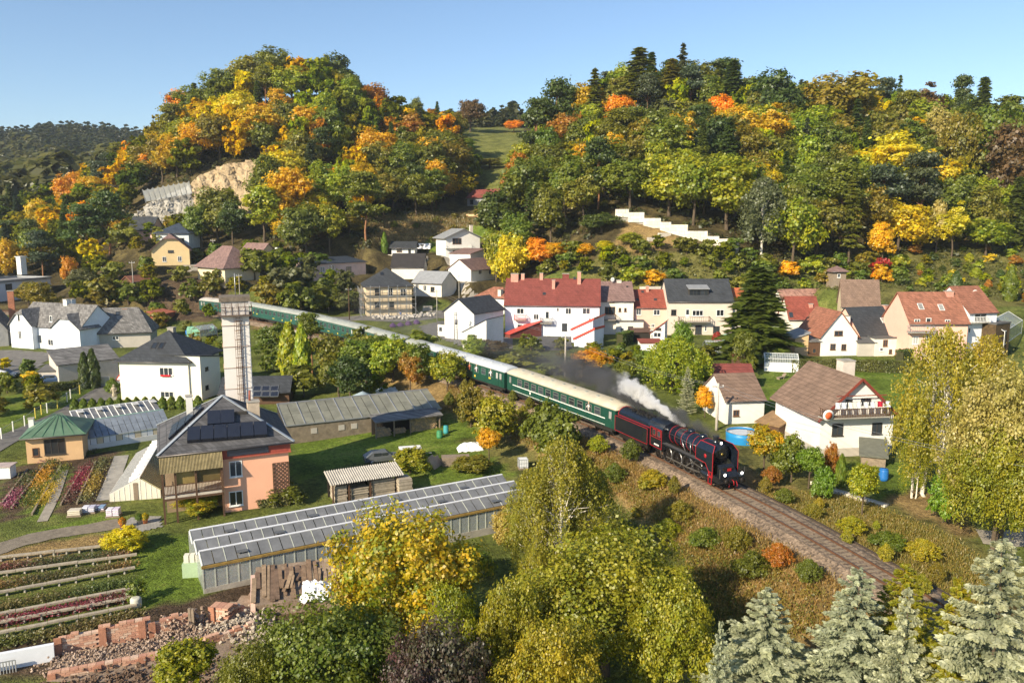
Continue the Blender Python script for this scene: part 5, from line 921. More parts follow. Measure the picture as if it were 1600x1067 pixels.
MB().lathe([(.02,-.02), (.62,-.02), (.62,.06), (.02,.06)], 20,(.05,-1.42, z_+.35), 'y').build('round_sign', FRAMEW, e); MB().lathe([(.02,-.06), (.42,-.06), (.42,-.025), (.02,-.025)], 16,(.05,-1.42, z_+.35), 'y').build('emblem', mat('sign_orange', (.62,.12,.04), .6), e)
ln = MB(); ln.tube([(.6,-1.2, z_+1.75), (W_*.5,-1.2, z_+1.62), (W_-.6,-1.2, z_+1.75)], .012,4); o = ln.build('washing_line', FRAMED); o.matrix_world = M_; tag(o, 'washing line strung along the white house balcony', 'washing line')
for i, (u, c, l) in enumerate([(.14,(.75,.76,.8), 'white shirt first on the washing line'), (.22,(.68,.72,.8), 'pale blue towel second on the washing line'), (.31,(.75,.75,.72), 'white cloth third on the washing line'), (.42,(.74,.76,.8), 'white sheet left of the middle of the washing line'), (.52,(.75,.75,.77), 'white sheet right of the middle of the washing line'), (.61,(.72,.74,.8), 'white towel before the red garment'), (.71,(.45,.02,.05), 'dark red garment on the washing line'), (.82,(.6,.66,.74), 'pale blue cloth at the end of the washing line')]):
    mb = MB(); x = W_*u; hh = .75 if i != 6 else .6; n = 5; vs = []; ww = W_*.075
    for j in range(n+1):
        for k in (1.66,1.66-hh*.5,1.66-hh): vs.append((x+ww*j/n-ww/2,-1.2+.05*math.sin(j*1.7+k*4), z_+k))
    fs = [(j*3+k, j*3+k+1, j*3+k+4, j*3+k+3) for j in range(n) for k in (0,1)]; m2 = MB().add(vs, fs).add([(a, b+.015, c_) for a, b, c_ in vs], [f[::-1] for f in fs]); o = m2.build('laundry', mat('laundry_%d' % i, c, .9,.04), recalc=False); o.matrix_world = M_; tag(o, l, 'laundry')
site('side_roof', (1216,686), (1240,679), 3, z=-.6); house('side_roof', 'lean_to', 'rusty sheet-roofed lean-to at the side stairs of the balcony house', 'shed', DARKWOOD, mat('rusty_sheet', (.25,.16,.08), .7,.3,1.5,.2), 1.5, 'shed', .7,.2, shedside='right')
site('felt_shed', (1345,728), (1383,732), 3.2, z=-.9); house('felt_shed', 'shed', 'low shed with a grey-green felt roof in front of the balcony house', 'shed', WOODM, mat('felt_roof', (.13,.135,.11), .95,.15,2,.2), 1.2, 'shed', .9,.25, shedside='back')
# side stairs
st = empty('side_stairs', P(1254,690,-.7), SITE['balcony']['a']+R(90), 'outside stairs along the left wall of the balcony house', 'stairs')
for i in range(8): MB().box(-1.0, i*.27,1.8-i*.24,.0, i*.27+.3,1.9-i*.24).build('step', concrete, st)
house('garage_right', 'garage', 'white garage with a brown tiled roof behind the locomotive', 'garage', WHITE, R_BROWN, 3.0, 'gx', 2.6,.3, win=[('F',1150,645,9,10,'b')])
house('red_shed', 'shed', 'shed with a maroon roof behind the white garage', 'shed', DARKWOOD, R_RED, 1.6, 'gx', 1.6,.5)
site('little_shed', (1147,578), (1160,578), 1.8, z=.1); house('little_shed', 'shed', 'tiny brown garden shed with a red roof on the lawn', 'shed', DARKWOOD, R_RED, 2.1, 'shed', .4,.15, shedside='back')
site('white_glass', (1194,579), (1247,581), 3, z=.2); conservatory('white_glass', 'white-walled garden greenhouse standing on the lawn', 2.1,.7,14, 'greenhouse', 'greenhouse'); s = SITE['white_glass']; o = MB().box(.03,-.07,-.3, s['w']-.03,-.02,1.45).build('front_panel', FRAMEW, bpy.data.objects['greenhouse.001'])
site('frame_glass', (1103,553), (1132,553), 2.5, z=.3); conservatory('frame_glass', 'bare steel greenhouse frame by the green water tank', 1.7,.7,7, 'greenhouse', 'greenhouse', METAL)
# ---- middle of the village
e = house('scaffold', 'village_house', 'cream hip-roofed house wrapped in scaffolding beside the street', 'house', CREAM, R_DARK, 7.0, 'hip', 4.4,.7, win=[('F',590,456,9,11,'d'),('F',610,456,8,12),('F',590,477,9,10,'d'),('F',612,477,8,10,'d'),('F',630,457,8,11)], sky=[(597,428,6,5)])
s = SITE['scaffold']; sc = empty('scaffolding', s['o'], s['a'], 'tube scaffolding with plank decks round the cream house', 'scaffolding'); mb = MB()
for i in range(7):
    x = -1.2+i*(s['w']+2)/6
    for y in (-1.4,-.5): mb.bar((x, y, -.1), (x, y, 7.4), .07)
for j in range(6):
    for x in (-1.4,-.6): mb.bar((x, j*2.2,-.1), (x, j*2.2,6.6), .07)
for z in (2.9,4.9): mb.bar((-1.4,-1.4, z), (s['w']+1,-1.4, z), .06); mb.bar((-1.4,-1.4, z), (-1.4,11, z), .06)
mb.bar((0,-1.4,0), (4,-1.4,4.9), .06); mb.bar((9,-1.4,4.9), (13,-1.4,0), .06); mb.build('tubes', METAL, sc)
for z in (1.95,3.95,5.6):
    MB().box(-1.3,-1.35, z, s['w']+.8,-.55, z+.06).build('deck', WOODM, sc); MB().box(-1.4,-.4, z, -.6,10, z+.06).build('deck', WOODM, sc)
house('long_pink', 'village_house', 'long pale pink unfinished house with a grey roof left of the scaffolded one', 'house', mat('patchy_pink_render', (.62,.46,.40), .9,.15,.6,.1), R_NAVY, 4.6, 'shed', 1.2,.4, win=[('F',486,417,9,8),('F',504,421,7,8,'c'),('F',518,418,9,8),('F',545,421,8,9,'d'),('F',522,436,6,6,'b')], shedside='back')
house('black_roof', 'village_house', 'house with a nearly black roof behind the scaffolded house', 'house', WARM, mat('black_roof', (.035,.032,.032), .8,.2,1,.2), 3.4, 'gx', 3.4,.4, chim=[(642,407,.35,.9)])
house('grey_twin', 'village_house', 'small cream house with a light grey roof by the road corner', 'house', WARM, SHEETROOF, 3.6, 'gx', 2.6,.5, win=[('F',652,448,5,8),('F',664,450,5,9),('F',676,452,6,8,'d')])
e = house('cabin', 'cabin', 'white cabin with a wide dark roof next to the white van', 'cabin', WHITE, R_DARK, 2.3, 'gx', 1.5,.8, win=[('F',624,391,8,6,'b'),('F',640,393,4,8,'d')])
e = house('chalet', 'village_house', 'white chalet with a balcony on the hill road', 'house', WHITE, SHEETROOF, 5.4, 'gy', 2.4,.9, win=[('F',714,377,14,9,'b'),('F',728,392,6,9,'b'),('F',712,394,9,6,'d')], chim=[(736,352,.4,.9)]); balcony(e, SITE['chalet']['M'], 697,737,388,1.2,1, FRAMEW)
house('chalet_side', 'outbuilding', 'white side building below the chalet', 'outbuilding', WHITE, R_MAUVE, 3.4, 'shed', 1.2,.3, shedside='right', win=[('F',744,408,5,6,'b')])
house('road_house', 'village_house', 'white cottage with a dark roof right of the hill road', 'house', WHITE, R_MAUVE, 3.2, 'gx', 2.6,.5, win=[('F',750,425,5,7),('F',766,425,5,7)])
house('far_cabin', 'cabin', 'dark cabin with a maroon roof alone on the shaded hillside', 'cabin', mat('grey_blue_boards', (.25,.26,.28), .8), R_RED, 3.0, 'gx', 2.6,.5, win=[('F',737,316,5,7,'d'),('F',752,316,4,5)])
house('charcoal', 'village_house', 'white house with a charcoal roof next to the lattice mast', 'house', WHITE, R_DARK, 5.6, 'gy', 2.6,.4, win=[])
lean('annex', 'white annex with a dark slanting roof before the charcoal-roofed house', 'annex', (723,543), (760,546), 7,1, WHITE, R_DARK, 3,2.6, 'right'); lean('hut', 'small white meter hut at the level yard', 'hut', (684,523), (695,524), 2.5,1.4, WHITE, TARROOF, 2.3,.2, 'back', win=[('F',688.5,514,4,5,'d')])
house('red_small', 'village_house', 'white house with a rust-red hip roof left of the big white one', 'house', WHITE, R_BROWNRED, 4, 'hip', 2.6,.4, win=[('F',757,472,7,9,'b')], chim=[(782,453,.1,1.0,PLASTCH)])
# ---- foot of the left hill
house('pale_pink', 'village_house', 'pale pink house with a dark grey roof below the quarry', 'house', PINKW, R_DARK, 3.4, 'gx', 3.8,.4, win=[('F',208,369,5,6,'d')]); house('navy', 'village_house', 'pale house with a navy hip roof right below the quarry face', 'house', mat('pale_blue_render', (.55,.60,.62), .85), R_NAVY, 4.2, 'hip', 3.2,.6, win=[('F',284,376,8,8,'d')])
house('yellow', 'village_house', 'yellow gable house with a brown clipped-gable roof', 'house', YELLOWW, R_MAUVE, 4.4, 'half', 4.2,.6, hip=1.3, win=[('F',267,393,9,4,'d'),('F',257,405,6,8,'w'),('F',281,404.5,6,8,'w')], chim=[(258,372,.3,.9,WHITE)])
house('brown_left', 'village_house', 'cream house under a big brown hip roof left of the last coach', 'house', CREAM, R_MAUVE, 3.2, 'hip', 5.6,.8, chim=[(347,392,.5,.9)]); house('peach', 'village_house', 'peach gable house with a tall white chimney', 'house', mat('peach_render', (.78,.52,.32), .85,.05), R_MAUVE, 3.6, 'gy', 3.4,.4, win=[('F',415.5,404,4,7),('F',423.5,404,4,7)], chim=[(433.5,387,.1,1.0,WHITE)])
# ---- left side by the nursery
e = house('white_left', 'villa', 'big cream-white villa with a charcoal hip roof behind the nursery', 'house', mat('cream_white_render', (.78,.75,.64), .85,.03,.5,.04), R_DARK, 6.1, 'hip', 4.4,.6, win=[('F',260,580,21,13),('F',261.5,616,21,10)], sky=[(241.5,540,8,9),(252.5,540,8,9)], chim=[(268,512,.55,1.0,concrete)])
fb = link('flower_box', MB().box(-.8,-.2,0,.8,0,.25).mesh('flower_box', mat('red_geraniums', (.55,.02,.03), .9,.3,8,.4)), e); fb.location = SITE['white_left']['M'].inverted()@hit(259,588, SITE['white_left']['M']@Vector((0,-.1,0)), SITE['white_left']['M'].to_3x3()@Vector((0,-1,0)))
site('white_wing', (316,626), (346,614), 7, z=-3.2); house('white_wing', 'villa_wing', 'narrow white wing of the villa left of the chimney tower', 'house', mat('cream_white_render', (.78,.75,.64)), R_DARK, 6.2, 'shed', .9,.15, win=[('F',323,576,5,6,'d'),('F',323.5,605,5,7,'d')], shedside='left')
house('slate', 'village_house', 'long low house with a patched grey slate roof and two brick chimneys', 'house', GREYW, R_GREY, 2.9, 'hip', 5.0,.55, hip=3.2, win=[('F',181,528,10,6)], chim=[(147,486,.45,1.15,BRICK),(195,482,.52,1.1,BRICK)], sky=[(136,492,8,6),(184,490,7,6)])
e = house('twin', 'village_house', 'white house with two clipped gables and a grey roof', 'house', COOL, R_GREY, 4.6, 'gx', 4.2,.3, win=[('F',32,525,6,13),('F',62,530,8,13),('F',80,535,9,10)], chim=[(104,468,.5,1.0,WHITE),(112,468,.6,1.0,WHITE)])
def cross_gable(key, x0, x1, h0, rise, out, wall, roofm, e, clip=.9):
    """a gable wing that comes forward from the front wall, with its own clipped roof"""
    w_ = x1-x0; xm = (x0+x1)/2; k = rise/(w_/2); cz = h0+rise-clip; xa = xm-clip/k; xb = xm+clip/k
    MB().prism([(x0,-1.4), (x0, h0), (xa, cz), (xb, cz), (x1, h0), (x1,-1.4)], -out, 3.5, 'y').build('gable_wing', wall, e)
    rf = MB(); o = .35; y0, y1 = -out-o, SITE[key]['d']*.5; t = .14; vs = [(x0-o, y0, h0-o*k), (xa-.1, y0, cz), (xb+.1, y0, cz), (x1+o, y0, h0-o*k), (xm, y0+clip, h0+rise), (xm, y1, h0+rise), (x0-o, y1, h0-o*k), (x1+o, y1, h0-o*k)]; up = [(a, b, c+t) for a, b, c in vs]
    fs = [(0,1,4,5,6), (1,2,4), (2,3,7,5,4)]; rf.add(up, fs); rf.add(vs, [f[::-1] for f in fs]); rf.add(vs+up, [(0,8,9,1), (1,9,10,2), (2,10,11,3), (3,11,15,7), (0,6,14,8), (5,7,15,13), (6,5,13,14)]); rf.build('gable_roof', roofm, e)
w_ = SITE['twin']['w']; cross_gable('twin', -.2, w_*.34,4.9,3.0,1.2, COOL, R_GREY, e); cross_gable('twin', w_*.6, w_*1.02,4.6,2.7,.5, COOL, R_GREY, e)
for px, py, wp, hp in [(32,523,7,13),(30,497,5,11),(80,498,5,10)]:
    M_ = SITE['twin']['M']; yy = -1.2 if px < 50 else -.5; p = M_.inverted()@hit(px, py+hp/2, M_@Vector((0, yy, 0)), M_.to_3x3()@Vector((0,-1,0))); fm, gm_, sm_2 = win_mesh(wp/7.5, hp/7.5, 'w'); o = link('window', fm, e, p); link('pane', gm_, o); link('sill', sm_2, o)
house('dark_left', 'village_house', 'dark grey-roofed house cut by the left edge', 'house', mat('mid_grey_render', (.30,.30,.30), .9), R_GREY, 3.4, 'gy', 6.6,.6, chim=[(16,455,.6,1.2,BRICK)])  # walls in one plain mid grey
e = house('flat_left', 'hall', 'white flat-roofed hall with solar panels and a white vent tower', 'hall', COOL, SHEETROOF, 5.0, 'flat', .5,.25, win=[('F',14,448,10,9,'d')], pv=[(15,431,26,5),(42,429,24,5)]); o = MB().box(-.9,-.7,0,.9,.7,4.6).build('vent_tower', WHITE, e); o.location = SITE['flat_left']['M'].inverted()@PY(35,429,211); MB().box(-1.1,-.9,4.603,1.1,.9,4.8).build('cap', WHITE, o)
house('garage_left', 'garage', 'low grey garage with a slate roof behind the two thujas', 'garage', mat('grey_beige_render', (.50,.46,.41), .9,.1), R_GREY, 3.2, 'shed', 1.8,.25, shedside='back'); house('garage_small', 'shed', 'small pale shed with a dark flat roof beside the slate garage', 'shed', mat('grey_beige_render', (.5,.46,.41)), TARROOF, 2.0, 'shed', .5,.15, shedside='back')
# solar shed behind the chimney
house('solar_shed', 'shed', 'low shed with a dark roof covered with solar panels right of the chimney tower', 'shed', DARKWOOD, R_DARK, 1.9, 'gx', 1.8,.4, pv=[(402+i*13.5,607+j*9,12.5,8) for i in range(3) for j in range(2)]+[(357+i*13,608+j*9,12,8) for i in range(1) for j in range(2)])
LB = mat('locomotive_black', (.012,.014,.018), .22,.2,2,.02, spec=.7); LBLUE = mat('boiler_blue_black', (.012,.018,.030), .16,.15,2,.02, spec=.8, metal=.3); LRED = mat('lining_red', (.36,.015,.02), .45,.05,1,0); LGREY = mat('running_board_grey', (.075,.075,.078), .6,.2,2,.1); LDARK = mat('running_gear', (.028,.024,.022), .55,.4,4,.2, metal=.4); RODS = mat('steel_rods', (.35,.35,.36), .3,.1,3,0, metal=.85)
LAMP = mat('headlamp_light', (1,.97,.9), .4,0,1,0, emit=2.2); BRASS = mat('brass_fittings', (.5,.36,.1), .3,.1,2,0, metal=.8)
COACHG = mat('coach_green', (.008,.055,.037), .45,.18,.8,.03, spec=.5); COACHG2 = mat('pale_coach_green', (.020,.078,.062), .45,.2,.8,.03); ROOFW = mat('silver_coach_roof', (.44,.47,.50), .5,.1,.8,.05); ROOFC = mat('cream_coach_roof', (.47,.43,.33), .6,.12,.7,.05); ROOFG = mat('grey_coach_roof', (.28,.30,.28), .6,.15,.7,.05); ROOFN = mat('rusty_grey_coach_roof', (.40,.37,.34), .65,.2,.6,.05)  # the rear coaches get a paler, greyer green than the front ones
UNDER = mat('underframe_black', (.022,.02,.018), .8,.3,3,.2); STRIPE = mat('white_line', (.75,.75,.72), .5,.03,1,0); YMARK = mat('yellow_marking', (.62,.45,.05), .6,.05,1,0)
def on_track(e, sf, ln):
    """put a vehicle whose local +x points to the front (smaller s) with its front end at arc length sf"""
    a = tr_at(sf+ln*.15); b = tr_at(sf+ln*.85); f = tr_at(sf); d = (a-b); e.location = a+d.normalized()*(ln*.15); e.rotation_euler = (0,-math.asin(d.normalized().z), math.atan2(d.y, d.x))
def wheel(r, w=.14, spokes=0):
    mb = MB().lathe([(r*.80,-w/2), (r, -w/2), (r, w*.3), (r+.03, w*.3), (r+.03, w/2), (r*.80, w/2)], 24, axis='y', ring=True)
    mb.lathe([(.05,-w*.7), (r*.2,-w*.7), (r*.2, w*.6), (.05, w*.6)], 12, axis='y')
    n = spokes or 6
    for i in range(n): a = 2*math.pi*i/n; mb.bar((math.cos(a)*r*.15,0, math.sin(a)*r*.15), (math.cos(a)*r*.8,0, math.sin(a)*r*.8), .07 if spokes else .22,.07)
    return mb
LOCO_L = 12.9
lo = empty('steam_locomotive', (0,0,0), 0, 'black steam locomotive with red lining and sloping smoke deflectors', 'locomotive'); on_track(lo, S_FRONT, 13.2)
MB().lathe([(.90,-10.3), (.96,-10.2), (.96,-4.6), (.93,-4.5), (.93,-2.35), (.86,-2.25)], 32,(0,0,3.02), 'x').build('boiler', LBLUE, lo)
for i, x in enumerate((-4.55,-5.6,-6.7,-7.7,-8.8,-9.8)): MB().lathe([(.962, x-.02), (.975, x-.02), (.975, x+.02), (.962, x+.02)], 32,(0,0,3.02), 'x').build('boiler_band', LRED, lo)
d_ = MB().lathe([(.05,-2.12), (.5,-2.12), (.80,-2.2), (.84,-2.26), (.84,-2.3)], 28,(0,0,3.02), 'x').build('smokebox_door', LB, lo); MB().lathe([(.02,-2.02), (.12,-2.02), (.14,-2.11), (.02,-2.11)], 10,(0,0,3.02), 'x').build('door_handle', BRASS, d_)
for a in (-.35,.35): MB().bar((-2.13,-.55,3.02+a), (-2.13,.55,3.02+a), .06).build('hinge', LDARK, d_)
MB().lathe([(.28,3.9), (.33,3.95), (.27,4.0), (.27,4.42), (.34,4.5), (.34,4.55), (.24,4.55)], 18,(-3.15,0,0)).build('chimney', LB, lo)
MB().lathe([(.42,3.8), (.40,4.05), (.30,4.22), (.03,4.28)], 18,(-5.2,0,0)).build('dome', LBLUE, lo); MB().lathe([(.42,3.8), (.40,4.1), (.32,4.26), (.03,4.3)], 18,(-7.2,0,0)).build('sand_dome', LBLUE, lo); mb = MB()
for x in (-8.9,-9.3): mb.lathe([(.06,3.9), (.06,4.25), (.1,4.3), (.05,4.36)], 8,(x, .15,0))
mb.build('safety_valve', BRASS, lo)
for sy in (-1,1):
    mb = MB(); mb.tube([(-4.7, sy*.99,3.2), (-6.5, sy*1.0,3.15), (-9.9, sy*1.0,3.25)], .03,6); mb.tube([(-7.5, sy*.98,3.3), (-7.2, sy*1.05,2.9), (-6.6, sy*1.1,2.2)], .05,6); mb.tube([(-6.0, sy*.98,3.3), (-5.8, sy*1.05,2.8), (-5.7, sy*1.1,2.1)], .05,6); mb.build('pipe', RODS, lo)
    MB().box(-10.5, min(sy*.85, sy*1.42), 2.02,-3.2, max(sy*.85, sy*1.42), 2.08).build('running_board', LGREY, lo); MB().box(-10.5, min(sy*1.423, sy*1.45), 1.93,-3.2, max(sy*1.423, sy*1.45), 2.085).build('board_edge', LB, lo)
    # smoke deflector with the inward-sloping upper half and the long front tail
    t = .04*sy; y0, y1 = 1.43*sy, 1.02*sy
    prof = [(-1.75,1.0), (-1.55,1.0), (-1.55,3.35), (-4.35,3.35), (-4.35,2.25), (-2.7,2.15)]
    mb = MB().prism([(a, b) for a, b in prof], min(y0, y0-t), max(y0, y0-t), 'y'); mb.add([(-1.55, y0,3.351), (-4.35, y0,3.351), (-4.15, y1,4.0), (-1.85, y1,4.0), (-1.55, y0-t, 3.351), (-4.35, y0-t, 3.351), (-4.15, y1-t, 4.0), (-1.85, y1-t, 4.0)], [(0,1,2,3),(7,6,5,4),(0,4,5,1),(1,5,6,2),(2,6,7,3),(3,7,4,0)])
    df = mb.build('smoke_deflector', LBLUE, lo); mb = MB(); q = [(-1.75, y0,1.0), (-1.55, y0,1.0), (-1.55, y0,3.35), (-1.85, y1,4.0), (-4.15, y1,4.0), (-4.35, y0,3.35), (-4.35, y0,2.25), (-2.7, y0,2.15)]
    for a, b in zip(q, q[1:]+q[:1]): mb.bar(a, b, .05)
    mb.build('red_edge', LRED, df); MB().lathe([(.02,-.012), (.2,-.012), (.2,.012), (.02,.012)], 14,(-2.75, y0+.025*sy, 2.85), 'y').build('emblem', LRED, df)
    for x in (-4.75,-6.6,-8.45,-10.3):
        o = wheel(.86,.14,14).build('driving_wheel', LDARK, lo, (x, sy*.76,.86)); MB().lathe([(.80,-.075), (.865,-.075), (.865,.0), (.80,.0)], 24, axis='y', ring=True).build('tyre', RODS, o, (0,.002*sy, 0))
    for x in (-1.35,-3.1): wheel(.45,.13).build('bogie_wheel', LDARK, lo, (x, sy*.76,.45))
    wheel(.5,.13).build('trailing_wheel', LDARK, lo, (-12.1, sy*.76,.5))
    mb = MB(); mb.bar((-4.75, sy*.95,.62), (-10.3, sy*.95,.62), .06,.13); mb.bar((-2.9, sy*1.1,.86), (-6.6, sy*1.02,.62), .07,.14); mb.bar((-6.6, sy*1.08,.62), (-5.2, sy*1.12,1.55), .05,.1); mb.bar((-3.2, sy*1.12,1.25), (-5.6, sy*1.12,1.5), .05,.1); mb.build('coupling_rod', RODS, lo)
    c_ = MB().lathe([(.05,-3.55), (.36,-3.5), (.40,-3.4), (.40,-2.3), (.36,-2.2), (.05,-2.15)], 18,(0, sy*1.12,.95), 'x').build('cylinder', LB, lo); MB().lathe([(.05,-3.45), (.22,-3.4), (.22,-2.3), (.05,-2.2)], 14,(0, sy*1.12,1.5), 'x').build('valve_chest', LB, c_)
    st_ = MB().box(-2.15, min(sy*1.25, sy*1.42), .35,-1.65, max(sy*1.25, sy*1.42), 1.5).build('front_step', LB, lo); mb = MB()
    for a, b in (((-2.15,.35), (-1.65,.35)), ((-1.65,.35), (-1.65,1.5)), ((-1.65,1.5), (-2.15,1.5)), ((-2.15,1.5), (-2.15,.35))): mb.bar((a[0], sy*1.43, a[1]), (b[0], sy*1.43, b[1]), .06)
    mb.box(-2.0, min(sy*1.42, sy*1.45), .95,-1.8, max(sy*1.42, sy*1.45), 1.15); mb.build('red_edge', LRED, st_)
    b_2 = MB().lathe([(.1,-.42), (.13,-.4), (.13,-.08), (.24,-.06), (.24,0), (.05,.02)], 14,(0, sy*.875,1.03), 'x').build('buffer', LDARK, lo)
    l_ = MB().lathe([(.05,-.55), (.17,-.5), (.19,-.26), (.15,-.24)], 14,(0, sy*.95,1.62), 'x').build('headlamp', LB, lo); MB().lathe([(.02,-.235), (.145,-.235), (.145,-.22), (.02,-.2)], 14,(0, sy*.95,1.62), 'x').build('lamp_lens', LAMP, l_)
    MB().bar((-.45, sy*1.38,1.25), (-.45, sy*1.38,2.15), .045).build('handrail', STRIPE if False else RODS, lo)
MB().box(-1.6,-1.4,.72,-.42,1.4,1.28).build('buffer_beam', LB, lo); MB().prism([(-1.58,1.285), (-.5,1.285), (-1.58,2.2)], -.85,.85, 'y').build('front_apron', LB, lo)
l_ = MB().lathe([(.05,-2.6), (.15,-2.55), (.17,-2.3), (.14,-2.28)], 14,(0,0,4.05), 'x').build('headlamp', LB, lo); MB().lathe([(.02,-2.275), (.135,-2.275), (.135,-2.26), (.02,-2.24)], 14,(0,0,4.05), 'x').build('lamp_lens', LAMP, l_)
MB().box(-.915,-.22,1.72,-.89,.22,1.98).build('number_plate', LRED, lo); mb = MB(); mb.tube([(-.42,0,1.0), (-.15,0,.95), (-.1,0,.6)], .05,6)
for y in (-.45,.45): mb.tube([(-.4, y, .85), (-.2, y, .6), (-.25, y, .35)], .035,6)
mb.build('coupling_and_hoses', LRED, lo); MB().box(-12.6,-.55,.75,-1.0,.55,1.95).build('frame', LDARK, lo); MB().lathe([(.8,-3.6), (.8,-2.3)], 16,(0,0,2.35), 'x').build('saddle', LB, lo)
cb = MB().prism([(-1.45,1.3), (1.45,1.3), (1.45,3.35), (1.2,3.75), (-1.2,3.75), (-1.45,3.35)], -12.75,-10.45, 'x').build('cab', LB, lo); n = 9; rf = MB().prism([(1.55*math.cos(math.pi*(i/n)), 3.45+.75*math.sin(math.pi*(i/n))) for i in range(n+1)], -13.1,-10.2, 'x').build('cab_roof', LBLUE, cb)
for sy in (-1,1):
    for x in (-11.0,-11.9):
        f_ = MB().box(x-.33, min(sy*1.44, sy*1.47), 2.55, x+.33, max(sy*1.44, sy*1.47), 3.25).build('cab_window', LRED, cb); MB().box(x-.27, min(sy*1.46, sy*1.485), 2.61, x+.27, max(sy*1.46, sy*1.485), 3.19).build('pane', GLASS, f_)
    mb = MB(); q = [(-10.48,1.35), (-10.48,3.35), (-12.72,3.35), (-12.72,1.35)]
    for a, b in zip(q, q[1:]+q[:1]): mb.bar((a[0], sy*1.46, a[1]), (b[0], sy*1.46, b[1]), .045)
    mb.bar((-10.48, sy*1.46,2.35), (-12.72, sy*1.46,2.35), .04); mb.build('red_lining', LRED, cb); mb = MB()
    for i in range(4): mb.box(-11.9+i*.25, min(sy*1.455, sy*1.47), 1.55,-11.75+i*.25, max(sy*1.455, sy*1.47), 1.72)
    mb.build('white_figures', STRIPE, cb)
TL = 6.7; te = empty('tender', (0,0,0), 0, 'black coal tender with red lining behind the locomotive cab', 'tender'); on_track(te, S_FRONT+13.3, TL)
MB().box(-TL, -1.48,1.15,0,1.48,2.95).build('tank', LB, te); n = 8; MB().prism([(1.05*math.cos(math.pi*i/n)*(1 if True else 1), 2.95+.85*math.sin(math.pi*i/n)) for i in range(n+1)], -TL+.1,-.1, 'x').build('coal_bunker_top', LBLUE, te)
mb = MB(); g_ = np.random.default_rng(3)
for i in range(90): x, y = g_.uniform(-4.8,-1.2), g_.uniform(-.55,.55); mb.cbox((x, y, 3.75+g_.uniform(-.05,.15)), tuple(g_.uniform(.12,.3,3)))
mb.build('coal', mat('coal', (.015,.015,.016), .6), te, kind='stuff')
for sy in (-1,1):
    mb = MB(); q = [(-.05,1.2), (-.05,2.9), (-TL+.05,2.9), (-TL+.05,1.2)]
    for a, b in zip(q, q[1:]+q[:1]): mb.bar((a[0], sy*1.49, a[1]), (b[0], sy*1.49, b[1]), .04)
    mb.bar((-.1, sy*1.1,2.98), (-TL+.1, sy*1.1,2.98), .04); mb.build('red_lining', LRED, te)
    for x in (-1.1,-2.5,-4.2,-5.6): wheel(.5,.13).build('wheel', LDARK, te, (x, sy*.76,.5))
    MB().box(-6.3, min(sy*.95, sy*1.1), .45,-.5, max(sy*.95, sy*1.1), 1.1).build('bogie_frame', LDARK, te)
mb = MB()
for x, s in ((-.03,1), (-TL+.03,-1)):
    for i in range(n): a0, a1 = math.pi*i/n, math.pi*(i+1)/n; mb.bar((x, 1.06*math.cos(a0), 2.95+.86*math.sin(a0)), (x, 1.06*math.cos(a1), 2.95+.86*math.sin(a1)), .06)
mb.build('red_arch', LRED, te)
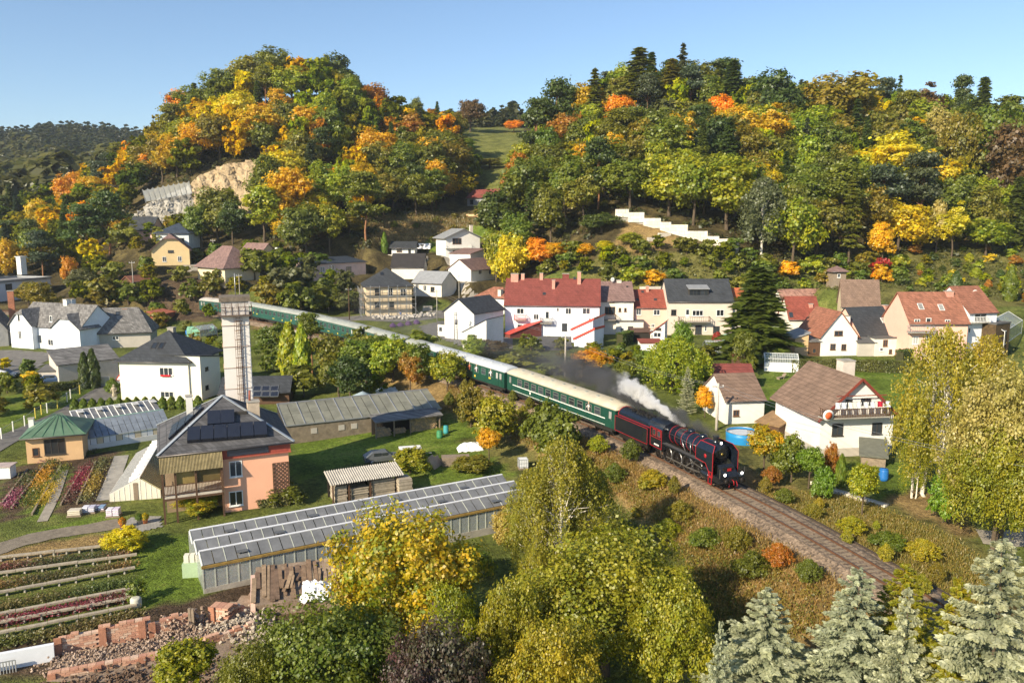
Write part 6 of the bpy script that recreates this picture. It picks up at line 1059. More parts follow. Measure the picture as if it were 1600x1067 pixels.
# coaches
def coach(label, green, roofm, L, nwin, stripe=False, wide=1.15, group='green coaches of the steam train', marks=True):
    c = empty('passenger_coach', (0,0,0), 0, label, 'railway coach', group); hw = 1.43
    MB().prism([(-hw, 1.05), (hw, 1.05), (hw, 3.2), (hw-.06,3.34), (-hw+.06,3.34), (-hw, 3.2)], -L+.12,-.12, 'x').build('body', green, c)
    n = 12; sec = [(1.5*math.cos(math.pi*i/n), .78*math.sin(math.pi*i/n)) for i in range(n+1)]; V = []; xs = [(-L+.02,.55), (-L+.18,.8), (-L+.6,.95), (-L+1.4,1), (-1.4,1), (-.6,.95), (-.18,.8), (-.02,.55)]
    for x, k in xs: V += [(x, y*(.93+.07*k), 3.30+z*k) for y, z in sec]
    m_ = n+1; F = [(i*m_+j, i*m_+j+1,(i+1)*m_+j+1,(i+1)*m_+j) for i in range(len(xs)-1) for j in range(n)]+[tuple(range(m_)), tuple(range((len(xs)-1)*m_, len(xs)*m_))[::-1]]+[(i*m_, (i+1)*m_, (i+1)*m_+n, i*m_+n) for i in range(len(xs)-1)]
    mb = MB(); mb.add(V, F, True); r = mb.build('roof', roofm, c)
    vm = MB().box(-.22,-.16,0,.22,.16,.12).mesh('roof_vent', roofm if not stripe else ROOFG)
    for i in range(9): link('roof_vent', vm, c, (-L*(.09+.1*i), -.45 if i % 2 else -.35,3.98))
    x0, x1 = -L+2.6,-2.6; sp = (x1-x0)/nwin; ww = sp*.62 if not stripe else sp*.68; wm = MB()
    for a in [(-ww/2,-.035,0,-ww/2+.06,.03,.95), (ww/2-.06,-.035,0, ww/2,.03,.95), (-ww/2+.06,-.035,0, ww/2-.06,.03,.06), (-ww/2+.06,-.035,.89, ww/2-.06,.03,.95), (-ww/2+.06,-.032,.55, ww/2-.06,.03,.60)]: wm.box(*a)
    wmm = wm.mesh('window_frame', mat('pale_green_frame', (.10,.17,.14), .5) if not stripe else mat('grey_green_frame', (.16,.18,.15), .5)); pm = MB().box(-ww/2+.05,-.012,.05, ww/2-.05,.03,.9).mesh('pane', GLASS); dm = MB().box(-.36,-.03,0,.36,.03,2.1).mesh('door', green); dp = MB().box(-.24,-.045,1.05,.24,-.028,1.9).mesh('pane', GLASSL); dh = MB().box(.22,-.07,.85,.3,-.03,1.2).mesh('handle', RODS)
    for sy, rz in ((1, math.pi), (-1,0)):
        for i in range(nwin):
            o = link('window', wmm, c, (x0+sp*(i+.5), sy*hw, 2.1), (0,0, rz)); link('pane', pm, o)
        for x in (-1.0,-L+1.0,-1.9,-L+1.9) if not stripe else (-1.0,-L+1.0):
            o = link('door', dm, c, (x, sy*(hw+.0), 1.1), (0,0, rz)); link('pane', dp, o); link('handle', dh, o)
        if stripe:
            MB().box(-L+1.6, min(sy*hw, sy*(hw+.012)), 1.93,-2.0, max(sy*hw, sy*(hw+.012)), 2.03).build('white_line', STRIPE, c); MB().box(-L+1.6, min(sy*hw, sy*(hw+.012)), 1.18,-2.0, max(sy*hw, sy*(hw+.012)), 1.23).build('white_line', STRIPE, c); MB().box(-L+6, min(sy*hw, sy*(hw+.012)), 1.5,-L+6.25, max(sy*hw, sy*(hw+.012)), 1.85).build('white_figure', STRIPE, c)
        elif marks:
            mb = MB()
            for x, z, w_, h_ in ((-4.1,1.75,.5,.22), (-L+4.6,1.7,.5,.25), (-L/2,1.45,.9,.12), (-8,1.35,.35,.3), (-L+3.0,1.8,.25,.3)): mb.box(x, min(sy*hw, sy*(hw+.012)), z, x+w_, max(sy*hw, sy*(hw+.012)), z+h_)
            mb.build('yellow_lettering_plate', YMARK, c)
    MB().box(-L+.1,-1.25,.78,-.1,1.25,1.045).build('underframe', UNDER, c); mb = MB(); mb.box(-L/2-2.5,-1.2,.4,-L/2+.5,1.2,.775); mb.box(-L/2+1.5,-1.1,.45,-L/2+3,1.1,.775); mb.build('battery_box', UNDER, c)
    wm2 = wheel(.46,.13).mesh('wheel', LDARK)
    for x in (-3.0,-L+3.0):
        b = MB().box(-1.9,-1.05,.42,1.9,1.05,.72).build('bogie', UNDER, c, (x, 0,0))
        for dx in (-1.25,1.25):
            for sy in (-1,1): link('wheel', wm2, b, (dx, sy*.76,.46))
    for x, s in ((-.06,1), (-L+.06,-1)):
        MB().box(min(x, x+s*.14), -.65,1.1, max(x, x+s*.14), .65,3.2).build('gangway', UNDER, c)
        for sy in (-1,1): MB().lathe([(.08,0), (.08,.2*s), (.22,.22*s), (.22,.28*s), (.03,.3*s)], 12,(x, sy*.87,1.0), 'x').build('buffer', UNDER, c)
    return c
sJ = [tr_near(TP[6+i]) for i in range(7)]
S0 = S_FRONT+13.3+TL+.5; CL = (sJ[5]-S0)/5-.55
print('coach length', CL, 'loco', S_FRONT, 'J0', sJ[0], S0)
k = S0
c1 = coach('first coach, dark green with a white line and a cream roof', COACHG, ROOFC, CL, 11, True, group=None); on_track(c1, k, CL); k += CL+.55
c2 = coach('second coach, green with a bright silver roof', COACHG, ROOFW, CL, 10, group=None); on_track(c2, k, CL); k += CL+.55
c3 = coach('third coach, green with a pale grey roof, right behind the silver-roofed one', COACHG2, ROOFG, CL, 10); on_track(c3, k, CL); k += CL+.55
for lab in ('fourth coach, its side hidden by the orchard trees', 'fifth coach, just right of the chimney tower'):
    c = copy_tree(c3); c['label'] = lab; on_track(c, k, CL); k += CL+.55
c6 = coach('last coach, a shorter green van left of the chimney tower', COACHG2, ROOFN, 17.0,5, group='green coaches of the steam train'); on_track(c6, k, 17.0)
# passengers leaning out of the windows
def person(loc, rz, shirt, label, hair=(.08,.05,.03)):
    e = empty('person', loc, rz, label, 'person'); mb = MB(); tilt = .25
    mb.lathe([(.12,-.45), (.17,-.1), (.19,.18), (.16,.3), (.06,.36)], 10); mb.tube([(.17,0,.25), (.24,-.18,.05), (.12,-.32,.02)], [.055,.045,.035], 6); mb.tube([(-.17,0,.25), (-.24,-.18,.05), (-.12,-.32,.02)], [.055,.045,.035], 6)
    mb.build('clothing', mat('cloth_%s' % label[:24], shirt, .9,.05), e); MB().lathe([(.05,.33), (.055,.40), (.075,.44), (.095,.52), (.09,.6), (.05,.66), (.01,.68)], 10,(0,-.04,0)).build('body', mat('skin', (.55,.34,.25), .6,.05), e); MB().lathe([(.098,.55), (.098,.6), (.06,.67), (.01,.70)], 10,(0,-.015,0)).build('hair', mat('hair_%d' % int(hair[0]*100), hair, .8), e)
def lean_out(c, L, nwin, i, shirt, label, hair=(.08,.05,.03)):
    x0, x1 = -L+2.6,-2.6; sp = (x1-x0)/nwin; m = c.matrix_basis; p = m@Vector((x0+sp*(i+.5), -1.36,2.62)); person(p, c.rotation_euler.z, shirt, label, hair)
bpy.context.view_layer.update()
for c, i, col, lab in [(c2,2,(.7,.68,.6), 'passenger in a cream shirt leaning out near the rear of the second coach'), (c2,3,(.55,.1,.05), 'passenger in red leaning out of the fourth rear window of the second coach'), (c2,5,(.72,.72,.7), 'passenger in white leaning out in the middle of the second coach'), (c2,6,(.6,.18,.1), 'passenger in orange-red in the second coach, front half'), (c2,7,(.65,.6,.6), 'passenger in pale pink behind the front windows of the second coach'), (c2,9,(.75,.75,.72), 'passenger in white by the front door of the second coach'),
                       (c3,5,(.6,.2,.15), 'passenger in red leaning out of the third coach'), (c3,7,(.3,.35,.5), 'passenger in blue leaning out of the third coach front half'), (c1,9,(.6,.55,.5), 'passenger in beige at the front of the first coach')]:
    lean_out(c, CL, 11 if c is c1 else 10, i, col, lab)
ZN = -3.4
# pink house: walls, recessed timber balcony, pyramid roof with panels
s = SITE['pink']; W, D = s['w'], s['d']; A_ = SITE['porch']; PWD = A_['w']
e = empty('pink_house', s['o'], s['a'], 'salmon pink two-storey house with a grey hip roof, solar panels and a timber balcony', 'house'); M = Matrix.Translation(s['o'])@Matrix.Rotation(s['a'], 4, 'Z'); Mi = M.inverted()
def fpx(px, py, y=0.0): return Mi@hit(px, py, M@Vector((0, y, 0)), M.to_3x3()@Vector((0,-1,0)))
ZC = fpx(452,704).z; ZE = ZC+.9      # top of pink wall, eave
MB().box(0,0,-1.5, W, D, ZC).build('wall', SALMON, e); MB().box(-PWD, 2.2,-1.5,-.002, D, ZC).build('wall', mat('porch_back_wall', (.30,.22,.14), .9,.2,1,.2), e)
b = MB().box(-.05,-.22, ZC+.003, W+.2,-.002, ZE).build('cornice', mat('red_cornice', (.38,.09,.06), .7,.15,2,.1), e); MB().box(W+.0,-.0, ZC+.003, W+.2, D, ZE).build('cornice_side', mat('red_cornice', (.38,.09,.06)), b)
x0_, x1_ = fpx(354,700).x, fpx(419,700).x; MB().box(x0_, -.32, ZC+.18, x1_, -.225, ZE-.12).build('solar_panel', PV, e); MB().box(-.05,-.3, ZC-.08, W+.25,-.003, ZC).build('cornice_moulding', mat('red_cornice', (.38,.09,.06)), b)
for i in range(3): x = x1_+.25+i*.55; MB().box(x, -.25, ZC+.12, x+.5,-.225, ZE-.1).build('panel', mat('red_panel', (.34,.07,.05), .7), e)
for px, py, wp, hp in ((369,732.5,21,24), (369.5,778,21,23)):
    a = fpx(px-wp/2, py+hp/2); b_ = fpx(px+wp/2, py+hp/2); t_ = fpx(px, py-hp/2); d_ = fpx(px, py+hp/2); f_, g_, s_ = win_mesh(b_.x-a.x, t_.z-d_.z, 'w'); o = link('window', f_, e, d_); link('pane', g_, o); link('sill', s_, o)
# roof
ov = .55; x0, x1, y0, y1 = -PWD-ov, W+ov, -ov, D+ov; ap = Vector(((x0+x1)/2+.1,(y0+y1)/2-.4, ZE+4.2)); c = [(x0, y0), (x1, y0), (x1, y1), (x0, y1)]
mb = MB().add([(a, b, ZE+.003) for a, b in c]+[(a, b, ZE+.16) for a, b in c]+[tuple(ap)], [(3,2,1,0),(0,1,5,4),(1,2,6,5),(2,3,7,6),(3,0,4,7),(4,5,8),(5,6,8),(6,7,8),(7,4,8)]); ro = mb.build('roof', tiles('square_slates', (.088,.088,.094), .45,.42,.3), e)
HM = mat('ridge_metal', (.36,.40,.44), .5,.1,1,0, metal=.3)
for a, b in c: MB().bar((a, b, ZE+.19), tuple(ap+Vector((0,0,.04))), .3,.06).build('hip_cap', HM, ro)
MB().tube([(x0, y0-.06, ZE+.06), (x1, y0-.06, ZE+.06)], .08,6).build('gutter', GUTTER, e)
def roofpanel(p0, n, u, quad, name='solar_panel', m=PV, t=.16, parent=None):
    """a panel whose four corners are seen at photo pixels on the given roof plane"""
    q = [Mi@hit(px, py, M@p0, M.to_3x3()@n) for px, py in quad]; up = n*t; lo_ = n*.06
    return MB().add([tuple(v+lo_) for v in q]+[tuple(v+up) for v in q], [(3,2,1,0),(4,5,6,7),(0,1,5,4),(1,2,6,5),(2,3,7,6),(3,0,4,7)]).build(name, m, parent or ro)
pf = Vector((x0, y0, ZE+.16)); nf = (Vector((x1-x0,0,0))).cross(ap-pf).normalized(); nl = (ap-pf).cross(Vector((0, y1-y0,0))).normalized()
nl = nl if nl.x < 0 else -nl
for i in range(6):
    f0, f1 = i/6+.004,(i+1)/6-.004; L = lambda a, b, f: (a[0]+(b[0]-a[0])*f, a[1]+(b[1]-a[1])*f)
    roofpanel(pf, nf, None, [L((292,693),(418,683),f0), L((292,693),(418,683),f1), L((293,672),(416,662),f1), L((293,672),(416,662),f0)], t=.5)
for i in range(2):
    f0, f1 = i/2+.005,(i+1)/2-.005; roofpanel(pf, nf, None, [L((324,667),(366,664),f0), L((324,667),(366,664),f1), L((324,646),(366,644),f1), L((324,646),(366,644),f0)], t=.45)
for i in range(4):
    f0, f1 = i/4+.01,(i+1)/4-.01; roofpanel(pf, nl, None, [L((265,689),(318,640),f0), L((265,689),(318,640),f1), L((271,668),(318,636),f1) if i < 9 else None, L((271,668),(318,636),f0)], t=.3)
for px, py, yl, wd, m_ in ((395,627,.34,1.15, mat('old_chimney', (.46,.38,.29), .9,.2,2,.3)), (295,619,.62,.62, WHITE)):
    tp = fpx(px, py, yl*D); c_ = MB().box(-wd/2,-wd/2,-3.2, wd/2, wd/2,0).build('chimney', m_, e, tp); MB().box(-wd/2-.06,-wd/2-.06,.003, wd/2+.06, wd/2+.06,.12).build('chimney_cap', concrete, c_)
MB().tube([tuple(fpx(390,627,.34*D)), tuple(fpx(390,610,.34*D))], .11,8).build('flue', mat('rusty_flue', (.28,.09,.06), .7), e)
o = MB().box(-.55,-.05,-.4,.55,.3,.4).build('roof_hatch', FRAMED, ro, tuple(fpx(377,649, D*.26)))
# corrugated awning: every corrugation is geometry
aw = MB(); n = 44; ax0, ax1 = -PWD-.45,-.05; zt, zb, yt, yb = ZE-.02, ZC-.55,-.55,-1.25
pts = [(ax0+(ax1-ax0)*i/(n*2), .05*(1 if i % 2 else -1)) for i in range(n*2+1)]
V = [(x, yt+dz, zt+.0) for x, dz in pts]+[(x, yb+dz, zb) for x, dz in pts]; k = len(pts); aw.add(V, [(i, i+1, k+i+1, k+i) for i in range(k-1)]); aw.add([(a, b+.03, c_+.02) for a, b, c_ in V], [(i+1, i, k+i, k+i+1) for i in range(k-1)]); aw.build('corrugated_awning', mat('mossy_corrugated', (.29,.24,.13), .85,.3,2,.2), e, recalc=False)
# balcony
z1 = fpx(300,771,-.9).z; bal = MB().box(-PWD-.3,-1.0, z1-.2,-.05,2.19, z1).build('balcony_floor', mat('balcony_slab', (.5,.45,.38), .9), e)
for i, x in enumerate((-PWD-.2,-PWD+.9,-PWD*.48,-.15)): MB().box(x-.09,-1.0,-.8, x+.09,-.82, ZC).build('post', DARKWOOD, e)
for zz in (.12,.98): MB().box(-PWD-.2,-.96, z1+zz, -.15,-.88, z1+zz+.08).build('rail', DARKWOOD, bal)
n = 40; bm_ = MB().box(-.03,-.02,.2,.03,.02,.98).mesh('baluster', DARKWOOD)
for i in range(n): link('baluster', bm_, bal, (-PWD-.1+(PWD-.15)*i/(n-1), -.92, z1))
for i in range(10): link('baluster', bm_, bal, (-PWD-.2,-.8+i*.29, z1))
pn = MB().box(-PWD+1.0,-.75, z1+1.0,-PWD*.48-.1,-.70, ZC-.5).build('wind_panel', mat('amber_sheet', (.30,.22,.08), .35,.3,.7,.05), bal); MB().box(-PWD*.48+.1,-.75, z1+1.0,-.3,-.70, ZC-.5).build('wind_panel', mat('dark_amber_sheet', (.14,.10,.04), .35,.3,.7,.05), bal)
MB().box(-PWD-.25,-1.02, z1-.42,-.1,-.85, z1-.203).build('beam', DARKWOOD, e)
# lattice of single laths
lt = MB(); lx0, lx1, lz0, lz1 = fpx(426,725).x, fpx(450,725).x, .3, fpx(430,723).z
for x in (lx0, lx1): MB().box(x-.05,-.14, lz0, x+.05,-.06, lz1).build('lattice_post', DARKWOOD, e)
for zz in (lz0,(lz0+lz1)/2, lz1): MB().box(lx0,-.155, zz-.04, lx1,-.142, zz+.04).build('lattice_rail', DARKWOOD, e)
ww = lx1-lx0; n = int((lz1-lz0+ww)/.40)
for sgn, yy in ((1,-.10), (-1,-.125)):
    for i in range(n):
        a = lz0-ww+i*.40+.1; z0_, z1_ = a, a+ww; xa, xb = lx0, lx1
        if sgn < 0: xa, xb = xb, xa
        ta = max(0,(lz0-z0_)/ww); tb = min(1,(lz1-z0_)/ww)
        if tb-ta < .05: continue
        MB().bar((xa+(xb-xa)*ta, yy, z0_+ww*ta), (xa+(xb-xa)*tb, yy, z0_+ww*tb), .085,.02, up=(0,1,0)).build('lath', DARKWOOD, e)
# ---- chimney tower
zt = PY(372,462,86).z; xw = 40*86/FPX; p = PY(376,655,86); p.z = ZN; ct = empty('chimney_tower', p, s['a']-R(4), 'tall square whitewashed chimney tower with a rusty ladder', 'chimney tower'); hh = zt-ZN; w0, w1 = xw*.53, xw*.5
tw = MB().add([(-w0,-w0,-1), (w0,-w0,-1), (w0, w0,-1), (-w0, w0,-1), (-w1,-w1, hh-2), (w1,-w1, hh-2), (w1, w1, hh-2), (-w1, w1, hh-2)], [(3,2,1,0),(4,5,6,7),(0,1,5,4),(1,2,6,5),(2,3,7,6),(3,0,4,7)])
STAIN = mat('stained_whitewash', (.74,.72,.70), .9,.03,.5,.1, col2=(.70,.65,.60))
tw.build('shaft', STAIN, ct); MB().box(-w1*1.02,-w1*1.02, hh-1.997, w1*1.02, w1*1.02, hh-.5).build('head', mat('spalled_brick', (.46,.41,.38), .95,.4,2.5,.6, col2=(.70,.66,.63)), ct); MB().box(-w1*1.14,-w1*1.14, hh-.497, w1*1.14, w1*1.14, hh).build('crown', mat('weathered_cap', (.17,.14,.11), .95,.35,3,.5), ct)
for q in ((-1,-1,1,-1), (1,-1,1,1), (-1,-1,-1,1)):
    MB().bar((q[0]*w1*1.1, q[1]*w1*1.25, hh-2.0), (q[2]*w1*1.1, q[3]*w1*1.25, hh-2.0), .5,.12).build('gallery', mat('rusty_gallery', (.12,.09,.07), .9), ct); MB().bar((q[0]*w1*1.25, q[1]*w1*1.3, hh-1.1), (q[2]*w1*1.25, q[3]*w1*1.3, hh-1.1), .05).build('gallery_rail', RUST, ct)
for i in range(6): MB().bar((-w1*1.2+i*w1*.48,-w1*1.3, hh-2.0), (-w1*1.2+i*w1*.48,-w1*1.3, hh-.6), .05).build('gallery_post', RUST, ct)
for x in (.05,.45): MB().bar((x, -w0-.22,.5), (x, -w1-.22, hh-2), .06).build('ladder_stile', DARKWOOD, ct)
rg = MB().box(.05,-.02,-.02,.45,.02,.02).mesh('rung', RUST); hp_ = MB()
for k in range(9): a0, a1 = math.pi*k/9, math.pi*(k+1)/9; hp_.bar((.25+.42*math.cos(a0), -.05-.62*math.sin(a0), 0), (.25+.42*math.cos(a1), -.05-.62*math.sin(a1), 0), .05)
hoop = hp_.mesh('safety_hoop', RUST); i = 0; z = 1.0
while z < hh-2: 
    link('rung', rg, ct, (0,-w0-.22, z)); 
    if i % 3 == 0: link('safety_hoop', hoop, ct, (0,-w0-.2, z))
    z += .33; i += 1
for x in (-.15,.65,.25): MB().bar((x, -w0-.65 if x == .25 else -w0-.4,1.2), (x, -w1-.65 if x == .25 else -w1-.4, hh-2.1), .035).build('cage_bar', RUST, ct)
z = 1.2; ring = MB()
bnd = mat('rusty_band', (.36,.24,.16), .85)
while z < hh-3: MB().box(-w0-.012,-w0-.012, z, w0+.012, w0+.012, z+.035).build('iron_band', bnd, ct); z += 2.3
MB().tube([(w1*.1,0, hh), (w1*.1,0, hh+2.4)], .05,6).build('lightning_rod', METAL, ct)
# ---- long three-ridge greenhouse, every pane a part
gf0, gf1 = P(319,924,-3.5), P(835,812,-3.5); d = (gf1-gf0); GL = d.length; ga = math.atan2(d.y, d.x); gh = empty('long_greenhouse', gf0, ga, 'long greenhouse with three saw-tooth glass roofs and raised vents', 'greenhouse'); Mg = Matrix.Translation(gf0)@Matrix.Rotation(ga, 4, 'Z')
PANEM = mat('dusty_grey_glass', (.16,.165,.17), .22,.25,.8,.02, spec=.6); WTRIM = mat('white_ridge_trim', (.72,.74,.78), .5,.05,1,0); GFRM = mat('pale_green_frame_paint', (.42,.44,.38), .7,.2,2,.1); MOSSY = mat('mossy_gutter', (.26,.17,.045), .9,.35,3,.3)
HW = 2.1; DW = 2.45; npn = 34; NB = 3; RUN = 1.4; RISE = .62
pm0 = MB().box(0,0,0, GL/npn-.05,1,.03)
for b in range(NB):
    y0 = b*DW; ze, zr = HW, HW+RISE; u = Vector((0, RUN, zr-ze)); ul = u.length; un = u.normalized(); tilt = math.atan2(u.z, u.y)
    pm = MB().box(.035,.02,0, GL/npn-.035, ul-.02,.03).mesh('pane', PANEM); bm2 = MB().box(-.03,0,-.03,.03, ul, .06).mesh('glazing_bar', GFRM); vm = MB().box(.02,0,0, GL/npn-.02, ul*.75,.04).mesh('vent', mat('open_vent', (.10,.105,.11), .3))
    for i in range(npn):
        link('pane', pm, gh, (GL*i/npn, y0, ze), (tilt, 0,0))
        if i % 2 == 0: link('glazing_bar', bm2, gh, (GL*i/npn, y0, ze), (tilt, 0,0))
        if (i*3+b*5) % 17 in (2,9): v = link('vent', vm, gh, (GL*i/npn, y0+.3, ze+.34), (tilt-R(22), 0,0)); MB().bar((GL/npn/2,.1,0), (GL/npn/2,.35,-.55), .04).build('vent_arm', GFRM, v)
    MB().box(0, y0+RUN-.02, zr-.04, GL, y0+RUN+.16, zr+.08).build('ridge_trim', WTRIM, gh); MB().prism([(y0+RUN+.16, zr), (y0+RUN+.2, zr), (y0+DW-.01, ze+.05), (y0+DW-.05, ze+.05)], 0, GL, 'x').build('white_slope', WTRIM, gh)
    MB().prism([(y0,-.4), (y0+DW, -.4), (y0+DW, ze), (y0+RUN, zr-.06), (y0, ze-.03)], .0,.06, 'x').build('end_glass', CLEAR, gh); MB().prism([(y0,-.4), (y0+DW, -.4), (y0+DW, ze), (y0+RUN, zr-.06), (y0, ze-.03)], GL-.06, GL, 'x').build('end_glass', CLEAR, gh)
    MB().bar((-.03, y0, ze), (-.03, y0+RUN, zr), .1).build('end_bar', WTRIM, gh)
MB().box(-.1,-.16, HW-.2, GL+.1,.02, HW-.02).build('gutter_board', MOSSY, gh); fp = MB().box(.04,-.02,.25, GL/npn-.04,.0, HW-.25).mesh('side_pane', CLEAR); po = MB().box(-.045,-.05,-.5,.045,.03, HW-.2).mesh('side_post', GFRM)
for i in range(npn):
    link('side_pane', fp, gh, (GL*i/npn, 0,0)); link('side_post', po, gh, (GL*i/npn, 0,0))
MB().box(0,-.06,-.6, GL, .02,.24).build('base_wall', concrete, gh); MB().box(.1,.3,-.3, GL-.1, DW*3-.2,.1).build('bench', mat('greenhouse_bench', (.12,.10,.06), .95,.4,1.5,.5), gh); MB().box(0, DW*3-.04,-.6, GL, DW*3+.02, HW).build('back_wall', GFRM, gh)
mb = MB(); g_ = np.random.default_rng(9)
for i in range(160): x, y = g_.uniform(.5, GL-.5), g_.uniform(.4,3); mb.cbox((x, y, .35+g_.uniform(0,.3)), tuple(g_.uniform(.1,.4,3)))
mb.build('potted_plants', mat('plant_green', (.07,.10,.03), .95,.4,2,.5), gh, kind='stuff')
# ---- kiosk with green hip roof
s = SITE['kiosk']; e = house('kiosk', 'kiosk', 'small ochre house with a green sheet hip roof beside the lane', 'house', OCHRE, mat('green_sheet_roof', (.12,.20,.13), .5,.2,.8,.05, metal=.2), 3.0, 'hip', 1.9,.55, win=[('F', 86.5,697,33,25, 'd'), ('F', 56.5,706,11,13, 'b')], chim=[(48.5,654,.75,.55, WHITE)])
for i in range(7):
    x = -.4+i*(s['w']+.8)/6
    MB().bar((x, -.53,3.2), (s['w']/2+(x-s['w']/2)*.12, s['d']/2,5.08), .05).build('roof_seam', mat('green_seam', (.07,.17,.10), .5), e)
# ---- left greenhouse behind the kiosk: lower glazed front, upper row of opened sashes
a0, a1 = P(132,704,-3.2), P(268,681,-3.2); d = a1-a0; L1 = d.length; lg = empty('nursery_greenhouse', a0, math.atan2(d.y, d.x), 'glazed nursery greenhouse with a row of opened roof sashes behind the kiosk', 'greenhouse')
BLUEG = mat('bluish_glass', (.20,.23,.27), .15,.25,.9,.02, spec=.7); n = 14; st = L1/n
MB().box(0,0,-.8, L1,.2,.55).build('base_wall', WHITE, lg)
for i in range(n):
    MB().box(i*st+.03,.04,.56,(i+1)*st-.03,.08,1.35).build('panel', (FRAMEW, CREAM, COOL)[(i*5) % 3], lg)
ul = math.hypot(2.6,1.7); tl = math.atan2(1.7,2.6); pm = MB().box(.03,0,0, st-.03, ul/2-.03,.03).mesh('pane', BLUEG)
for i in range(n):
    for j in range(2): link('pane', pm, lg, (i*st, .05+2.6*j/2,1.4+1.7*j/2), (tl, 0,0))
MB().box(0,-.02,1.33, L1,.1,1.42).build('eave_bar', GFRM, lg); MB().box(0,2.6,3.05, L1,2.75,3.2).build('ridge_bar', mat('green_bar', (.32,.5,.40), .6), lg)
ul2 = math.hypot(3.4,1.2); tl2 = math.atan2(1.2,3.4); pm2 = MB().box(.03,0,0, st-.03, ul2/2-.03,.03).mesh('pane', PANEM); vs_ = MB().box(.02,0,0, st-.02,1.1,.05).mesh('sash', mat('open_sash', (.5,.5,.48), .5))
for i in range(n):
    for j in range(2): link('pane', pm2, lg, (i*st, 3.0+3.4*j/2,2.6+1.2*j/2), (tl2,0,0))
    if i % 3 == 1: link('sash', vs_, lg, (i*st, 5.0,3.75), (R(2), 0,0))
    MB().bar((i*st, 3.0,2.65), (i*st, 6.4,3.85), .09).build('glazing_bar', FRAMEW, lg)
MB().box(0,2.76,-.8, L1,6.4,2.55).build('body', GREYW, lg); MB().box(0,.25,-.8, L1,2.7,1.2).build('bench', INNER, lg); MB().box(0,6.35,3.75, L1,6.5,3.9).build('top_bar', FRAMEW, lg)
# ---- gable greenhouse with white slats
b0, b1 = P(172,784,-3.4), P(252,775,-3.4); d = b1-b0; W2 = d.length; sg = empty('slatted_greenhouse', b0, math.atan2(d.y, d.x)-R(5.5), 'low gable greenhouse with white-framed slanting roof and open flaps', 'greenhouse'); Ls = 15.5; hs, rs = .8,1.45; u = Vector((W2/2,0, rs)); n = 32
MB().prism([(0,-.5), (0, hs), (W2*.6, hs+rs), (W2, hs), (W2,-.5)], 0,.08, 'y').build('gable_wall', mat('cream_sheeting', (.70,.67,.58), .6,.06,1,0), sg); MB().prism([(0,-.5), (0, hs), (W2*.6, hs+rs), (W2, hs), (W2,-.5)], Ls-.08, Ls, 'y').build('gable_wall', CREAM, sg); MB().box(W2*.47,-.04,.0, W2*.56,-.003, hs+1.0).build('door', WOODM, sg); MB().box(-.1,.08,-.6, W2+.1, Ls, .25).build('base_wall', concrete, sg)
for x in np.linspace(W2*.08, W2*.92,9): MB().box(x-.02,-.03,0, x+.02,-.002, hs+rs*min(x/(W2*.6), (W2-x)/(W2*.4))-.05).build('batten', FRAMEW, sg)
for i in range(n):
    y = .1+(Ls-.2)*i/n; yy = y+(Ls-.2)/n
    MB().add([(0, y+.05, hs), (W2*.6, y+.05, hs+rs), (W2*.6, yy-.05, hs+rs), (0, yy-.05, hs), (0, y+.05, hs+.03), (W2*.6, y+.05, hs+rs+.03), (W2*.6, yy-.05, hs+rs+.03), (0, yy-.05, hs+.03)], [(3,2,1,0),(4,5,6,7),(0,1,5,4),(1,2,6,5),(2,3,7,6),(3,0,4,7)]).build('pane', mat('dull_slope_glass', (.085,.085,.075), .35,.3,1,0), sg); MB().bar((-.05, y, hs+.02), (W2*.6, y, hs+rs+.03), .06,.02).build('glazing_bar', FRAMEW, sg)
    MB().add([(W2, y+.05, hs), (W2*.6, y+.05, hs+rs), (W2*.6, yy-.05, hs+rs), (W2, yy-.05, hs), (W2, y+.05, hs+.03), (W2*.6, y+.05, hs+rs+.03), (W2*.6, yy-.05, hs+rs+.03), (W2, yy-.05, hs+.03)], [(0,1,2,3),(7,6,5,4),(1,0,4,5),(2,1,5,6),(3,2,6,7),(0,3,7,4)]).build('pane', mat('olive_slat_glass', (.20,.20,.16), .4,.2,1,0), sg); MB().bar((W2+.05, y, hs+.02), (W2*.6, y, hs+rs+.05), .12).build('glazing_bar', mat('mossy_bar', (.36,.34,.2), .8), sg)  # panes of the right slope are olive grey, lighter than the left slope
    if i % 3 == 1: MB().add([(W2*.36, y, hs+rs*.62), (W2*.57, y, hs+rs*.96), (W2*.57, yy+.2, hs+rs*.96), (W2*.36, yy+.2, hs+rs*.62+.35), (W2*.36, y, hs+rs*.62+.03), (W2*.57, y, hs+rs*.96+.03), (W2*.57, yy+.2, hs+rs*.96+.03), (W2*.36, yy+.2, hs+rs*.62+.38)], [(3,2,1,0),(4,5,6,7),(0,1,5,4),(1,2,6,5),(2,3,7,6),(3,0,4,7)]).build('flap', FRAMEW, sg)
MB().bar((W2*.6,-.1, hs+rs+.08), (W2*.6, Ls+.1, hs+rs+.08), .14).build('ridge_beam', FRAMEW, sg)
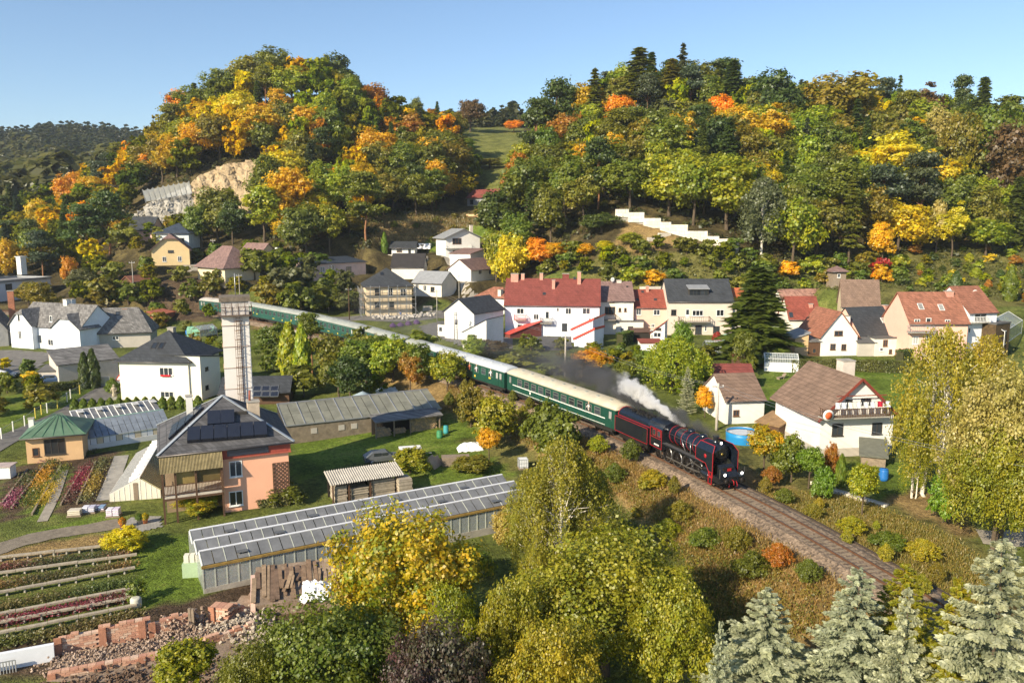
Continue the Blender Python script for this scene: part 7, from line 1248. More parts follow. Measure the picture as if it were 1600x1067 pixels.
# ---- right attached greenhouse and woodshed
c0, c1 = P(447,694,-3.2), P(690,662,-3.0); d = c1-c0; L3 = d.length; rg_ = empty('back_greenhouse', c0, math.atan2(d.y, d.x), 'old greenhouse with a single grey glass slope right of the pink house', 'greenhouse'); n = 17; st = L3/n; D3 = 5.2; ul = math.hypot(D3,1.7); tl = math.atan2(1.7, D3)
pm = MB().box(.04,.02,0, st-.04, ul/2-.02,.03).mesh('pane', mat('mossy_glass', (.19,.19,.15), .4,.3,.6,.05))
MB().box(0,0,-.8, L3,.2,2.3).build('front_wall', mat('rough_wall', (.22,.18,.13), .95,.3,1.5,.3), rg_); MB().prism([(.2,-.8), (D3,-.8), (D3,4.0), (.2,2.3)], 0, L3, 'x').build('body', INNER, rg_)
for i in range(n):
    for j in range(2): link('pane', pm, rg_, (i*st, -.1+D3*j/2,2.4+1.7*j/2), (tl, 0,0))
    if i % 2 == 0: MB().bar((i*st, -.1,2.45), (i*st, D3,4.2), .1).build('glazing_bar', METAL, rg_)
MB().box(0,-.15,2.32, L3,-.05,2.44).build('eave_bar', METAL, rg_); MB().box(0, D3,3.9, L3, D3+.1,4.25).build('ridge_bar', METAL, rg_)
for x in (3.2,6.8,8.5): MB().box(x, -.05,1.0, x+.8,-.003,1.7).build('hatch', GREYW, rg_)
w0_, w1_ = P(588,687,-3.2), P(689,673,-3.1); d = w1_-w0_; L4 = d.length; ws = empty('woodshed', w0_, math.atan2(d.y, d.x), 'open woodshed full of firewood in front of the old greenhouse', 'shed')
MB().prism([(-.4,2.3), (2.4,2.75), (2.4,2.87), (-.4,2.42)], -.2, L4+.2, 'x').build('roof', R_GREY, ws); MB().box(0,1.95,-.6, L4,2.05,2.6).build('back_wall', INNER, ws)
for f in (0,.27,.52,.98): MB().box(L4*f-.07,-.1,-.5, L4*f+.07,.08,2.3).build('post', WOODM, ws)
def logs(parent, x0, x1, y, z0, z1, r=.085, name='log', depth=.5, m=None, seed=1, lim=110):
    g = np.random.default_rng(seed); ms = [MB().lathe([(r*.96,0), (r*.96, depth)], 7, axis='y').mesh(name, mm) for mm in (m or [mat('log_end', (.50,.34,.19), .9,.3,4,.2), mat('log_end_grey', (.36,.27,.18), .9,.3,4,.2)])]; k = 0; z = z0+r; row = 0
    while z < z1:
        x = x0+r+(r if row % 2 else 0)
        while x < x1-r and k < lim:
            link(name, ms[int(g.integers(0, len(ms)))], parent, (x, y+g.uniform(-.06,.06), z)); x += 2*r; k += 1
        z += r*1.75; row += 1
    return k
logs(ws, L4*.54, L4*.97,.3,-.2,2.1,.13, seed=2, lim=140); logs(ws, L4*.02, L4*.25,.5,-.2,1.3,.13, seed=3, lim=50); logs(ws, L4*.3, L4*.5,.7,-.2,.9,.13, seed=4, lim=30)
# ---- shed of boards with corrugated roof in front of the lawn
q0, q1 = P(520,786,-3.4), P(622,770,-3.4); d = q1-q0; L5 = d.length; bs = empty('board_shed', q0, math.atan2(d.y, d.x), 'open shed of stacked boards under a corrugated roof', 'shed')
mb = MB(); n = 32; pts = [(-.3+(L5+.9)*i/(n*2), .05*(1 if i % 2 else -1)) for i in range(n*2+1)]; V = [(x, -.6,2.1+dz) for x, dz in pts]+[(x, 2.3,2.75+dz) for x, dz in pts]; k = len(pts); mb.add(V, [(i, i+1, k+i+1, k+i) for i in range(k-1)]); mb.add([(a, b, c_-.03) for a, b, c_ in V], [(i+1, i, k+i, k+i+1) for i in range(k-1)]); mb.build('corrugated_roof', mat('grey_corrugated', (.38,.36,.32), .7,.2,1.5,.1), bs, recalc=False)
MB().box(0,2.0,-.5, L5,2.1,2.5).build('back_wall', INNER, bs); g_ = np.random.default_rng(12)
for x in (0, L5*.24, L5*.56, L5*.98): MB().box(x-.07,-.35,-.5, x+.07,-.2,2.15).build('post', DARKWOOD, bs)
for (xa, xb, top) in ((.15, L5*.22,1.7), (L5*.27, L5*.54,1.15), (L5*.59, L5*.95,1.75)):
    z = -.25
    while z < top: MB().box(xa+g_.uniform(0,.08), -.18+g_.uniform(-.05,.05), z, xb-g_.uniform(0,.15), 1.8, z+.10).build('plank', mat('grey_plank_%d' % int(g_.integers(0,3)), tuple(np.array((.36,.31,.24))*g_.uniform(.7,1.3)), .9,.25,3,.2), bs); z += .125
pk = empty('plank_stack', P(632,772,-3.4), math.atan2(d.y, d.x), 'grey plank stack standing right of the corrugated shed', 'plank stack'); z = -.1
while z < 1.75: MB().box(-.7+g_.uniform(-.05,.05), -.4, z, .75+g_.uniform(-.05,.05), 1.2, z+.10).build('plank', mat('grey_plank_%d' % int(g_.integers(0,3)), (.36,.31,.24)), pk); z += .125
# ---- flower beds beside the kiosk (diagonal) and long plank beds
def plants(name, label, cat, pts, cols, n, size, hgt, group=None):
    """one planted strip: leafy mass along a line of photo pixels, with blossoms mixed in"""
    label_ = label or name; g = np.random.default_rng(len(label_)); W = [G(*p) for p in pts]; q = resample(W, .1); i = g.integers(0, len(q), n); C = q[i]+np.stack([g.normal(size=n)*.42, g.normal(size=n)*.42, g.uniform(.05, hgt, n)], 1); Nn = nrm(g.normal(size=(n, 3))+np.array([0,0,.8])); V, F = leaf_quads(C, Nn, size, g, 1.2)
    seg = np.clip(.5+.6*np.sin(i*.043+len(label_)), 0,1); ti = np.stack([np.clip(seg+g.normal(size=n)*.22,0,1), np.clip(.5+g.normal(size=n)*.2,0,1)], 1); o = link(name, npmesh(name, V, F, FOL, ti)); o.color = (*cols[0], 1); o['second_colour'] = cols[1]; return tag(o, label, cat, group, 'stuff' if cat is None else None)
KERB = mat('old_bed_edge', (.27,.22,.15), .9,.25,2,.3)
def edge(px, label, w=.16, h=.28, m=None, name='bed_edge', cat='bed edge', group=None):
    a, b = G(*px[0]), G(*px[1]); mb = MB().bar(a+Vector((0,0, h/2-.05)), b+Vector((0,0, h/2-.05)), w, h); o = mb.build(name, m or KERB); return tag(o, label, cat, group)
BEDS = [((43,735),(2,790)), ((72,725),(18,795)), ((96,728),(50,805)), ((128,735),(95,790)), ((150,722),(120,788))]
for i, (a, b) in enumerate(BEDS): edge((a, b), ['leftmost concrete edge of the slanting flower beds', 'concrete edge left of the grass path', 'concrete edge at the left side of the sandy path', 'concrete edge right of the sandy path', 'rightmost edge of the slanting flower beds'][i])
plants('flower_bed', 'leftmost slanting flower bed with pink and dull green plants', 'flower bed', [(50,738),(12,795)], ((.10,.12,.03), (.34,.09,.15)), 1500,.07,.5)
plants('flower_bed', 'slanting flower bed with orange and gold blossoms', 'flower bed', [(82,722),(40,792)], ((.09,.13,.025), (.60,.30,.02)), 1700,.07,.55)
plants('flower_bed', 'narrow flower bed with yellow blossoms beside the sandy path', 'flower bed', [(101,728),(64,790)], ((.12,.16,.03), (.55,.38,.03)), 1700,.06,.4)
plants('flower_bed', 'slanting bed of red and brown heather', 'flower bed', [(138,728),(105,788)], ((.13,.08,.05), (.30,.04,.07)), 1700,.07,.4)
plants('flower_bed', 'rightmost slanting bed with grey-green and gold plants', 'flower bed', [(163,718),(134,785)], ((.13,.14,.05), (.38,.27,.04)), 1700,.07,.5)
plants('flower_bed', 'flowers in front of the kiosk wall', 'flower bed', [(68,722),(110,712),(150,706)], ((.08,.11,.03), (.30,.08,.22)), 900,.06,.4)
PLANKC = mat('weathered_bed_plank', (.36,.31,.235), .9,.25,2.5,.3)
ROWS = [((-25,880),(158,860)), ((-25,905),(215,873)), ((-25,937),(212,893)), ((-25,972),(212,925)), ((-25,985),(210,940)), ((-25,1002),(215,952))]
RL = ['topmost long bed plank below the gravel track', 'second long bed plank from the top', 'broad light bed plank in the middle', 'bed plank above the red heather', 'thin bed plank below the red heather', 'lowest long bed plank above the brick wall']
for (a, b), l in zip(ROWS, RL):
    A, B = G(*a), G(*b); e = empty('bed_wall', A, 0, l, 'bed edge'); d = B-A; n = 5
    for i in range(n): MB().bar(d*(i/n)+Vector((0,0,.42)), d*((i+.985)/n)+Vector((0,0,.42+random.uniform(-.03,.03))), .32,.14).build('plank', PLANKC, e)
    for i in range(9): MB().box(-.07,-.07,-.4,.07,.07,.36).build('post', concrete, e, tuple(d*((i+.3)/9)))
for k, (a, b, c0, c1, l) in enumerate([((-20,893),(200,868),(.10,.12,.04),(.28,.10,.08),'uppermost planted strip between the bed planks'), ((-20,920),(205,886),(.14,.13,.05),(.30,.16,.04),'second planted strip with bronze bushes and orange blossoms'), ((-20,955),(205,912),(.11,.15,.03),(.20,.16,.05),'third planted strip with fresh green cushions'), ((-20,980),(205,936),(.28,.05,.07),(.14,.08,.05),'strip of crimson heather between two bed planks')]):
    plants('flower_bed', l, 'flower bed', [a, b], (c0, c1), 2600,.06,.55)
plants('weeds', None, None, [(-20,1012),(120,985),(215,962)], ((.14,.16,.03), (.2,.15,.05)), 2600,.07,.45)
# ---- brick ruin along the bottom left: wall of single bricks where they show, rubble, white wall, roof of boards
def brickwall(px0, px1, h, label, rag=.4, seed=1, z=None, th=.35, cols=3, step=(.5,.16), limit=260):
    A, B = G(*px0), G(*px1); d = B-A; L = d.length; e = empty('brick_wall', A, math.atan2(d.y, d.x), label, 'brick wall'); g = np.random.default_rng(seed); ms = [MB().box(0,0,0, step[0]-.025, th, step[1]-.02).mesh('brick', mat('brick_%d' % i, c, .9,.2,6,.3)) for i, c in enumerate([(.50,.28,.19), (.55,.33,.23), (.44,.23,.16), (.58,.42,.32)])]
    MB().box(.02,.03,-.8, L-.02, th-.03, h*.80).build('mortar_core', mat('lime_mortar', (.52,.42,.34), .95,.2,2,.3), e); k = 0; z_ = -.1; r = 0
    top = lambda x: h*(1-rag*.5*(1+math.sin(x*1.3+seed))*.5*(1-min(1, min(x, L-x)/2))-(.12*g.uniform(0,1) if rag else 0))
    while z_ < h and k < limit:
        x = -step[0]/2 if r % 2 else 0
        while x < L-.1 and k < limit:
            if z_ < top(max(x, 0)): link('brick', ms[int(g.integers(0,4))], e, (max(0, x), g.uniform(-.015,.01), z_), None, (1 if x >= 0 else .5,1,1)); k += 1
            x += step[0]
        z_ += step[1]; r += 1
    for i in range(int(L/2.6)+1): MB().box(min(i*2.6, L-.5), -.14,-.6, min(i*2.6, L-.5)+.45,-.02, h*.92).build('pier', mat('brick_pier', (.40,.19,.12), .9,.2,4,.4), e)
    return e
brickwall((86,1024), (152,1012), 1.35, 'left section of the broken brick wall', .5,1); brickwall((156,1011), (230,998), 1.5, 'middle section of the broken brick wall', .15,2); brickwall((233,997), (292,985), 1.25, 'right crumbling section of the broken brick wall', .9,3); brickwall((75,1064), (262,1030), .5, 'low brick footing in front of the broken wall', .3,4); brickwall((310,1015), (400,985), .6, 'low brick wall beside the ruined roof', .3,5); brickwall((328,975), (350,978), 1.5, 'square brick pier left standing on the ruin', .3,6, th=.9); brickwall((352,970), (378,962), 1.1, 'shaded brick wall stub next to the pier', .5,7)
ww_ = empty('white_wall', G(-20,1052), 0, 'white rendered wall at the bottom left corner', 'wall'); a = G(-20,1052); b = G(84,1032); MB().bar(Vector((0,.15,.5)), b-a+Vector((0,.15,.5)), .3,1.3).build('wall', COOL, ww_); mb = MB()
for i in range(12): q = (b-a)*(i/22); mb.bar(q+Vector((0,-.5,-.2)), q+Vector((0,-.5,.8)), .05)
mb.bar(Vector((0,-.5,.8)), (b-a)*.5+Vector((0,-.5,.8)), .06); mb.build('railing', METAL, ww_)
def rubble(name, label, pts, n, size, spread, cols, hgt=.3, seed=1):
    g = np.random.default_rng(seed); W = resample([G(*p) for p in pts], .2); mb = MB()
    for i in range(n):
        p = W[int(g.integers(0, len(W)))]+np.array([g.normal()*spread, g.normal()*spread, abs(g.normal())*hgt*.5]); s_ = g.uniform(.5,1.5,3)*size; r = Matrix.Rotation(g.uniform(0,6.28), 3, Vector(g.normal(size=3)).normalized()); vs = [Vector(p)+r@Vector((sx*s_[0]/2, sy*s_[1]/2, sz*s_[2]/2)) for sx, sy, sz in ((-1,-1,-1),(1,-1,-1),(1,1,-1),(-1,1,-1),(-1,-1,1),(1,-1,1),(1,1,1),(-1,1,1))]; mb.add(vs, [(3,2,1,0),(4,5,6,7),(0,1,5,4),(1,2,6,5),(2,3,7,6),(3,0,4,7)])
    return tag(mb.build(name, cols, None, recalc=False), label, None, None, 'stuff')
RUB = mat('brick_rubble', (.36,.22,.15), .95,.45,2.2,.4, col2=(.50,.40,.32)); DIRT = mat('demolition_dirt', (.22,.16,.11), .95,.35,1.2,.5, col2=(.33,.25,.19))
patch('rubble_ground', [(70,1067),(95,1030),(300,985),(330,965),(385,930),(400,925),(430,960),(400,1010),(330,1067)], DIRT, .12, step=.5)
rubble('rubble', 'broken bricks and rubble strewn along the ruin', [(90,1040),(200,1020),(300,995),(360,985)], 1600,.10,.8, RUB, .4,1); rubble('rubble', 'heap of brick rubble at the end of the wall', [(262,990),(310,975)], 420,.14,.45, RUB, .9,2); rubble('rubble', 'light stone rubble below the pier', [(330,990),(390,970),(400,1000)], 700,.15,.7, mat('stone_rubble', (.42,.36,.29), .95,.3,2,.4), .6,3); rubble('rubble', 'brown debris at the bottom edge', [(110,1080),(330,1050)], 1100,.12,1.0, mat('brown_debris', (.14,.09,.06), .95,.4,2,.4), .4,4)
# ruined roof of boards
r0, r1 = G(395,965), G(520,950); d = r1-r0; rr = empty('ruined_roof', r0, math.atan2(d.y, d.x), 'collapsed plank roof with bare boards and a white tarpaulin', 'ruined roof'); LR = d.length+2; hr_ = 1.0; dep = 5.2; tl = math.atan2(.75, dep); g_ = np.random.default_rng(21)
MB().prism([(0,-1), (0, hr_-.1), (dep, hr_+.65), (dep, -1)], .25, LR, 'x').build('base', DIRT, rr); MB().prism([(-.3,-1), (-.3, hr_-.3), (1.0, hr_+.25), (dep*.75, hr_+.62), (dep*.75,-1)], -.12,.22, 'x').build('gable_stub', mat('pink_plaster', (.60,.42,.34), .9,.1), rr)
x = -.1; pl_ = [mat('roof_board_%d' % i, c, .95,.35,2.5,.4) for i, c in enumerate([(.21,.14,.09), (.28,.20,.13), (.15,.10,.07), (.33,.25,.17)])]
while x < LR:
    w_ = g_.uniform(.22,.42); ln = dep*1.04*(g_.uniform(.75,1) if g_.random() < .6 else g_.uniform(.35,.7)); st_ = g_.uniform(0, dep-ln if ln < dep else 0); MB().box(0, st_, 0, w_-.03, st_+ln, .06).build('board', pl_[int(g_.integers(0,4))], rr, (x, 0, hr_+g_.uniform(0,.05)), (tl+g_.uniform(-.015,.015), 0, g_.uniform(-.03,.03))); x += w_
for i in range(9): MB().box(0,0,0, g_.uniform(.15,.3), g_.uniform(.8,2.4), .05).build('loose_board', pl_[int(g_.integers(0,4))], rr, (g_.uniform(.3, LR-1.2), g_.uniform(.2,2.4), hr_+.22+.3*g_.uniform(.2,1)), (tl+g_.uniform(-.05,.1), 0, g_.uniform(-.25,.2)))
tp_ = G(493,948)+Vector((0,0,1.25)); n = 16; V = []; 
for j in range(n+1):
    for i in range(n+1):
        u, v = i/n*2-1, j/n*2-1; rr_ = 1+.12*math.sin(3*math.atan2(v, u)+1); V.append((u*1.05*rr_, v*.95*rr_, .55*max(0,1-u*u*.9-v*v*.9)+.16*math.sin(u*7+v*4)*math.cos(v*8-u*3)+.07*math.sin(u*17+v*13)+.3*v))
mb = MB(); mb.add(V, [(j*(n+1)+i, j*(n+1)+i+1,(j+1)*(n+1)+i+1,(j+1)*(n+1)+i) for j in range(n) for i in range(n)], False); o = mb.build('tarpaulin', mat('white_tarpaulin', (.80,.81,.83), .5,.04,1,0), None, tp_, recalc=False); tag(o, 'crumpled white tarpaulin on the ruined roof', 'tarpaulin')
for px, py, l in ((298,985, 'left wooden post standing in the ruin'), (303,986, 'right wooden post standing in the ruin')): MB_ = MB().box(-.09,-.09,-.3,.09,.09,1.7); tag(MB_.build('wooden_post', WOODM, None, G(px, py)), l, 'post')
def rockmat(name, c1, c2):
    m, t, b, N, L = nodes(name); g = N('ShaderNodeNewGeometry'); n1 = N('ShaderNodeTexNoise'); n1.inputs['Scale'].default_value = .35; n1.inputs['Detail'].default_value = 9; n1.inputs['Roughness'].default_value = .75; L(g.outputs['Position'], n1.inputs['Vector'])
    cr = N('ShaderNodeValToRGB'); e = cr.color_ramp.elements; e[0].position = .32; e[1].position = .68; e[0].color = (*c1,1); e[1].color = (*c2,1); L(n1.outputs[0], cr.inputs[0]); L(cr.outputs[0], b.inputs['Base Color'])
    v = N('ShaderNodeTexVoronoi'); v.inputs['Scale'].default_value = .8; L(g.outputs['Position'], v.inputs['Vector']); bp = N('ShaderNodeBump'); bp.inputs['Distance'].default_value = .6; bp.inputs['Strength'].default_value = .8; L(v.outputs['Distance'], bp.inputs['Height']); L(bp.outputs[0], b.inputs['Normal']); b.inputs['Roughness'].default_value = .95; return m
def rockface(label, bottom, top, m, amp=2.0, seed=1, nu=46, nv=22):
    """a broken rock wall between a bottom and a top line of (px, py, depth)"""
    g = np.random.default_rng(seed); lo_ = resample([PY(*p) for p in bottom], .1); hi_ = resample([PY(*p) for p in top], .1); V = []
    for j in range(nv+1):
        for i in range(nu+1):
            a = lo_[int(i/nu*(len(lo_)-1))]; b = hi_[int(i/nu*(len(hi_)-1))]; t = j/nv; ts = t+.06*math.sin(t*19+i*.4)*(1-t)*t*4; p = a*(1-ts)+b*ts
            k = amp*(math.sin(i*.5+seed)+math.sin(i*1.3+j*.7)+.8*math.sin(i*2.7-j*1.9)+g.normal()*.5)*.3; p = p+np.array([g.normal()*.25,-k-1.2*math.sin(t*math.pi)-(1.0 if 0 < j < nv else 0), g.normal()*.3]); V.append(p)
    F = [(j*(nu+1)+i, j*(nu+1)+i+1,(j+1)*(nu+1)+i+1,(j+1)*(nu+1)+i) for j in range(nv) for i in range(nu)]; o = link('rock_face', npmesh('rock_face', np.array(V), np.array(F), m)); return tag(o, label, 'rock face')
rockface('pale grey quarry face behind the navy-roofed house', [(205,362,262),(250,374,262),(310,380,262)], [(212,338,270),(232,318,274),(300,288,276),(318,290,276)], rockmat('quarry_rock', (.20,.19,.165), (.45,.43,.385)), 2.2,1)
rockface('ochre rock cliff among the yellow trees', [(305,330,262),(350,345,258),(405,345,256),(440,310,262)], [(300,283,279),(345,258,283),(400,250,284),(438,266,282)], rockmat('ochre_rock', (.22,.16,.09), (.50,.39,.24)), 2.6,5)
nb = empty('rockfall_net', PY(228,313,270), 0, 'grey rockfall net on posts above the quarry face', 'net'); pts = [PY(228+72*i/9,300-11*i/9+13-2*i/9,272-i*.2) for i in range(10)]; NETM, t_, b_, N_, L_ = nodes('wire_net'); b_.inputs['Base Color'].default_value = (.45,.48,.50,1); b_.inputs['Alpha'].default_value = .55; b_.inputs['Roughness'].default_value = .6
for i, p in enumerate(pts): q = p-pts[0]; MB().bar(q+Vector((0,0,-1)), q+Vector((-.6,-.8,3.6)), .16).build('post', METAL, nb)
for a, b in zip(pts, pts[1:]):
    a, b = a-pts[0], b-pts[0]; mb = MB(); vs = []
    for k in range(5): t = k/4; q = a*(1-t)+b*t; sag = math.sin(t*math.pi)*.5; vs += [tuple(q+Vector((0,0,-.5))), tuple(q+Vector((-.6,-.8,3.5-sag)))]
    mb.add(vs, [(2*k, 2*k+2,2*k+3,2*k+1) for k in range(4)]); mb.build('net_panel', NETM, nb)
# stepped retaining wall of pale blocks
BLK = [mat('pale_block_%d' % i, c, .9,.12,1.5,.2) for i, c in enumerate([(.62,.57,.48), (.54,.50,.43), (.66,.61,.52)])]
def blockwall(label, segs, bw=1.6, bh=.9, name='retaining_wall', ground=False):
    """segs: (px0, px1, top py, height px, depth) – each step is built of single blocks"""
    e = None; g = np.random.default_rng(4)
    for (x0, x1, py0, py1, hpx, Y0, Y1) in segs:
        a = PY(x0, py0, Y0); b = PY(x1, py1, Y1); H = hpx*Y0/FPX
        if py0 < 400 and x0 > 960: a = PY(x0, py0, Y0-3); b = PY(x1, py1, Y1-3); H *= 1.35
        if ground: a = G(x0, py0+hpx)+Vector((0,0, H)); b = G(x1, py1+hpx)
        d = b-a; d.z = 0; L = d.length; an = math.atan2(d.y, d.x)
        if e is None: e = empty(name, a-Vector((0,0, H)), 0, label, 'retaining wall'); o0 = Vector(e.location)
        n = max(1, round(L/bw)); r = max(1, round(H/bh)); base = (a-Vector((0,0, H)))-o0
        for j in range(r):
            for i in range(n+(1 if j % 2 else 0)):
                u0 = max(0,(i-(.5 if j % 2 else 0))*L/n); u1 = min(L, (i+1-(.5 if j % 2 else 0))*L/n)
                if u1-u0 < .1: continue
                MB().box(u0+.02,-.25+g.uniform(-.03,.03), H*j/r+.015, u1-.02,.5, H*(j+1)/r-.015).build('block', BLK[int(g.integers(0,3))], e, base, (0,0, an))
        MB().box(0,.1,-3 if not ground else -.4, L, .45, H*.97).build('backing', concrete, e, base, (0,0, an))
    return e
blockwall('long stepped wall of pale blocks below the forest', [(962,983,327,330,9,223,221),(982,1007,332,337,11,221,219),(1006,1033,341,346,11,219,216.5),(1032,1049,347,351,14,216.5,215),(1048,1075,351,358,15,215,212.5),(1074,1106,361,367,14,212.5,210),(1105,1124,369,372,13,210,208.5),(1123,1154,373,379,12,208.5,206)])
blockwall('short lower wing of the stepped pale wall', [(1012,1030,371,369,9,211,212),(1029,1048,364,361,9,212.5,214)]); blockwall('low pale garden wall behind the pink and beige row houses', [(1000,1045,448,445,7,189,190),(1045,1143,445,440,8,190,191)]); blockwall('pale retaining wall below the white cabin', [(606,650,398,400,8,240,239),(650,668,400,404,7,239,237)])
blockwall('low pale garden wall beside the far verge', [(1268,1300,750,761,6,72,70),(1300,1335,763,772,6,70,68.5),(1335,1385,774,786,6,68.5,66)], .9,.3, ground=True)
def pole(px, py0, py1, label, arms=True, m=None, r=.13):
    g = G(px, py1); h = (py1-py0)*g.y/FPX; e = empty('utility_pole', g, random.uniform(-.4,.4), label, 'pole'); MB().tube([(0,0,-.8), (0,0, h*.5), (0,0, h)], [r, r*.85, r*.65], 8).build('pole', m or concrete, e)
    if arms:
        a = MB().box(-.7,-.05, h-.5,.7,.05, h-.4).build('crossarm', METAL, e)
        for x in (-.6,0,.6): MB().lathe([(.05, h-.4), (.07, h-.3), (.03, h-.2)], 8,(x, 0,0)).build('insulator', FRAMEW, a)
    return g+Vector((0,0, h))
p1 = pole(1119.5,595,672, 'concrete pole beside the small golden tree behind the locomotive', m=mat('light_concrete_pole', (.5,.46,.4), .9), r=.2); p2 = pole(883,521,588, 'concrete pole behind the first coach', m=mat('light_concrete_pole', (.5,.46,.4)), r=.17)
p3 = pole(683,452,502, 'slim pole on the street beside the scaffolded house'); p4 = pole(546,449,500, 'dark pole left of the scaffolding', m=DARKWOOD); pole(717.5,429,476, 'pole at the foot of the hill road'); pole(210,408,468, 'pale pole in the gardens behind the villa'); pole(164.5,416,444, 'brown pole in front of the valley wood', m=WOODM); pole(67,395,432, 'pole beside the flat-roofed hall tower'); pole(375.7,428,480, 'pole rising behind the chimney tower'); pole(265,356,380, 'pole before the navy roof'); pole(334,374,400, 'yellowish pole by the brown hip roof'); pole(300,376,398, 'pole beside the small white van at the quarry')
lm = empty('lattice_mast', G(712.5,538), .3, 'dark lattice mast before the charcoal-roofed house', 'mast'); hm = 52*G(712.5,538).y/FPX; mb = MB()
for x in (-.35,.35):
    for y in (-.2,.2): mb.bar((x, y, 0), (x*.5, y*.5, hm), .07)
mb.build('legs', METAL, lm); mb = MB()
for i in range(12): z0, z1 = hm*i/12, hm*(i+1)/12; k0, k1 = 1-.5*i/12,1-.5*(i+1)/12; mb.bar((-.35*k0,-.2*k0, z0), (.35*k1,-.2*k1, z1), .045); mb.bar((.35*k0,.2*k0, z0), (-.35*k1,.2*k1, z1), .045)
mb.build('bracing', METAL, lm); MB().bar((-.9,0, hm-.6), (.9,0, hm-.6), .09).build('crossarm', METAL, lm); MB().lathe([(.3, hm*.62), (.3, hm*.76)], 10,(0,-.4,0)).build('transformer', mat('transformer_grey', (.16,.16,.17), .6), lm)
def wire(a, b, sag, label, group):
    n = 14; pts = [a+(b-a)*(i/n)-Vector((0,0, sag*4*(i/n)*(1-i/n))) for i in range(n+1)]; o = MB().tube(pts, .014,4).build('overhead_wire', METAL); tag(o, label, 'wire', group)
for dx in (-.55,.55):
    q = Vector((dx, 0,-.25)); nf_ = 'left' if dx < 0 else 'right'; wire(p1+q, p2+q, 1.0, nf_+' thin wire hanging between the two concrete poles behind the train', 'wires along the railway'); wire(p1+q, Vector((40,52,8))+q, 1.0, nf_+' thin wire running from the concrete pole to the right above the locomotive', 'wires along the railway east'); wire(p2+q, p3+q, .9, nf_+' thin wire running from the pole behind the first coach toward the street', 'wires along the railway west')
# garden fence along the lane: single white and yellow posts
fpx_ = [(2.6,686),(21,675),(39,666),(55.6,653),(65,648),(74,645),(90,638),(105,628),(110.5,622.6),(125,616),(140.5,606),(154,601)]; f0 = G(*fpx_[0]); fe = empty('garden_fence', f0,0, 'wire mesh fence with white and yellow posts along the lane', 'fence'); WPOST = mat('white_post', (.75,.75,.70), .7,.05); YPOST = mat('yellow_post', (.62,.50,.08), .7,.05); FM, t_, b_, N_, L_ = nodes('fence_mesh'); b_.inputs['Base Color'].default_value = (.20,.26,.20,1); b_.inputs['Alpha'].default_value = .22
FP = [G(*q) for q in fpx_]
for i, p in enumerate(FP): MB().box(-.06,-.06,-.3,.06,.06,1.5).build('post', WPOST if i in (0,1,2,5,7,8) else YPOST, fe, tuple(p-f0))
for a, b in zip(FP, FP[1:]): a, b = a-f0, b-f0; MB().add([tuple(a), tuple(b), tuple(b+Vector((0,0,1.3))), tuple(a+Vector((0,0,1.3)))], [(0,1,2,3)]).build('mesh_panel', FM, fe, recalc=False); MB().bar(a+Vector((0,0,1.32)), b+Vector((0,0,1.32)), .03).build('top_wire', METAL, fe)
def hedge(a, b, h, th, label, col=((.075,.11,.02), (.13,.13,.03)), n=5000, size=.09):
    A, B = G(*a), G(*b); d = B-A; L = d.length; an = math.atan2(d.y, d.x); e = empty('hedge', A, an, label, 'hedge'); g = np.random.default_rng(len(label)); f = g.integers(0,4, n); x = g.uniform(0, L, n); y = g.uniform(-th/2, th/2, n); z = g.uniform(0, h, n); wob = .07*np.sin(x*2.1)+.05*np.sin(x*5.3+z*3)
    C = np.stack([x, y, z], 1); Nn = np.zeros((n, 3)); k = f <= 1; C[k, 2] = h+wob[k]; Nn[k, 2] = 1; k = f == 2; C[k, 1] = -th/2-wob[k]; Nn[k, 1] = -1; k = f == 3; C[k, 1] = th/2+wob[k]; Nn[k, 1] = 1; m = g.random(n) < .06; C[m, 0] = np.where(g.random(m.sum()) < .5,0, L)
    C += g.normal(size=(n, 3))*.05; V, F = leaf_quads(C, nrm(Nn+g.normal(size=(n, 3))*.6), size, g, 1.3); ti = np.stack([np.clip(.5+.4*np.sin(x*.9)+g.normal(size=n)*.25,0,1), np.clip(.5+g.normal(size=n)*.2,0,1)], 1); o = link('leaves', npmesh('hedge', V, F, FOL, ti), e); o.color = (*col[0], 1); o['second_colour'] = col[1]; dz = d.z/L; MB().add([(0,-th*.4,-.5),(L,-th*.4,-.5+d.z),(L,th*.4,-.5+d.z),(0,th*.4,-.5),(0,-th*.4,h-.1),(L,-th*.4,h-.1),(L,th*.4,h-.1),(0,th*.4,h-.1)], [(3,2,1,0),(4,5,6,7),(0,1,5,4),(1,2,6,5),(2,3,7,6),(3,0,4,7)]).build('inner_twigs', mat('hedge_twigs', (.05,.05,.02), .95,.3,3,.5), e)
hedge((1236,580), (1420,582), 2.0,1.6, 'long olive hedge behind the lawn of the balcony house', ((.16,.16,.03), (.11,.13,.025)), 9000); hedge((1404,578), (1421,574), 3.2,1.6, 'taller corner block of the long olive hedge', ((.12,.15,.03), (.10,.13,.025)), 1800); hedge((50,616), (155,603), 1.3,1.5, 'clipped hedge between the lane and the slate garage', ((.09,.12,.02), (.16,.15,.03)), 5000); hedge((968,542), (984,536), 2.6,1.6, 'bright clipped hedge block beside the dark shelter', ((.10,.17,.02), (.12,.16,.03)), 1600)
hedge((366,794), (452,788), .8,.9, 'low shaggy hedge along the pink house wall', ((.20,.18,.05), (.12,.14,.03)), 3000,.07)
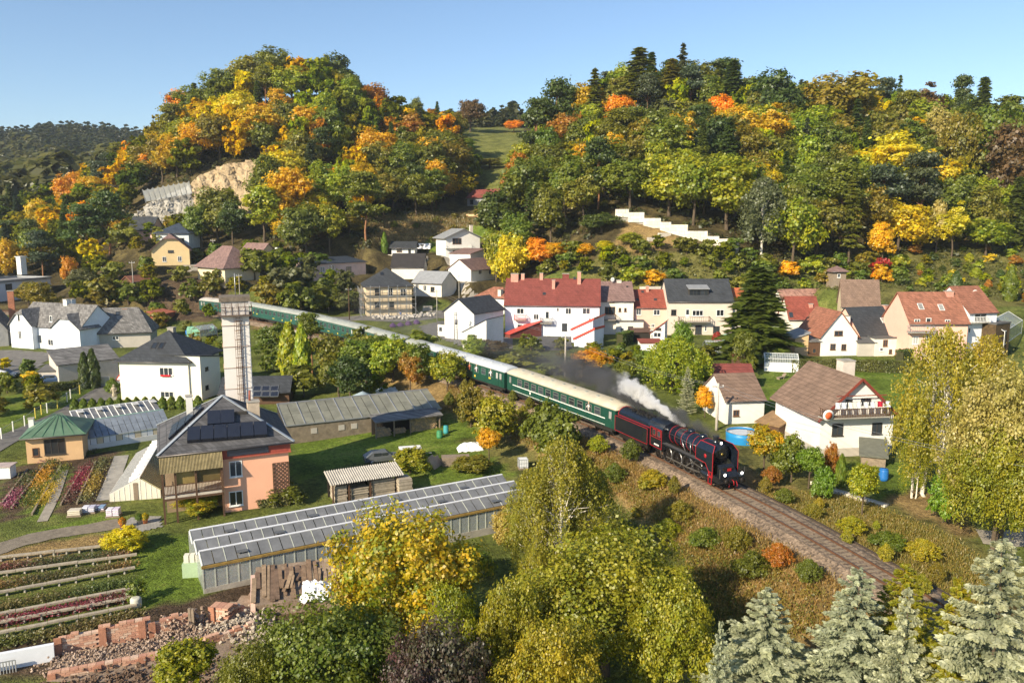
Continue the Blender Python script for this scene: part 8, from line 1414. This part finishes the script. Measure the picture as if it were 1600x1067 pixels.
for i in range(15):
    px = 118+i*(310-118)/14; py = 643-i*.35; l = ['leftmost round clipped bush of the row behind the nursery greenhouse', 'second', 'third', 'fourth', 'fifth', 'sixth', 'seventh', 'middle', 'eighth from the right', 'seventh from the right', 'sixth from the right', 'fifth from the right', 'fourth from the right', 'third from the right', 'rightmost round clipped bush of the row beside the villa']
    lab = l[i] if i in (0,14) else ('middle round bush of the row behind the nursery greenhouse' if i == 7 else '%s round clipped bush %sin the row behind the nursery greenhouse' % (l[i], 'from the left ' if i < 7 else ''))
    t = base_tree('bush_ball', px, py, 20,15, 'green', lab, jit=.08); t['group'] = 'row of clipped bushes'
base_tree('thuja', 134,607,58,19, 'dark green', 'left thuja of the pair before the slate garage'); base_tree('thuja', 147,606,62,20, 'dark green', 'right thuja of the pair before the slate garage'); base_tree('bush_ball', 176,612,20,22, 'green', 'round bush beside the statue'); base_tree('thuja', 601,396,32,10, 'bright green', 'column thuja left of the white cabin')
base_tree('thuja', 1492,466,42,20, 'dark green', 'dark conical thuja in the terraced garden'); base_tree('thuja', 1577,470,52,22, 'green', 'green conical thuja at the right of the terraced garden'); base_tree('broadleaf', 45,480,40,46, 'bronze', 'bronze tree before the flat-roofed hall')
for i, (px, py, c) in enumerate([(614,511, 'leftmost purple heather cushion beside the street'), (626,510, 'second purple heather cushion beside the street'), (638,508, 'bluish-purple heather cushion beside the street'), (651,506, 'rightmost purple heather cushion beside the street')]): t = base_tree('bush_ball', px, py, 6,10, 'purple', c); t.children[0].color = (.22,.10,.32,1); t.children[0]['second_colour'] = (.16,.08,.22)
t = base_tree('bush_ball', 1121,533,14,17, 'red', 'dark red round bush beside the green water tank')
TYRE = mat('tyre_rubber', (.02,.02,.02), .8,.1); HUB = mat('hub', (.4,.4,.42), .4,0,1,0, metal=.7); TAIL = mat('tail_light', (.45,.02,.02), .3,0,1,0); HEADL = mat('clear_headlight', (.7,.72,.75), .15,0,1,0)
def vehicle(loc, rz, L, Wd, prof, glassz, col, name, label, cat, cabin):
    e = empty(name, loc, rz, label, cat); pm = mat('paint_%s' % label[:18], col, .25,.03,1,0, spec=.6); n = len(prof); V = []
    for k, y in enumerate((-.5,-.46,.46,.5)):
        sc = .985 if k in (0,3) else 1
        for x, z in prof: tpr = 1-(.16*max(0, z-glassz)/.5 if z > glassz else 0); V.append((x*L*sc, y*Wd*tpr, z if z > glassz or k in (1,2) else z))
    F = [tuple(range(n))[::-1], tuple(range(3*n, 4*n))]+[(k*n+i, k*n+(i+1) % n, (k+1)*n+(i+1) % n, (k+1)*n+i) for k in range(3) for i in range(n)]; mb = MB().add(V, F); b = mb.build('body', pm, e); bm = b.modifiers.new('bevel', 'BEVEL'); bm.width = .05; bm.segments = 2; bm.limit_method = 'ANGLE'
    for x in (-.31,.31):
        for y in (-1,1):
            wl = MB().lathe([(.2,-.1), (.31,-.1), (.32,0), (.31,.1), (.2,.1)], 16, axis='y').build('wheel', TYRE, e, (x*L, y*(Wd/2-.1), .32)); MB().lathe([(.02,-.105), (.2,-.105), (.2,.105), (.02,.105)], 12, axis='y').build('rim', HUB, wl)
    for (x0, x1, z0, z1) in cabin:
        for y in (-1,1): 
            ins = .16*max(0,(z0+z1)/2-glassz)/.5*.5+.0; yy = Wd/2*(1-ins)+.012; MB().box(x0*L, min(y*yy, y*(yy-.03)), z0, x1*L, max(y*yy, y*(yy-.03)), z1).build('side_window', GLASS, e)
    for y in (-.36,.36): MB().box(L/2-.06, y*Wd-.15,.62, L/2+.0, y*Wd+.15,.76).build('headlight', HEADL, e); MB().box(-L/2-.0, y*Wd-.12,.65,-L/2+.06, y*Wd+.12,.85).build('tail_light', TAIL, e)
    return e
CARP = [(-.5,.32), (.5,.32), (.5,.68), (.44,.82), (.24,.92), (.10,1.42), (-.28,1.45), (-.46,.98), (-.5,.9)]; VANP = [(-.5,.32), (.5,.32), (.5,.85), (.42,1.1), (.33,1.9), (.26,2.05), (-.48,2.08), (-.5,1.9)]
vehicle(G(84,598)+Vector((0,0,.03)), R(8), 4.3,1.75, CARP, .92,(.03,.06,.13), 'parked_car', 'dark blue car parked behind the clipped hedge', 'car', [(-.26,-.06,1.0,1.36), (-.04,.12,1.0,1.34)])
vehicle(G(661,391)+Vector((0,0,.05)), R(168), 5.4,2.0, VANP, 1.3,(.76,.76,.76), 'parked_van', 'white van parked right of the white cabin', 'van', [(.18,.32,1.3,1.8), (-.1,.1,1.3,1.8)]); vehicle(G(299,405)+Vector((0,0,.05)), R(-20), 5.0,1.95, VANP, 1.3,(.72,.74,.76), 'parked_van', 'small white van before the quarry house', 'van', [(.18,.32,1.3,1.8)])
vehicle(G(598,722)+Vector((0,0,.03)), R(20), 4.4,1.7, CARP, .92,(.10,.11,.12), 'parked_car', 'dark old car standing on the lawn beside the trailer', 'car', [(-.26,-.06,1.0,1.36), (-.04,.12,1.0,1.34)]); vehicle(G(8,590)+Vector((0,0,.03)), R(5), 4.3,1.75, CARP, .92,(.05,.07,.11), 'parked_car', 'dark car on the shaded car park at the left edge', 'car', [(-.26,-.06,1.0,1.36), (-.04,.12,1.0,1.34)])
tr_ = empty('trailer', G(641,716), R(15), 'flat trailer loaded with pale boards beside the old car', 'trailer'); MB().box(-1.6,-.8,.55,1.6,.8,.7).build('bed', WOODM, tr_)
for y in (-1,1): MB().lathe([(.1,-.09), (.32,-.09), (.32,.09), (.1,.09)], 14,(0, y*.9,.32), 'y').build('wheel', TYRE, tr_)
for i in range(6): MB().box(-1.4+.02*i, -.7+.02*i, .71+i*.12,1.3,.6,.81+i*.12).build('board', (FRAMEW if i == 5 else WOODM), tr_)
MB().bar((1.6,0,.6), (2.6,0,.5), .08).build('drawbar', METAL, tr_)
def tarp_heap(loc, lx, ly, h, m, label, name, cat, seed=1):
    n = 14; V = []
    for j in range(n+1):
        for i in range(n+1): u, v = i/n*2-1, j/n*2-1; q = max(abs(u), abs(v)); V.append((u*lx, v*ly, h*max(0,1-q**4)*(.85+.15*math.sin(u*5+seed)*math.cos(v*4))+.07*math.sin(u*13+v*9+seed)))
    o = MB().add(V, [(j*(n+1)+i, j*(n+1)+i+1,(j+1)*(n+1)+i+1,(j+1)*(n+1)+i) for j in range(n) for i in range(n)]).build(name, m, None, loc, (0,0, R(12)), recalc=False); return tag(o, label, cat)
tarp_heap(G(735,702), 1.6,.9,.9, mat('white_tarpaulin', (.8,.81,.83)), 'white tarpaulin over a boat near the small orange tree', 'covered_boat', 'boat'); wp = empty('wood_pile', G(712,726), R(8), 'grey wood pile with leaning plywood sheets on the lawn', 'wood pile'); g_ = np.random.default_rng(5)
for i in range(9): MB().box(-1.7+g_.uniform(0,.2), -.6, i*.12,1.7-g_.uniform(0,.2), .7, i*.12+.1).build('plank', WOODM, wp)
MB().box(-1.1,-.06,0,1.1,.0,1.3).build('plywood_sheet', mat('plywood', (.52,.38,.26), .85,.15,2), wp, (-2.0,-.3,-.1), (R(-35), 0, R(60))); MB().box(-1.0,-.06,0,1.0,.0,1.2).build('plywood_sheet', mat('plywood', (.52,.38,.26)), wp, (-2.4,.5,-.1), (R(-40), 0, R(65)))
ib = empty('water_tank', G(817,731), R(10), 'white water tank in a steel cage on the lawn edge', 'water tank'); MB().box(-.5,-.5,.15,.5,.5,1.1).build('tank', mat('white_plastic', (.72,.74,.76), .4,.05), ib); mb = MB()
for i in range(6):
    for y in (-.53,.53): mb.bar((-.53+i*.212, y, .05), (-.53+i*.212, y, 1.15), .03); mb.bar((y, -.53+i*.212,.05), (y, -.53+i*.212,1.15), .03)
for z in (.3,.7,1.13):
    for y in (-.53,.53): mb.bar((-.53, y, z), (.53, y, z), .03); mb.bar((y, -.53, z), (y, .53, z), .03)
mb.build('cage', METAL, ib); MB().box(-.55,-.55,-.05,.55,.55,.14).build('pallet', WOODM, ib)
def barrel(px, py, r, h, m, label, name='barrel', cat='barrel', lid=True):
    o = empty(name, G(px, py), 0, label, cat); MB().lathe([(r*.85,-.05), (r, h*.15), (r*1.02, h*.3), (r*.98, h*.34), (r*1.02, h*.65), (r*.98, h*.69), (r, h*.85), (r*.85, h), (r*.5, h+.01)], 18).build('body', m, o)
    if lid: MB().lathe([(r*.9, h+.012), (r*.9, h+.06), (.04, h+.07)], 18).build('lid', m, o)
    return o
BLUEP = mat('blue_plastic', (.02,.14,.42), .4,.05); GREENP = mat('green_plastic', (.05,.22,.10), .5,.1); TEAL = mat('teal_paint', (.25,.45,.36), .6,.1)
barrel(1380,750,.45,1.15, BLUEP, 'blue plastic barrel in the garden right of the felt-roofed shed'); barrel(293,523,.4,.95, BLUEP, 'blue barrel in front of the green round-roofed hut'); barrel(1136,549,.95,3.2, TEAL, 'tall pale green water tank beside the steel greenhouse frame', 'water_tank', 'water tank'); barrel(213,948,.4,.75, mat('cream_green_barrel', (.5,.5,.42), .7,.2), 'cream barrel planter at the end of the plank beds', 'planter', 'planter', False); base_tree('shrub', 213,940,42,34, 'green', 'leafy plant growing in the cream barrel'); barrel(697,677,.35,1.0, mat('teal_bin', (.05,.30,.32), .5), 'teal bin beside the firewood shed', 'bin', 'bin'); barrel(687,684,.4,.9, GREENP, 'dark green bin beside the firewood shed', 'bin', 'bin'); barrel(1168,581,.35,.8, mat('teal_bin', (.05,.30,.32)), 'teal tub on the lawn next to the tiny red-roofed shed', 'tub', 'tub')
gt = empty('green_tank', G(303,897), R(10), 'pale green box tank at the corner of the long greenhouse', 'tank'); MB().box(-.75,-.6,-.2,.75,.6,1.15).build('box', mat('pale_green_tank', (.36,.48,.30), .6,.08), gt); 
for i in range(3): MB().box(-.65+i*.45,-.3,1.153,-.28+i*.45,.3,1.75).build('canister', mat('cream_plastic', (.66,.64,.55), .5), gt)
pool = empty('round_pool', G(1160,688), 0, 'round blue garden pool with a grey cover beside the garage', 'pool'); MB().lathe([(1.9,-.1), (1.95,.6), (1.95,1.15), (1.85,1.15), (1.83,-.1)], 28, ring=True).build('wall', mat('pool_blue', (.02,.22,.50), .4,.08), pool); MB().lathe([(1.83,1.0), (1.2,1.02), (.02,.99)], 28).build('cover', mat('pool_cover', (.50,.54,.58), .5,.1), pool); MB().lathe([(1.86,1.153), (2.0,1.153), (2.0,1.2), (1.86,1.2)], 28, ring=True).build('rim', METAL, pool)
tk2 = empty('round_tank', G(567,634), 0, 'round brick tank with a blue-grey conical lid behind the old greenhouse', 'tank'); MB().lathe([(1.25,-.3), (1.25,1.5)], 20).build('wall', tiles('tank_brick', (.42,.26,.18), .25,.08,.2), tk2); MB().lathe([(1.5,1.503), (1.5,1.6), (.05,2.25)], 20).build('lid', mat('blue_grey_sheet', (.28,.36,.42), .5,.1), tk2)
tarp_heap(G(606,612), 1.9,1.3,.7, mat('pale_blue_cover', (.55,.62,.68), .5), 'pale blue cover over a garden pool in the orchard', 'pool_cover', 'pool')
# arched green hut, little greenhouse, sheds of the allotments
gh_ = empty('arched_hut', G(292,526), R(12), 'pale green sheet hut with an arched roof in the allotments', 'hut'); n = 8; prof = [(0,0), (0,1.3)]+[(1.5-1.5*math.cos(math.pi*i/n), 1.3+.75*math.sin(math.pi*i/n)) for i in range(1, n)]+[(3.0,1.3), (3.0,0)]; GHM = mat('pale_green_sheet', (.22,.46,.32), .6,.12,1,.05)
MB().prism([(y, z) for y, z in prof], 0,5.6, 'x').build('shell', GHM, gh_); MB().box(-.03,1.0,0,-.003,1.9,1.7).build('door', GREENP, gh_)
for x in np.linspace(.6,5.2,6): MB().tube([(x, y, z+.02) for y, z in prof[1:-1]], .035,4).build('rib', mat('rib_green', (.16,.34,.24), .6), gh_)
site('allot', (313,527), (340,523), 2.6, z=gz(*P(325,525,-2).to_2d())); conservatory('allot', 'small old glasshouse beside the arched green hut', 1.3,.8,5, 'greenhouse', 'greenhouse', WOODM)
site('redshed', (251,505), (274,500), 3, z=G(262,503).z); house('redshed', 'shed', 'rust-red shed in the allotments left of the arched hut', 'shed', mat('rusty_boards', (.30,.10,.06), .85,.25,2), mat('rusty_red_sheet', (.36,.11,.06), .7,.2), 1.9, 'shed', .6,.2, shedside='back'); site('brownshed', (206,449), (243,446), 4, z=G(225,449).z); house('brownshed', 'shed', 'low shed with a red-brown roof behind the gardens', 'shed', DARKWOOD, R_BROWNRED, 1.5, 'gx', 1.3,.4)
site('trackhut', (424,536), (452,540), 3, z=G(438,541).z); house('trackhut', 'hut', 'small cream lineside hut in front of the fifth coach', 'hut', CREAM, mat('pale_tar_roof', (.45,.40,.33), .9,.15), 2.2, 'shed', .4,.25, shedside='back'); site('canopy', (-20,612), (10,606), 4, z=-2.2); house('canopy', 'canopy', 'white canopy roof at the left edge beside the car park', 'canopy', INNER, FRAMEW, 2.6, 'shed', .3,.2, shedside='back')
wb = empty('white_cabinet', G(10,745), R(8), 'white box cabinet with a flat lid left of the kiosk', 'cabinet'); MB().box(-.75,-.7,-.2,.75,.7,1.35).build('box', WHITE, wb); MB().box(-.9,-.85,1.353,.9,.85,1.45).build('lid', mat('pink_grey_lid', (.42,.34,.32), .8,.2), wb)
# pallets of wrapped sacks, pots, statue, sign
def pallet(px, py, cols, label, nx=2, nz=4):
    e = empty('sack_pallet', G(px, py), R(10), label, 'pallet'); MB().box(-.65,-.5,0,.65,.5,.13).build('pallet', WOODM, e); g = np.random.default_rng(int(px))
    for k in range(nz):
        for i in range(nx):
            b = MB().box(-.6+i*1.2/nx+.02,-.45,.14+k*.17,-.6+(i+1)*1.2/nx-.02,.45,.29+k*.17).build('sack', mat('sack_%d' % int(cols[(i+k) % len(cols)][0]*100), cols[(i+k) % len(cols)], .5,.1), e); m = b.modifiers.new('bevel', 'BEVEL'); m.width = .05; m.segments = 2
pallet(140,800, [(.62,.62,.68), (.45,.45,.55)], 'pallet of pale blue-grey sacks below the slanting beds', 2,3); pallet(178,806, [(.60,.52,.62), (.68,.66,.70)], 'pallet of lilac sacks before the slatted greenhouse', 2,4); pallet(155,797, [(.20,.30,.45), (.6,.6,.62)], 'small pallet of blue sacks behind the lilac ones', 2,2); pallet(118,805, [(.55,.50,.40)], 'pallet of pale boards and sacks left of the blue-grey sacks', 1,3)
TERRA = mat('terracotta', (.55,.20,.09), .8,.1)
for px, py, c, l in [(192,825, 'orange', 'terracotta pot with orange flowers at the left of the paving'), (227,818, 'yellow', 'terracotta pot with yellow flowers at the right of the paving'), (218,819, 'green', 'grey pot beside the yellow-flowered pot')]:
    e = empty('flower_pot', G(px, py)+Vector((0,0,.03)), 0, l, 'flower pot'); MB().lathe([(.18,0), (.27,.42), (.31,.43), (.31,.5), (.25,.5)], 14).build('pot', TERRA if 'terra' in l else concrete, e); o = link('flowers', PROTO['bush_ball'][0][0], e, (0,0,.42), None, (.75,.75,.6)); o.color = (*PAL[c][0], 1); o['second_colour'] = PAL['green'][0]
sv = empty('statue', G(179,624), R(20), 'weathered stone statue of a standing figure beside the lane', 'statue'); MB().box(-.4,-.4,-.2,.4,.4,.5).build('pedestal', concrete, sv); MB().lathe([(.30,.503), (.33,.7), (.24,1.1), (.28,1.5), (.34,1.8), (.30,1.95), (.10,2.05), (.09,2.12), (.15,2.2), (.16,2.32), (.10,2.44), (.02,2.47)], 12).tube([(.3,0,1.85), (.42,-.12,1.55), (.22,-.28,1.4)], [.1,.08,.06], 7).tube([(-.3,0,1.85), (-.42,-.05,1.5), (-.36,-.1,1.15)], [.1,.08,.06], 7).build('figure', mat('statue_stone', (.42,.36,.26), .95,.2,3,.4), sv)
sg_ = empty('road_sign', G(188,612), R(15), 'triangular red-bordered warning sign at the corner of the villa', 'road sign'); MB().tube([(0,0,-.2), (0,0,2.6)], .04,6).build('post', METAL, sg_); MB().prism([(-.62,1.9), (.62,1.9), (0,2.95)], -.06,-.045, 'y').build('border', REDM, sg_); MB().prism([(-.40,2.03), (.40,2.03), (0,2.70)], -.075,-.062, 'y').build('plate', FRAMEW, sg_); MB().box(-.45,-.07,1.35,.45,-.05,1.82).build('supplement_plate', FRAMEW, sg_)
mg = empty('wire_gate', G(147,602), R(2), 'glazed wire gate panel behind the thujas', 'gate'); mb = MB()
for a, b in (((0,0), (2.6,0)), ((2.6,0), (2.6,1.5)), ((2.6,1.5), (0,1.5)), ((0,1.5), (0,0))): mb.bar((a[0], 0, a[1]), (b[0], 0, b[1]), .06)
mb.build('frame', FRAMEW, mg); MB().box(.05,-.01,.05,2.55,.01,1.45).build('mesh_panel', NETM, mg)
pr = empty('parasol', G(932,560), 0, 'closed white garden parasol beside the red lean-to', 'parasol'); MB().tube([(0,0,0), (0,0,2.3)], .03,6).build('pole', METAL, pr); MB().lathe([(1.3,1.95), (.7,2.25), (.02,2.45)], 10).build('canopy', FRAMEW, pr)
dog = empty('sun_lounger', G(1220,592), R(30), 'small wooden lounger on the lawn before the white greenhouse', 'lounger'); MB().bar((-.7,0,.3), (.5,0,.35), .6,.06).build('seat', WOODM, dog); MB().bar((.5,0,.35), (1.0,0,.85), .6,.05).build('backrest', WOODM, dog)
for x in (-.6,.4): MB().box(x-.03,-.3,-.05, x+.03,.3,.28).build('leg', WOODM, dog)
lp = empty('log_pile', G(750,340), R(-12), 'pile of pale felled logs on the cleared slope', 'log pile')
g_ = np.random.default_rng(8); lm_ = MB().lathe([(.28,-2.2), (.28,2.2)], 9, axis='x').mesh('log', mat('fresh_log', (.55,.36,.20), .9,.2))
for i in range(16): link('log', lm_, lp, (g_.uniform(-2.4,2.4), g_.uniform(-1,1), .2+.3*(i % 3)), (0,0, g_.uniform(-.25,.25)))
rubble('building_rubble', 'builders rubble heap at the foot of the scaffolding', [(585,497), (640,496), (672,492)], 160,.4,.9, mat('grey_rubble', (.45,.42,.38), .95,.3), .5,6)
pz = empty('block_stack', G(668,486), R(5), 'pallet of grey building blocks on the street corner', 'building blocks')
for k in range(3):
    for i in range(4): MB().box(-1.2+i*.6+.02,-.5, k*.42+.05,-1.2+(i+1)*.6-.02,.5, k*.42+.45).build('block', concrete, pz)
# a person standing in the yard
def standing(loc, rz, shirt, legs, label, hair=(.1,.06,.03)):
    e = empty('person', loc, rz, label, 'person'); v = [(0,0,.95),(0,0,1.2),(0,-.01,1.42),(0,-.01,1.52),(0,-.03,1.64),(0,-.02,1.74),(-.2,0,1.40),(-.26,.03,1.12),(-.24,-.1,.88),(.2,0,1.40),(.27,.02,1.12),(.25,-.08,.88),(-.1,0,.9),(-.11,-.02,.5),(-.12,.02,.08),(-.12,-.12,.03),(.1,0,.9),(.12,-.1,.5),(.12,-.02,.08),(.12,-.16,.03)]
    ed = [(0,1),(1,2),(2,3),(3,4),(4,5),(2,6),(6,7),(7,8),(2,9),(9,10),(10,11),(0,12),(12,13),(13,14),(14,15),(0,16),(16,17),(17,18),(18,19)]; rr = [.15,.14,.15,.06,.10,.08,.075,.055,.04,.075,.055,.04,.11,.075,.05,.045,.11,.075,.05,.045]
    me = bpy.data.meshes.new('body'); me.from_pydata(v, ed, []); o = link('body', me, e); m = o.modifiers.new('skin', 'SKIN'); me.skin_vertices[0].data[0].use_root = True
    for i, r in enumerate(rr): me.skin_vertices[0].data[i].radius = (r, r)
    o.modifiers.new('sub', 'SUBSURF').levels = 1; o.modifiers['sub'].render_levels = 2; me.materials.append(mat('skin', (.55,.34,.25), .6))
    MB().lathe([(.19,.78), (.185,1.0), (.19,1.3), (.20,1.44), (.09,1.52)], 12).tube([(-.17,0,1.42), (-.265,.03,1.14), (-.25,-.08,.95)], [.10,.075,.06], 7).tube([(.17,0,1.42), (.275,.02,1.14), (.26,-.06,.95)], [.10,.075,.06], 7).build('shirt', mat('shirt_%s' % label[:14], shirt, .9,.05), e)
    MB().tube([(-.1,0,.95), (-.11,-.02,.5), (-.12,.02,.1)], [.14,.10,.075], 8).tube([(.1,0,.95), (.12,-.1,.5), (.12,-.02,.1)], [.14,.10,.075], 8).build('trousers', mat('trousers_%s' % label[:14], legs, .9,.05), e); MB().lathe([(.108,1.66), (.112,1.72), (.08,1.80), (.01,1.83)], 10,(0,-.01,0)).build('hair', mat('hair_8', hair, .8), e)
standing(G(829,536), R(160), (.78,.76,.72), (.6,.58,.55), 'person in white standing in the slate yard'); standing(G(626,497), R(40), (.12,.18,.35), (.1,.1,.12), 'worker in blue beside the scaffolding'); standing(G(1268,553), R(0), (.7,.7,.72), (.15,.15,.2), 'person in a white shirt on the porch beside the gable house')
def plume(name, label, A, B, r0, r1, dens, col, absorb, scale, rag=1.3, fade=(.0,1.0), soft=.6, thin=False):
    A, B = Vector(A), Vector(B); d = B-A; L = d.length; o = link(name, MB().lathe([(.01,-.5), (r0*1.2,-.2), (r0*1.3,0), (r1*1.15, L*.96), (r1*.7, L*1.01), (.01, L*1.03)], 20, axis='x').mesh(name, None, True)); o.matrix_world = Matrix.Translation(A)@d.to_track_quat('X', 'Z').to_matrix().to_4x4()
    m = bpy.data.materials.new(name); m.use_nodes = True; t = m.node_tree; N = t.nodes.new; K = t.links.new; t.nodes.remove(t.nodes['Principled BSDF']); geo = N('ShaderNodeNewGeometry'); dn = d.normalized()
    def VM(op, a, b=None):
        n = N('ShaderNodeVectorMath'); n.operation = op
        for i, q in enumerate((a, b)):
            if q is None: continue
            if isinstance(q, Vector): n.inputs[i].default_value = q
            else: K(q, n.inputs[i])
        return n
    rel = VM('SUBTRACT', geo.outputs['Position'], A).outputs[0]; axn = VM('DOT_PRODUCT', rel, dn).outputs['Value']; sc_n = N('ShaderNodeVectorMath'); sc_n.operation = 'SCALE'; sc_n.inputs[0].default_value = dn; K(axn, sc_n.inputs['Scale']); radl = VM('LENGTH', VM('SUBTRACT', rel, sc_n.outputs[0]).outputs[0]).outputs['Value']
    def M(op, a, b=None, c=None):
        n = N('ShaderNodeMath'); n.operation = op
        for i, q in enumerate((a, b, c)):
            if q is None: continue
            if isinstance(q, (int, float)): n.inputs[i].default_value = q
            else: K(q, n.inputs[i])
        return n.outputs[0]
    nz = N('ShaderNodeTexNoise'); nz.inputs['Scale'].default_value = scale; nz.inputs['Detail'].default_value = 4; nz.inputs['Roughness'].default_value = .6; K(rel, nz.inputs['Vector'])
    x = M('DIVIDE', axn, L); r = radl; Rr = M('ADD', M('MULTIPLY', x, r1-r0), r0)
    f = M('SUBTRACT', 1.0, M('DIVIDE', r, Rr)); f = M('ADD', f, M('MULTIPLY', M('SUBTRACT', nz.outputs[0], .56), rag*2)); ss = N('ShaderNodeMapRange'); ss.interpolation_type = 'SMOOTHSTEP'; ss.inputs[1].default_value = .05; ss.inputs[2].default_value = soft; K(f, ss.inputs[0])
    edge_ = N('ShaderNodeMapRange'); edge_.inputs[1].default_value = 0; edge_.inputs[2].default_value = .25; K(M('SUBTRACT', 1.0, M('DIVIDE', r, Rr)), edge_.inputs[0]); fx = N('ShaderNodeMapRange'); fx.inputs[1].default_value = fade[0]; fx.inputs[2].default_value = fade[1]; fx.inputs[3].default_value = 0; fx.inputs[4].default_value = 1; K(x, fx.inputs[0]); fxo = M('SUBTRACT', 1.0, fx.outputs[0])
    D = M('MULTIPLY', M('MULTIPLY', M('MULTIPLY', ss.outputs[0], fxo), edge_.outputs[0]), M('DIVIDE', dens*r0, Rr) if thin else dens); pv = N('ShaderNodeVolumePrincipled'); pv.inputs['Color'].default_value = (*col, 1); K(D, pv.inputs['Density']); pv.inputs['Anisotropy'].default_value = .2; pv.inputs['Absorption Color'].default_value = (absorb, absorb, absorb, 1); K(pv.outputs[0], t.nodes['Material Output'].inputs['Volume']); o.data.materials.append(m); m.cycles.volume_sampling = 'MULTIPLE_IMPORTANCE' if hasattr(m, 'cycles') else None
    return tag(o, label, None, None, 'stuff')
bpy.context.view_layer.update(); LM = lo.matrix_world.copy(); bk = (LM.to_3x3()@Vector((-1,0,0))).normalized(); rt = Vector((0.9,.45,0))
a = LM@Vector((-9.1,.1,4.3)); plume('steam_plume', 'white steam jet blowing back from the locomotive boiler', a, PY(958,585, a.y+7.5), .30,1.9,14.0,(.995,.997,1), 0.0,.8,1.5,(.3,.9))
a = LM@Vector((-3.2,0,4.6)); plume('smoke_plume', 'dark smoke streaming back from the locomotive chimney', a, PY(850,553, a.y+42), .7,4.0,1.3,(.22,.22,.23), 0.0,.45,1.4,(.4,1.0), .8); plume('smoke_veil', 'thin grey smoke veil drifting over the coaches toward the street', PY(1010,618, a.y+14), PY(540,474,200), 2,9.0,.05,(.42,.43,.45), 0.0,.14,1.4,(.2,1.0), 1.2)
hz = MB().box(-2750,-140, float(ZZ.min())-1.5,2750,3600,142).mesh('haze', None); o = link('haze', hz); m = bpy.data.materials.new('haze_air'); m.use_nodes = True; t = m.node_tree; t.nodes.remove(t.nodes['Principled BSDF']); pv = t.nodes.new('ShaderNodeVolumePrincipled'); pv.inputs['Color'].default_value = (.78,.88,1,1); pv.inputs['Density'].default_value = .00013; pv.inputs['Anisotropy'].default_value = .3; t.links.new(pv.outputs[0], t.nodes['Material Output'].inputs['Volume']); hz.materials.append(m); tag(o, None, None, None, 'stuff')
KW = {'broadleaf_tree': 'broadleaf', 'spruce_tree': 'spruce', 'pine_tree': 'pine', 'larch_tree': 'larch', 'birch_tree': 'birch', 'shrub': 'shrub', 'thuja': 'thuja', 'willow_tree': 'willow', 'clipped_bush': 'bush'}
ORD = ['', 'second', 'third', 'fourth', 'fifth', 'sixth', 'seventh', 'eighth', 'ninth', 'tenth', 'eleventh', 'twelfth']
ZW = {'left hill': 'of the left hill', 'left valley wood': 'of left valley wood', 'right hill': 'of right hill forest', 'right hill crest': 'on right hill far crest', 'slope above the row': 'of slope above row houses', 'gardens behind the train': 'in the gardens behind the train', 'meadow edge': 'at the meadow edge', 'garden terraces': 'in the right garden terraces', 'thicket behind the train': 'in the thicket behind the train', 'allotments': 'in the allotments', 'orchard': 'in the orchard', 'cleared slope': 'on the brown cleared slope', 'railway bank': 'on the near railway bank', 'far verge': 'on the far verge of the track', 'back gardens of the row': 'in back gardens of row houses', 'lane side': 'on the lawn beside the lane', 'quarry foot': 'at the foot of the quarry'}
B = {}
for t in TREES:
    o = t['o']
    if t['label']: o['label'] = t['label']; continue
    if t['zone'] is None: continue
    z = t['zone']; q = [x for x in TREES if x['zone'] == z]; t['p'] = proj(Vector(o.location)+Vector((0,0, t['h']*.6)))
for z in ZW:
    L = [t for t in TREES if t['zone'] == z and not t['label']]
    if not L: continue
    big = z in ('left hill', 'right hill', 'left valley wood', 'right hill crest', 'slope above the row'); ys = sorted(t['p'][1] for t in L); xs = sorted(t['p'][0] for t in L)
    for t in L:
        band = ''; side = ''
        if len(L) > 14:
            r = np.searchsorted(ys, t['p'][1])/len(ys); n = 5 if len(L) > 80 else 3; band = (['topmost belt', 'upper belt', 'middle belt', 'lower belt', 'lowest belt'] if n == 5 else ['upper part', 'middle', 'lower part'])[min(n-1, int(r*n))]
            r = np.searchsorted(xs, t['p'][0])/len(xs); side = (['left side', 'centre left', 'centre right', 'right side'] if len(L) > 80 else ['left half', 'left half', 'right half', 'right half'])[min(3, int(r*4))]
        t['key'] = (z, band, side, t['col'], t['name'])
    for k in {t['key'] for t in L}:
        M_ = sorted([t for t in L if t['key'] == k], key=lambda t: t['p'][0]); n = len(M_)
        for i, t in enumerate(M_):
            pos = 'lone ' if n == 1 else ('leftmost ' if i == 0 else 'rightmost ' if i == n-1 else ORD[min(i, 11)]+' ')
            tail = ' from left' if pos.strip() in ORD[1:] else ''; where = ('%s %s ' % (k[1], k[2]) if k[1] else '')
            t['o']['label'] = '%s%s %s%s, %s%s' % (pos, k[3], KW[k[4]], tail, where, ZW[z]); t['o']['group'] = '%s %s' % (KW[k[4]]+'s', ZW[z])
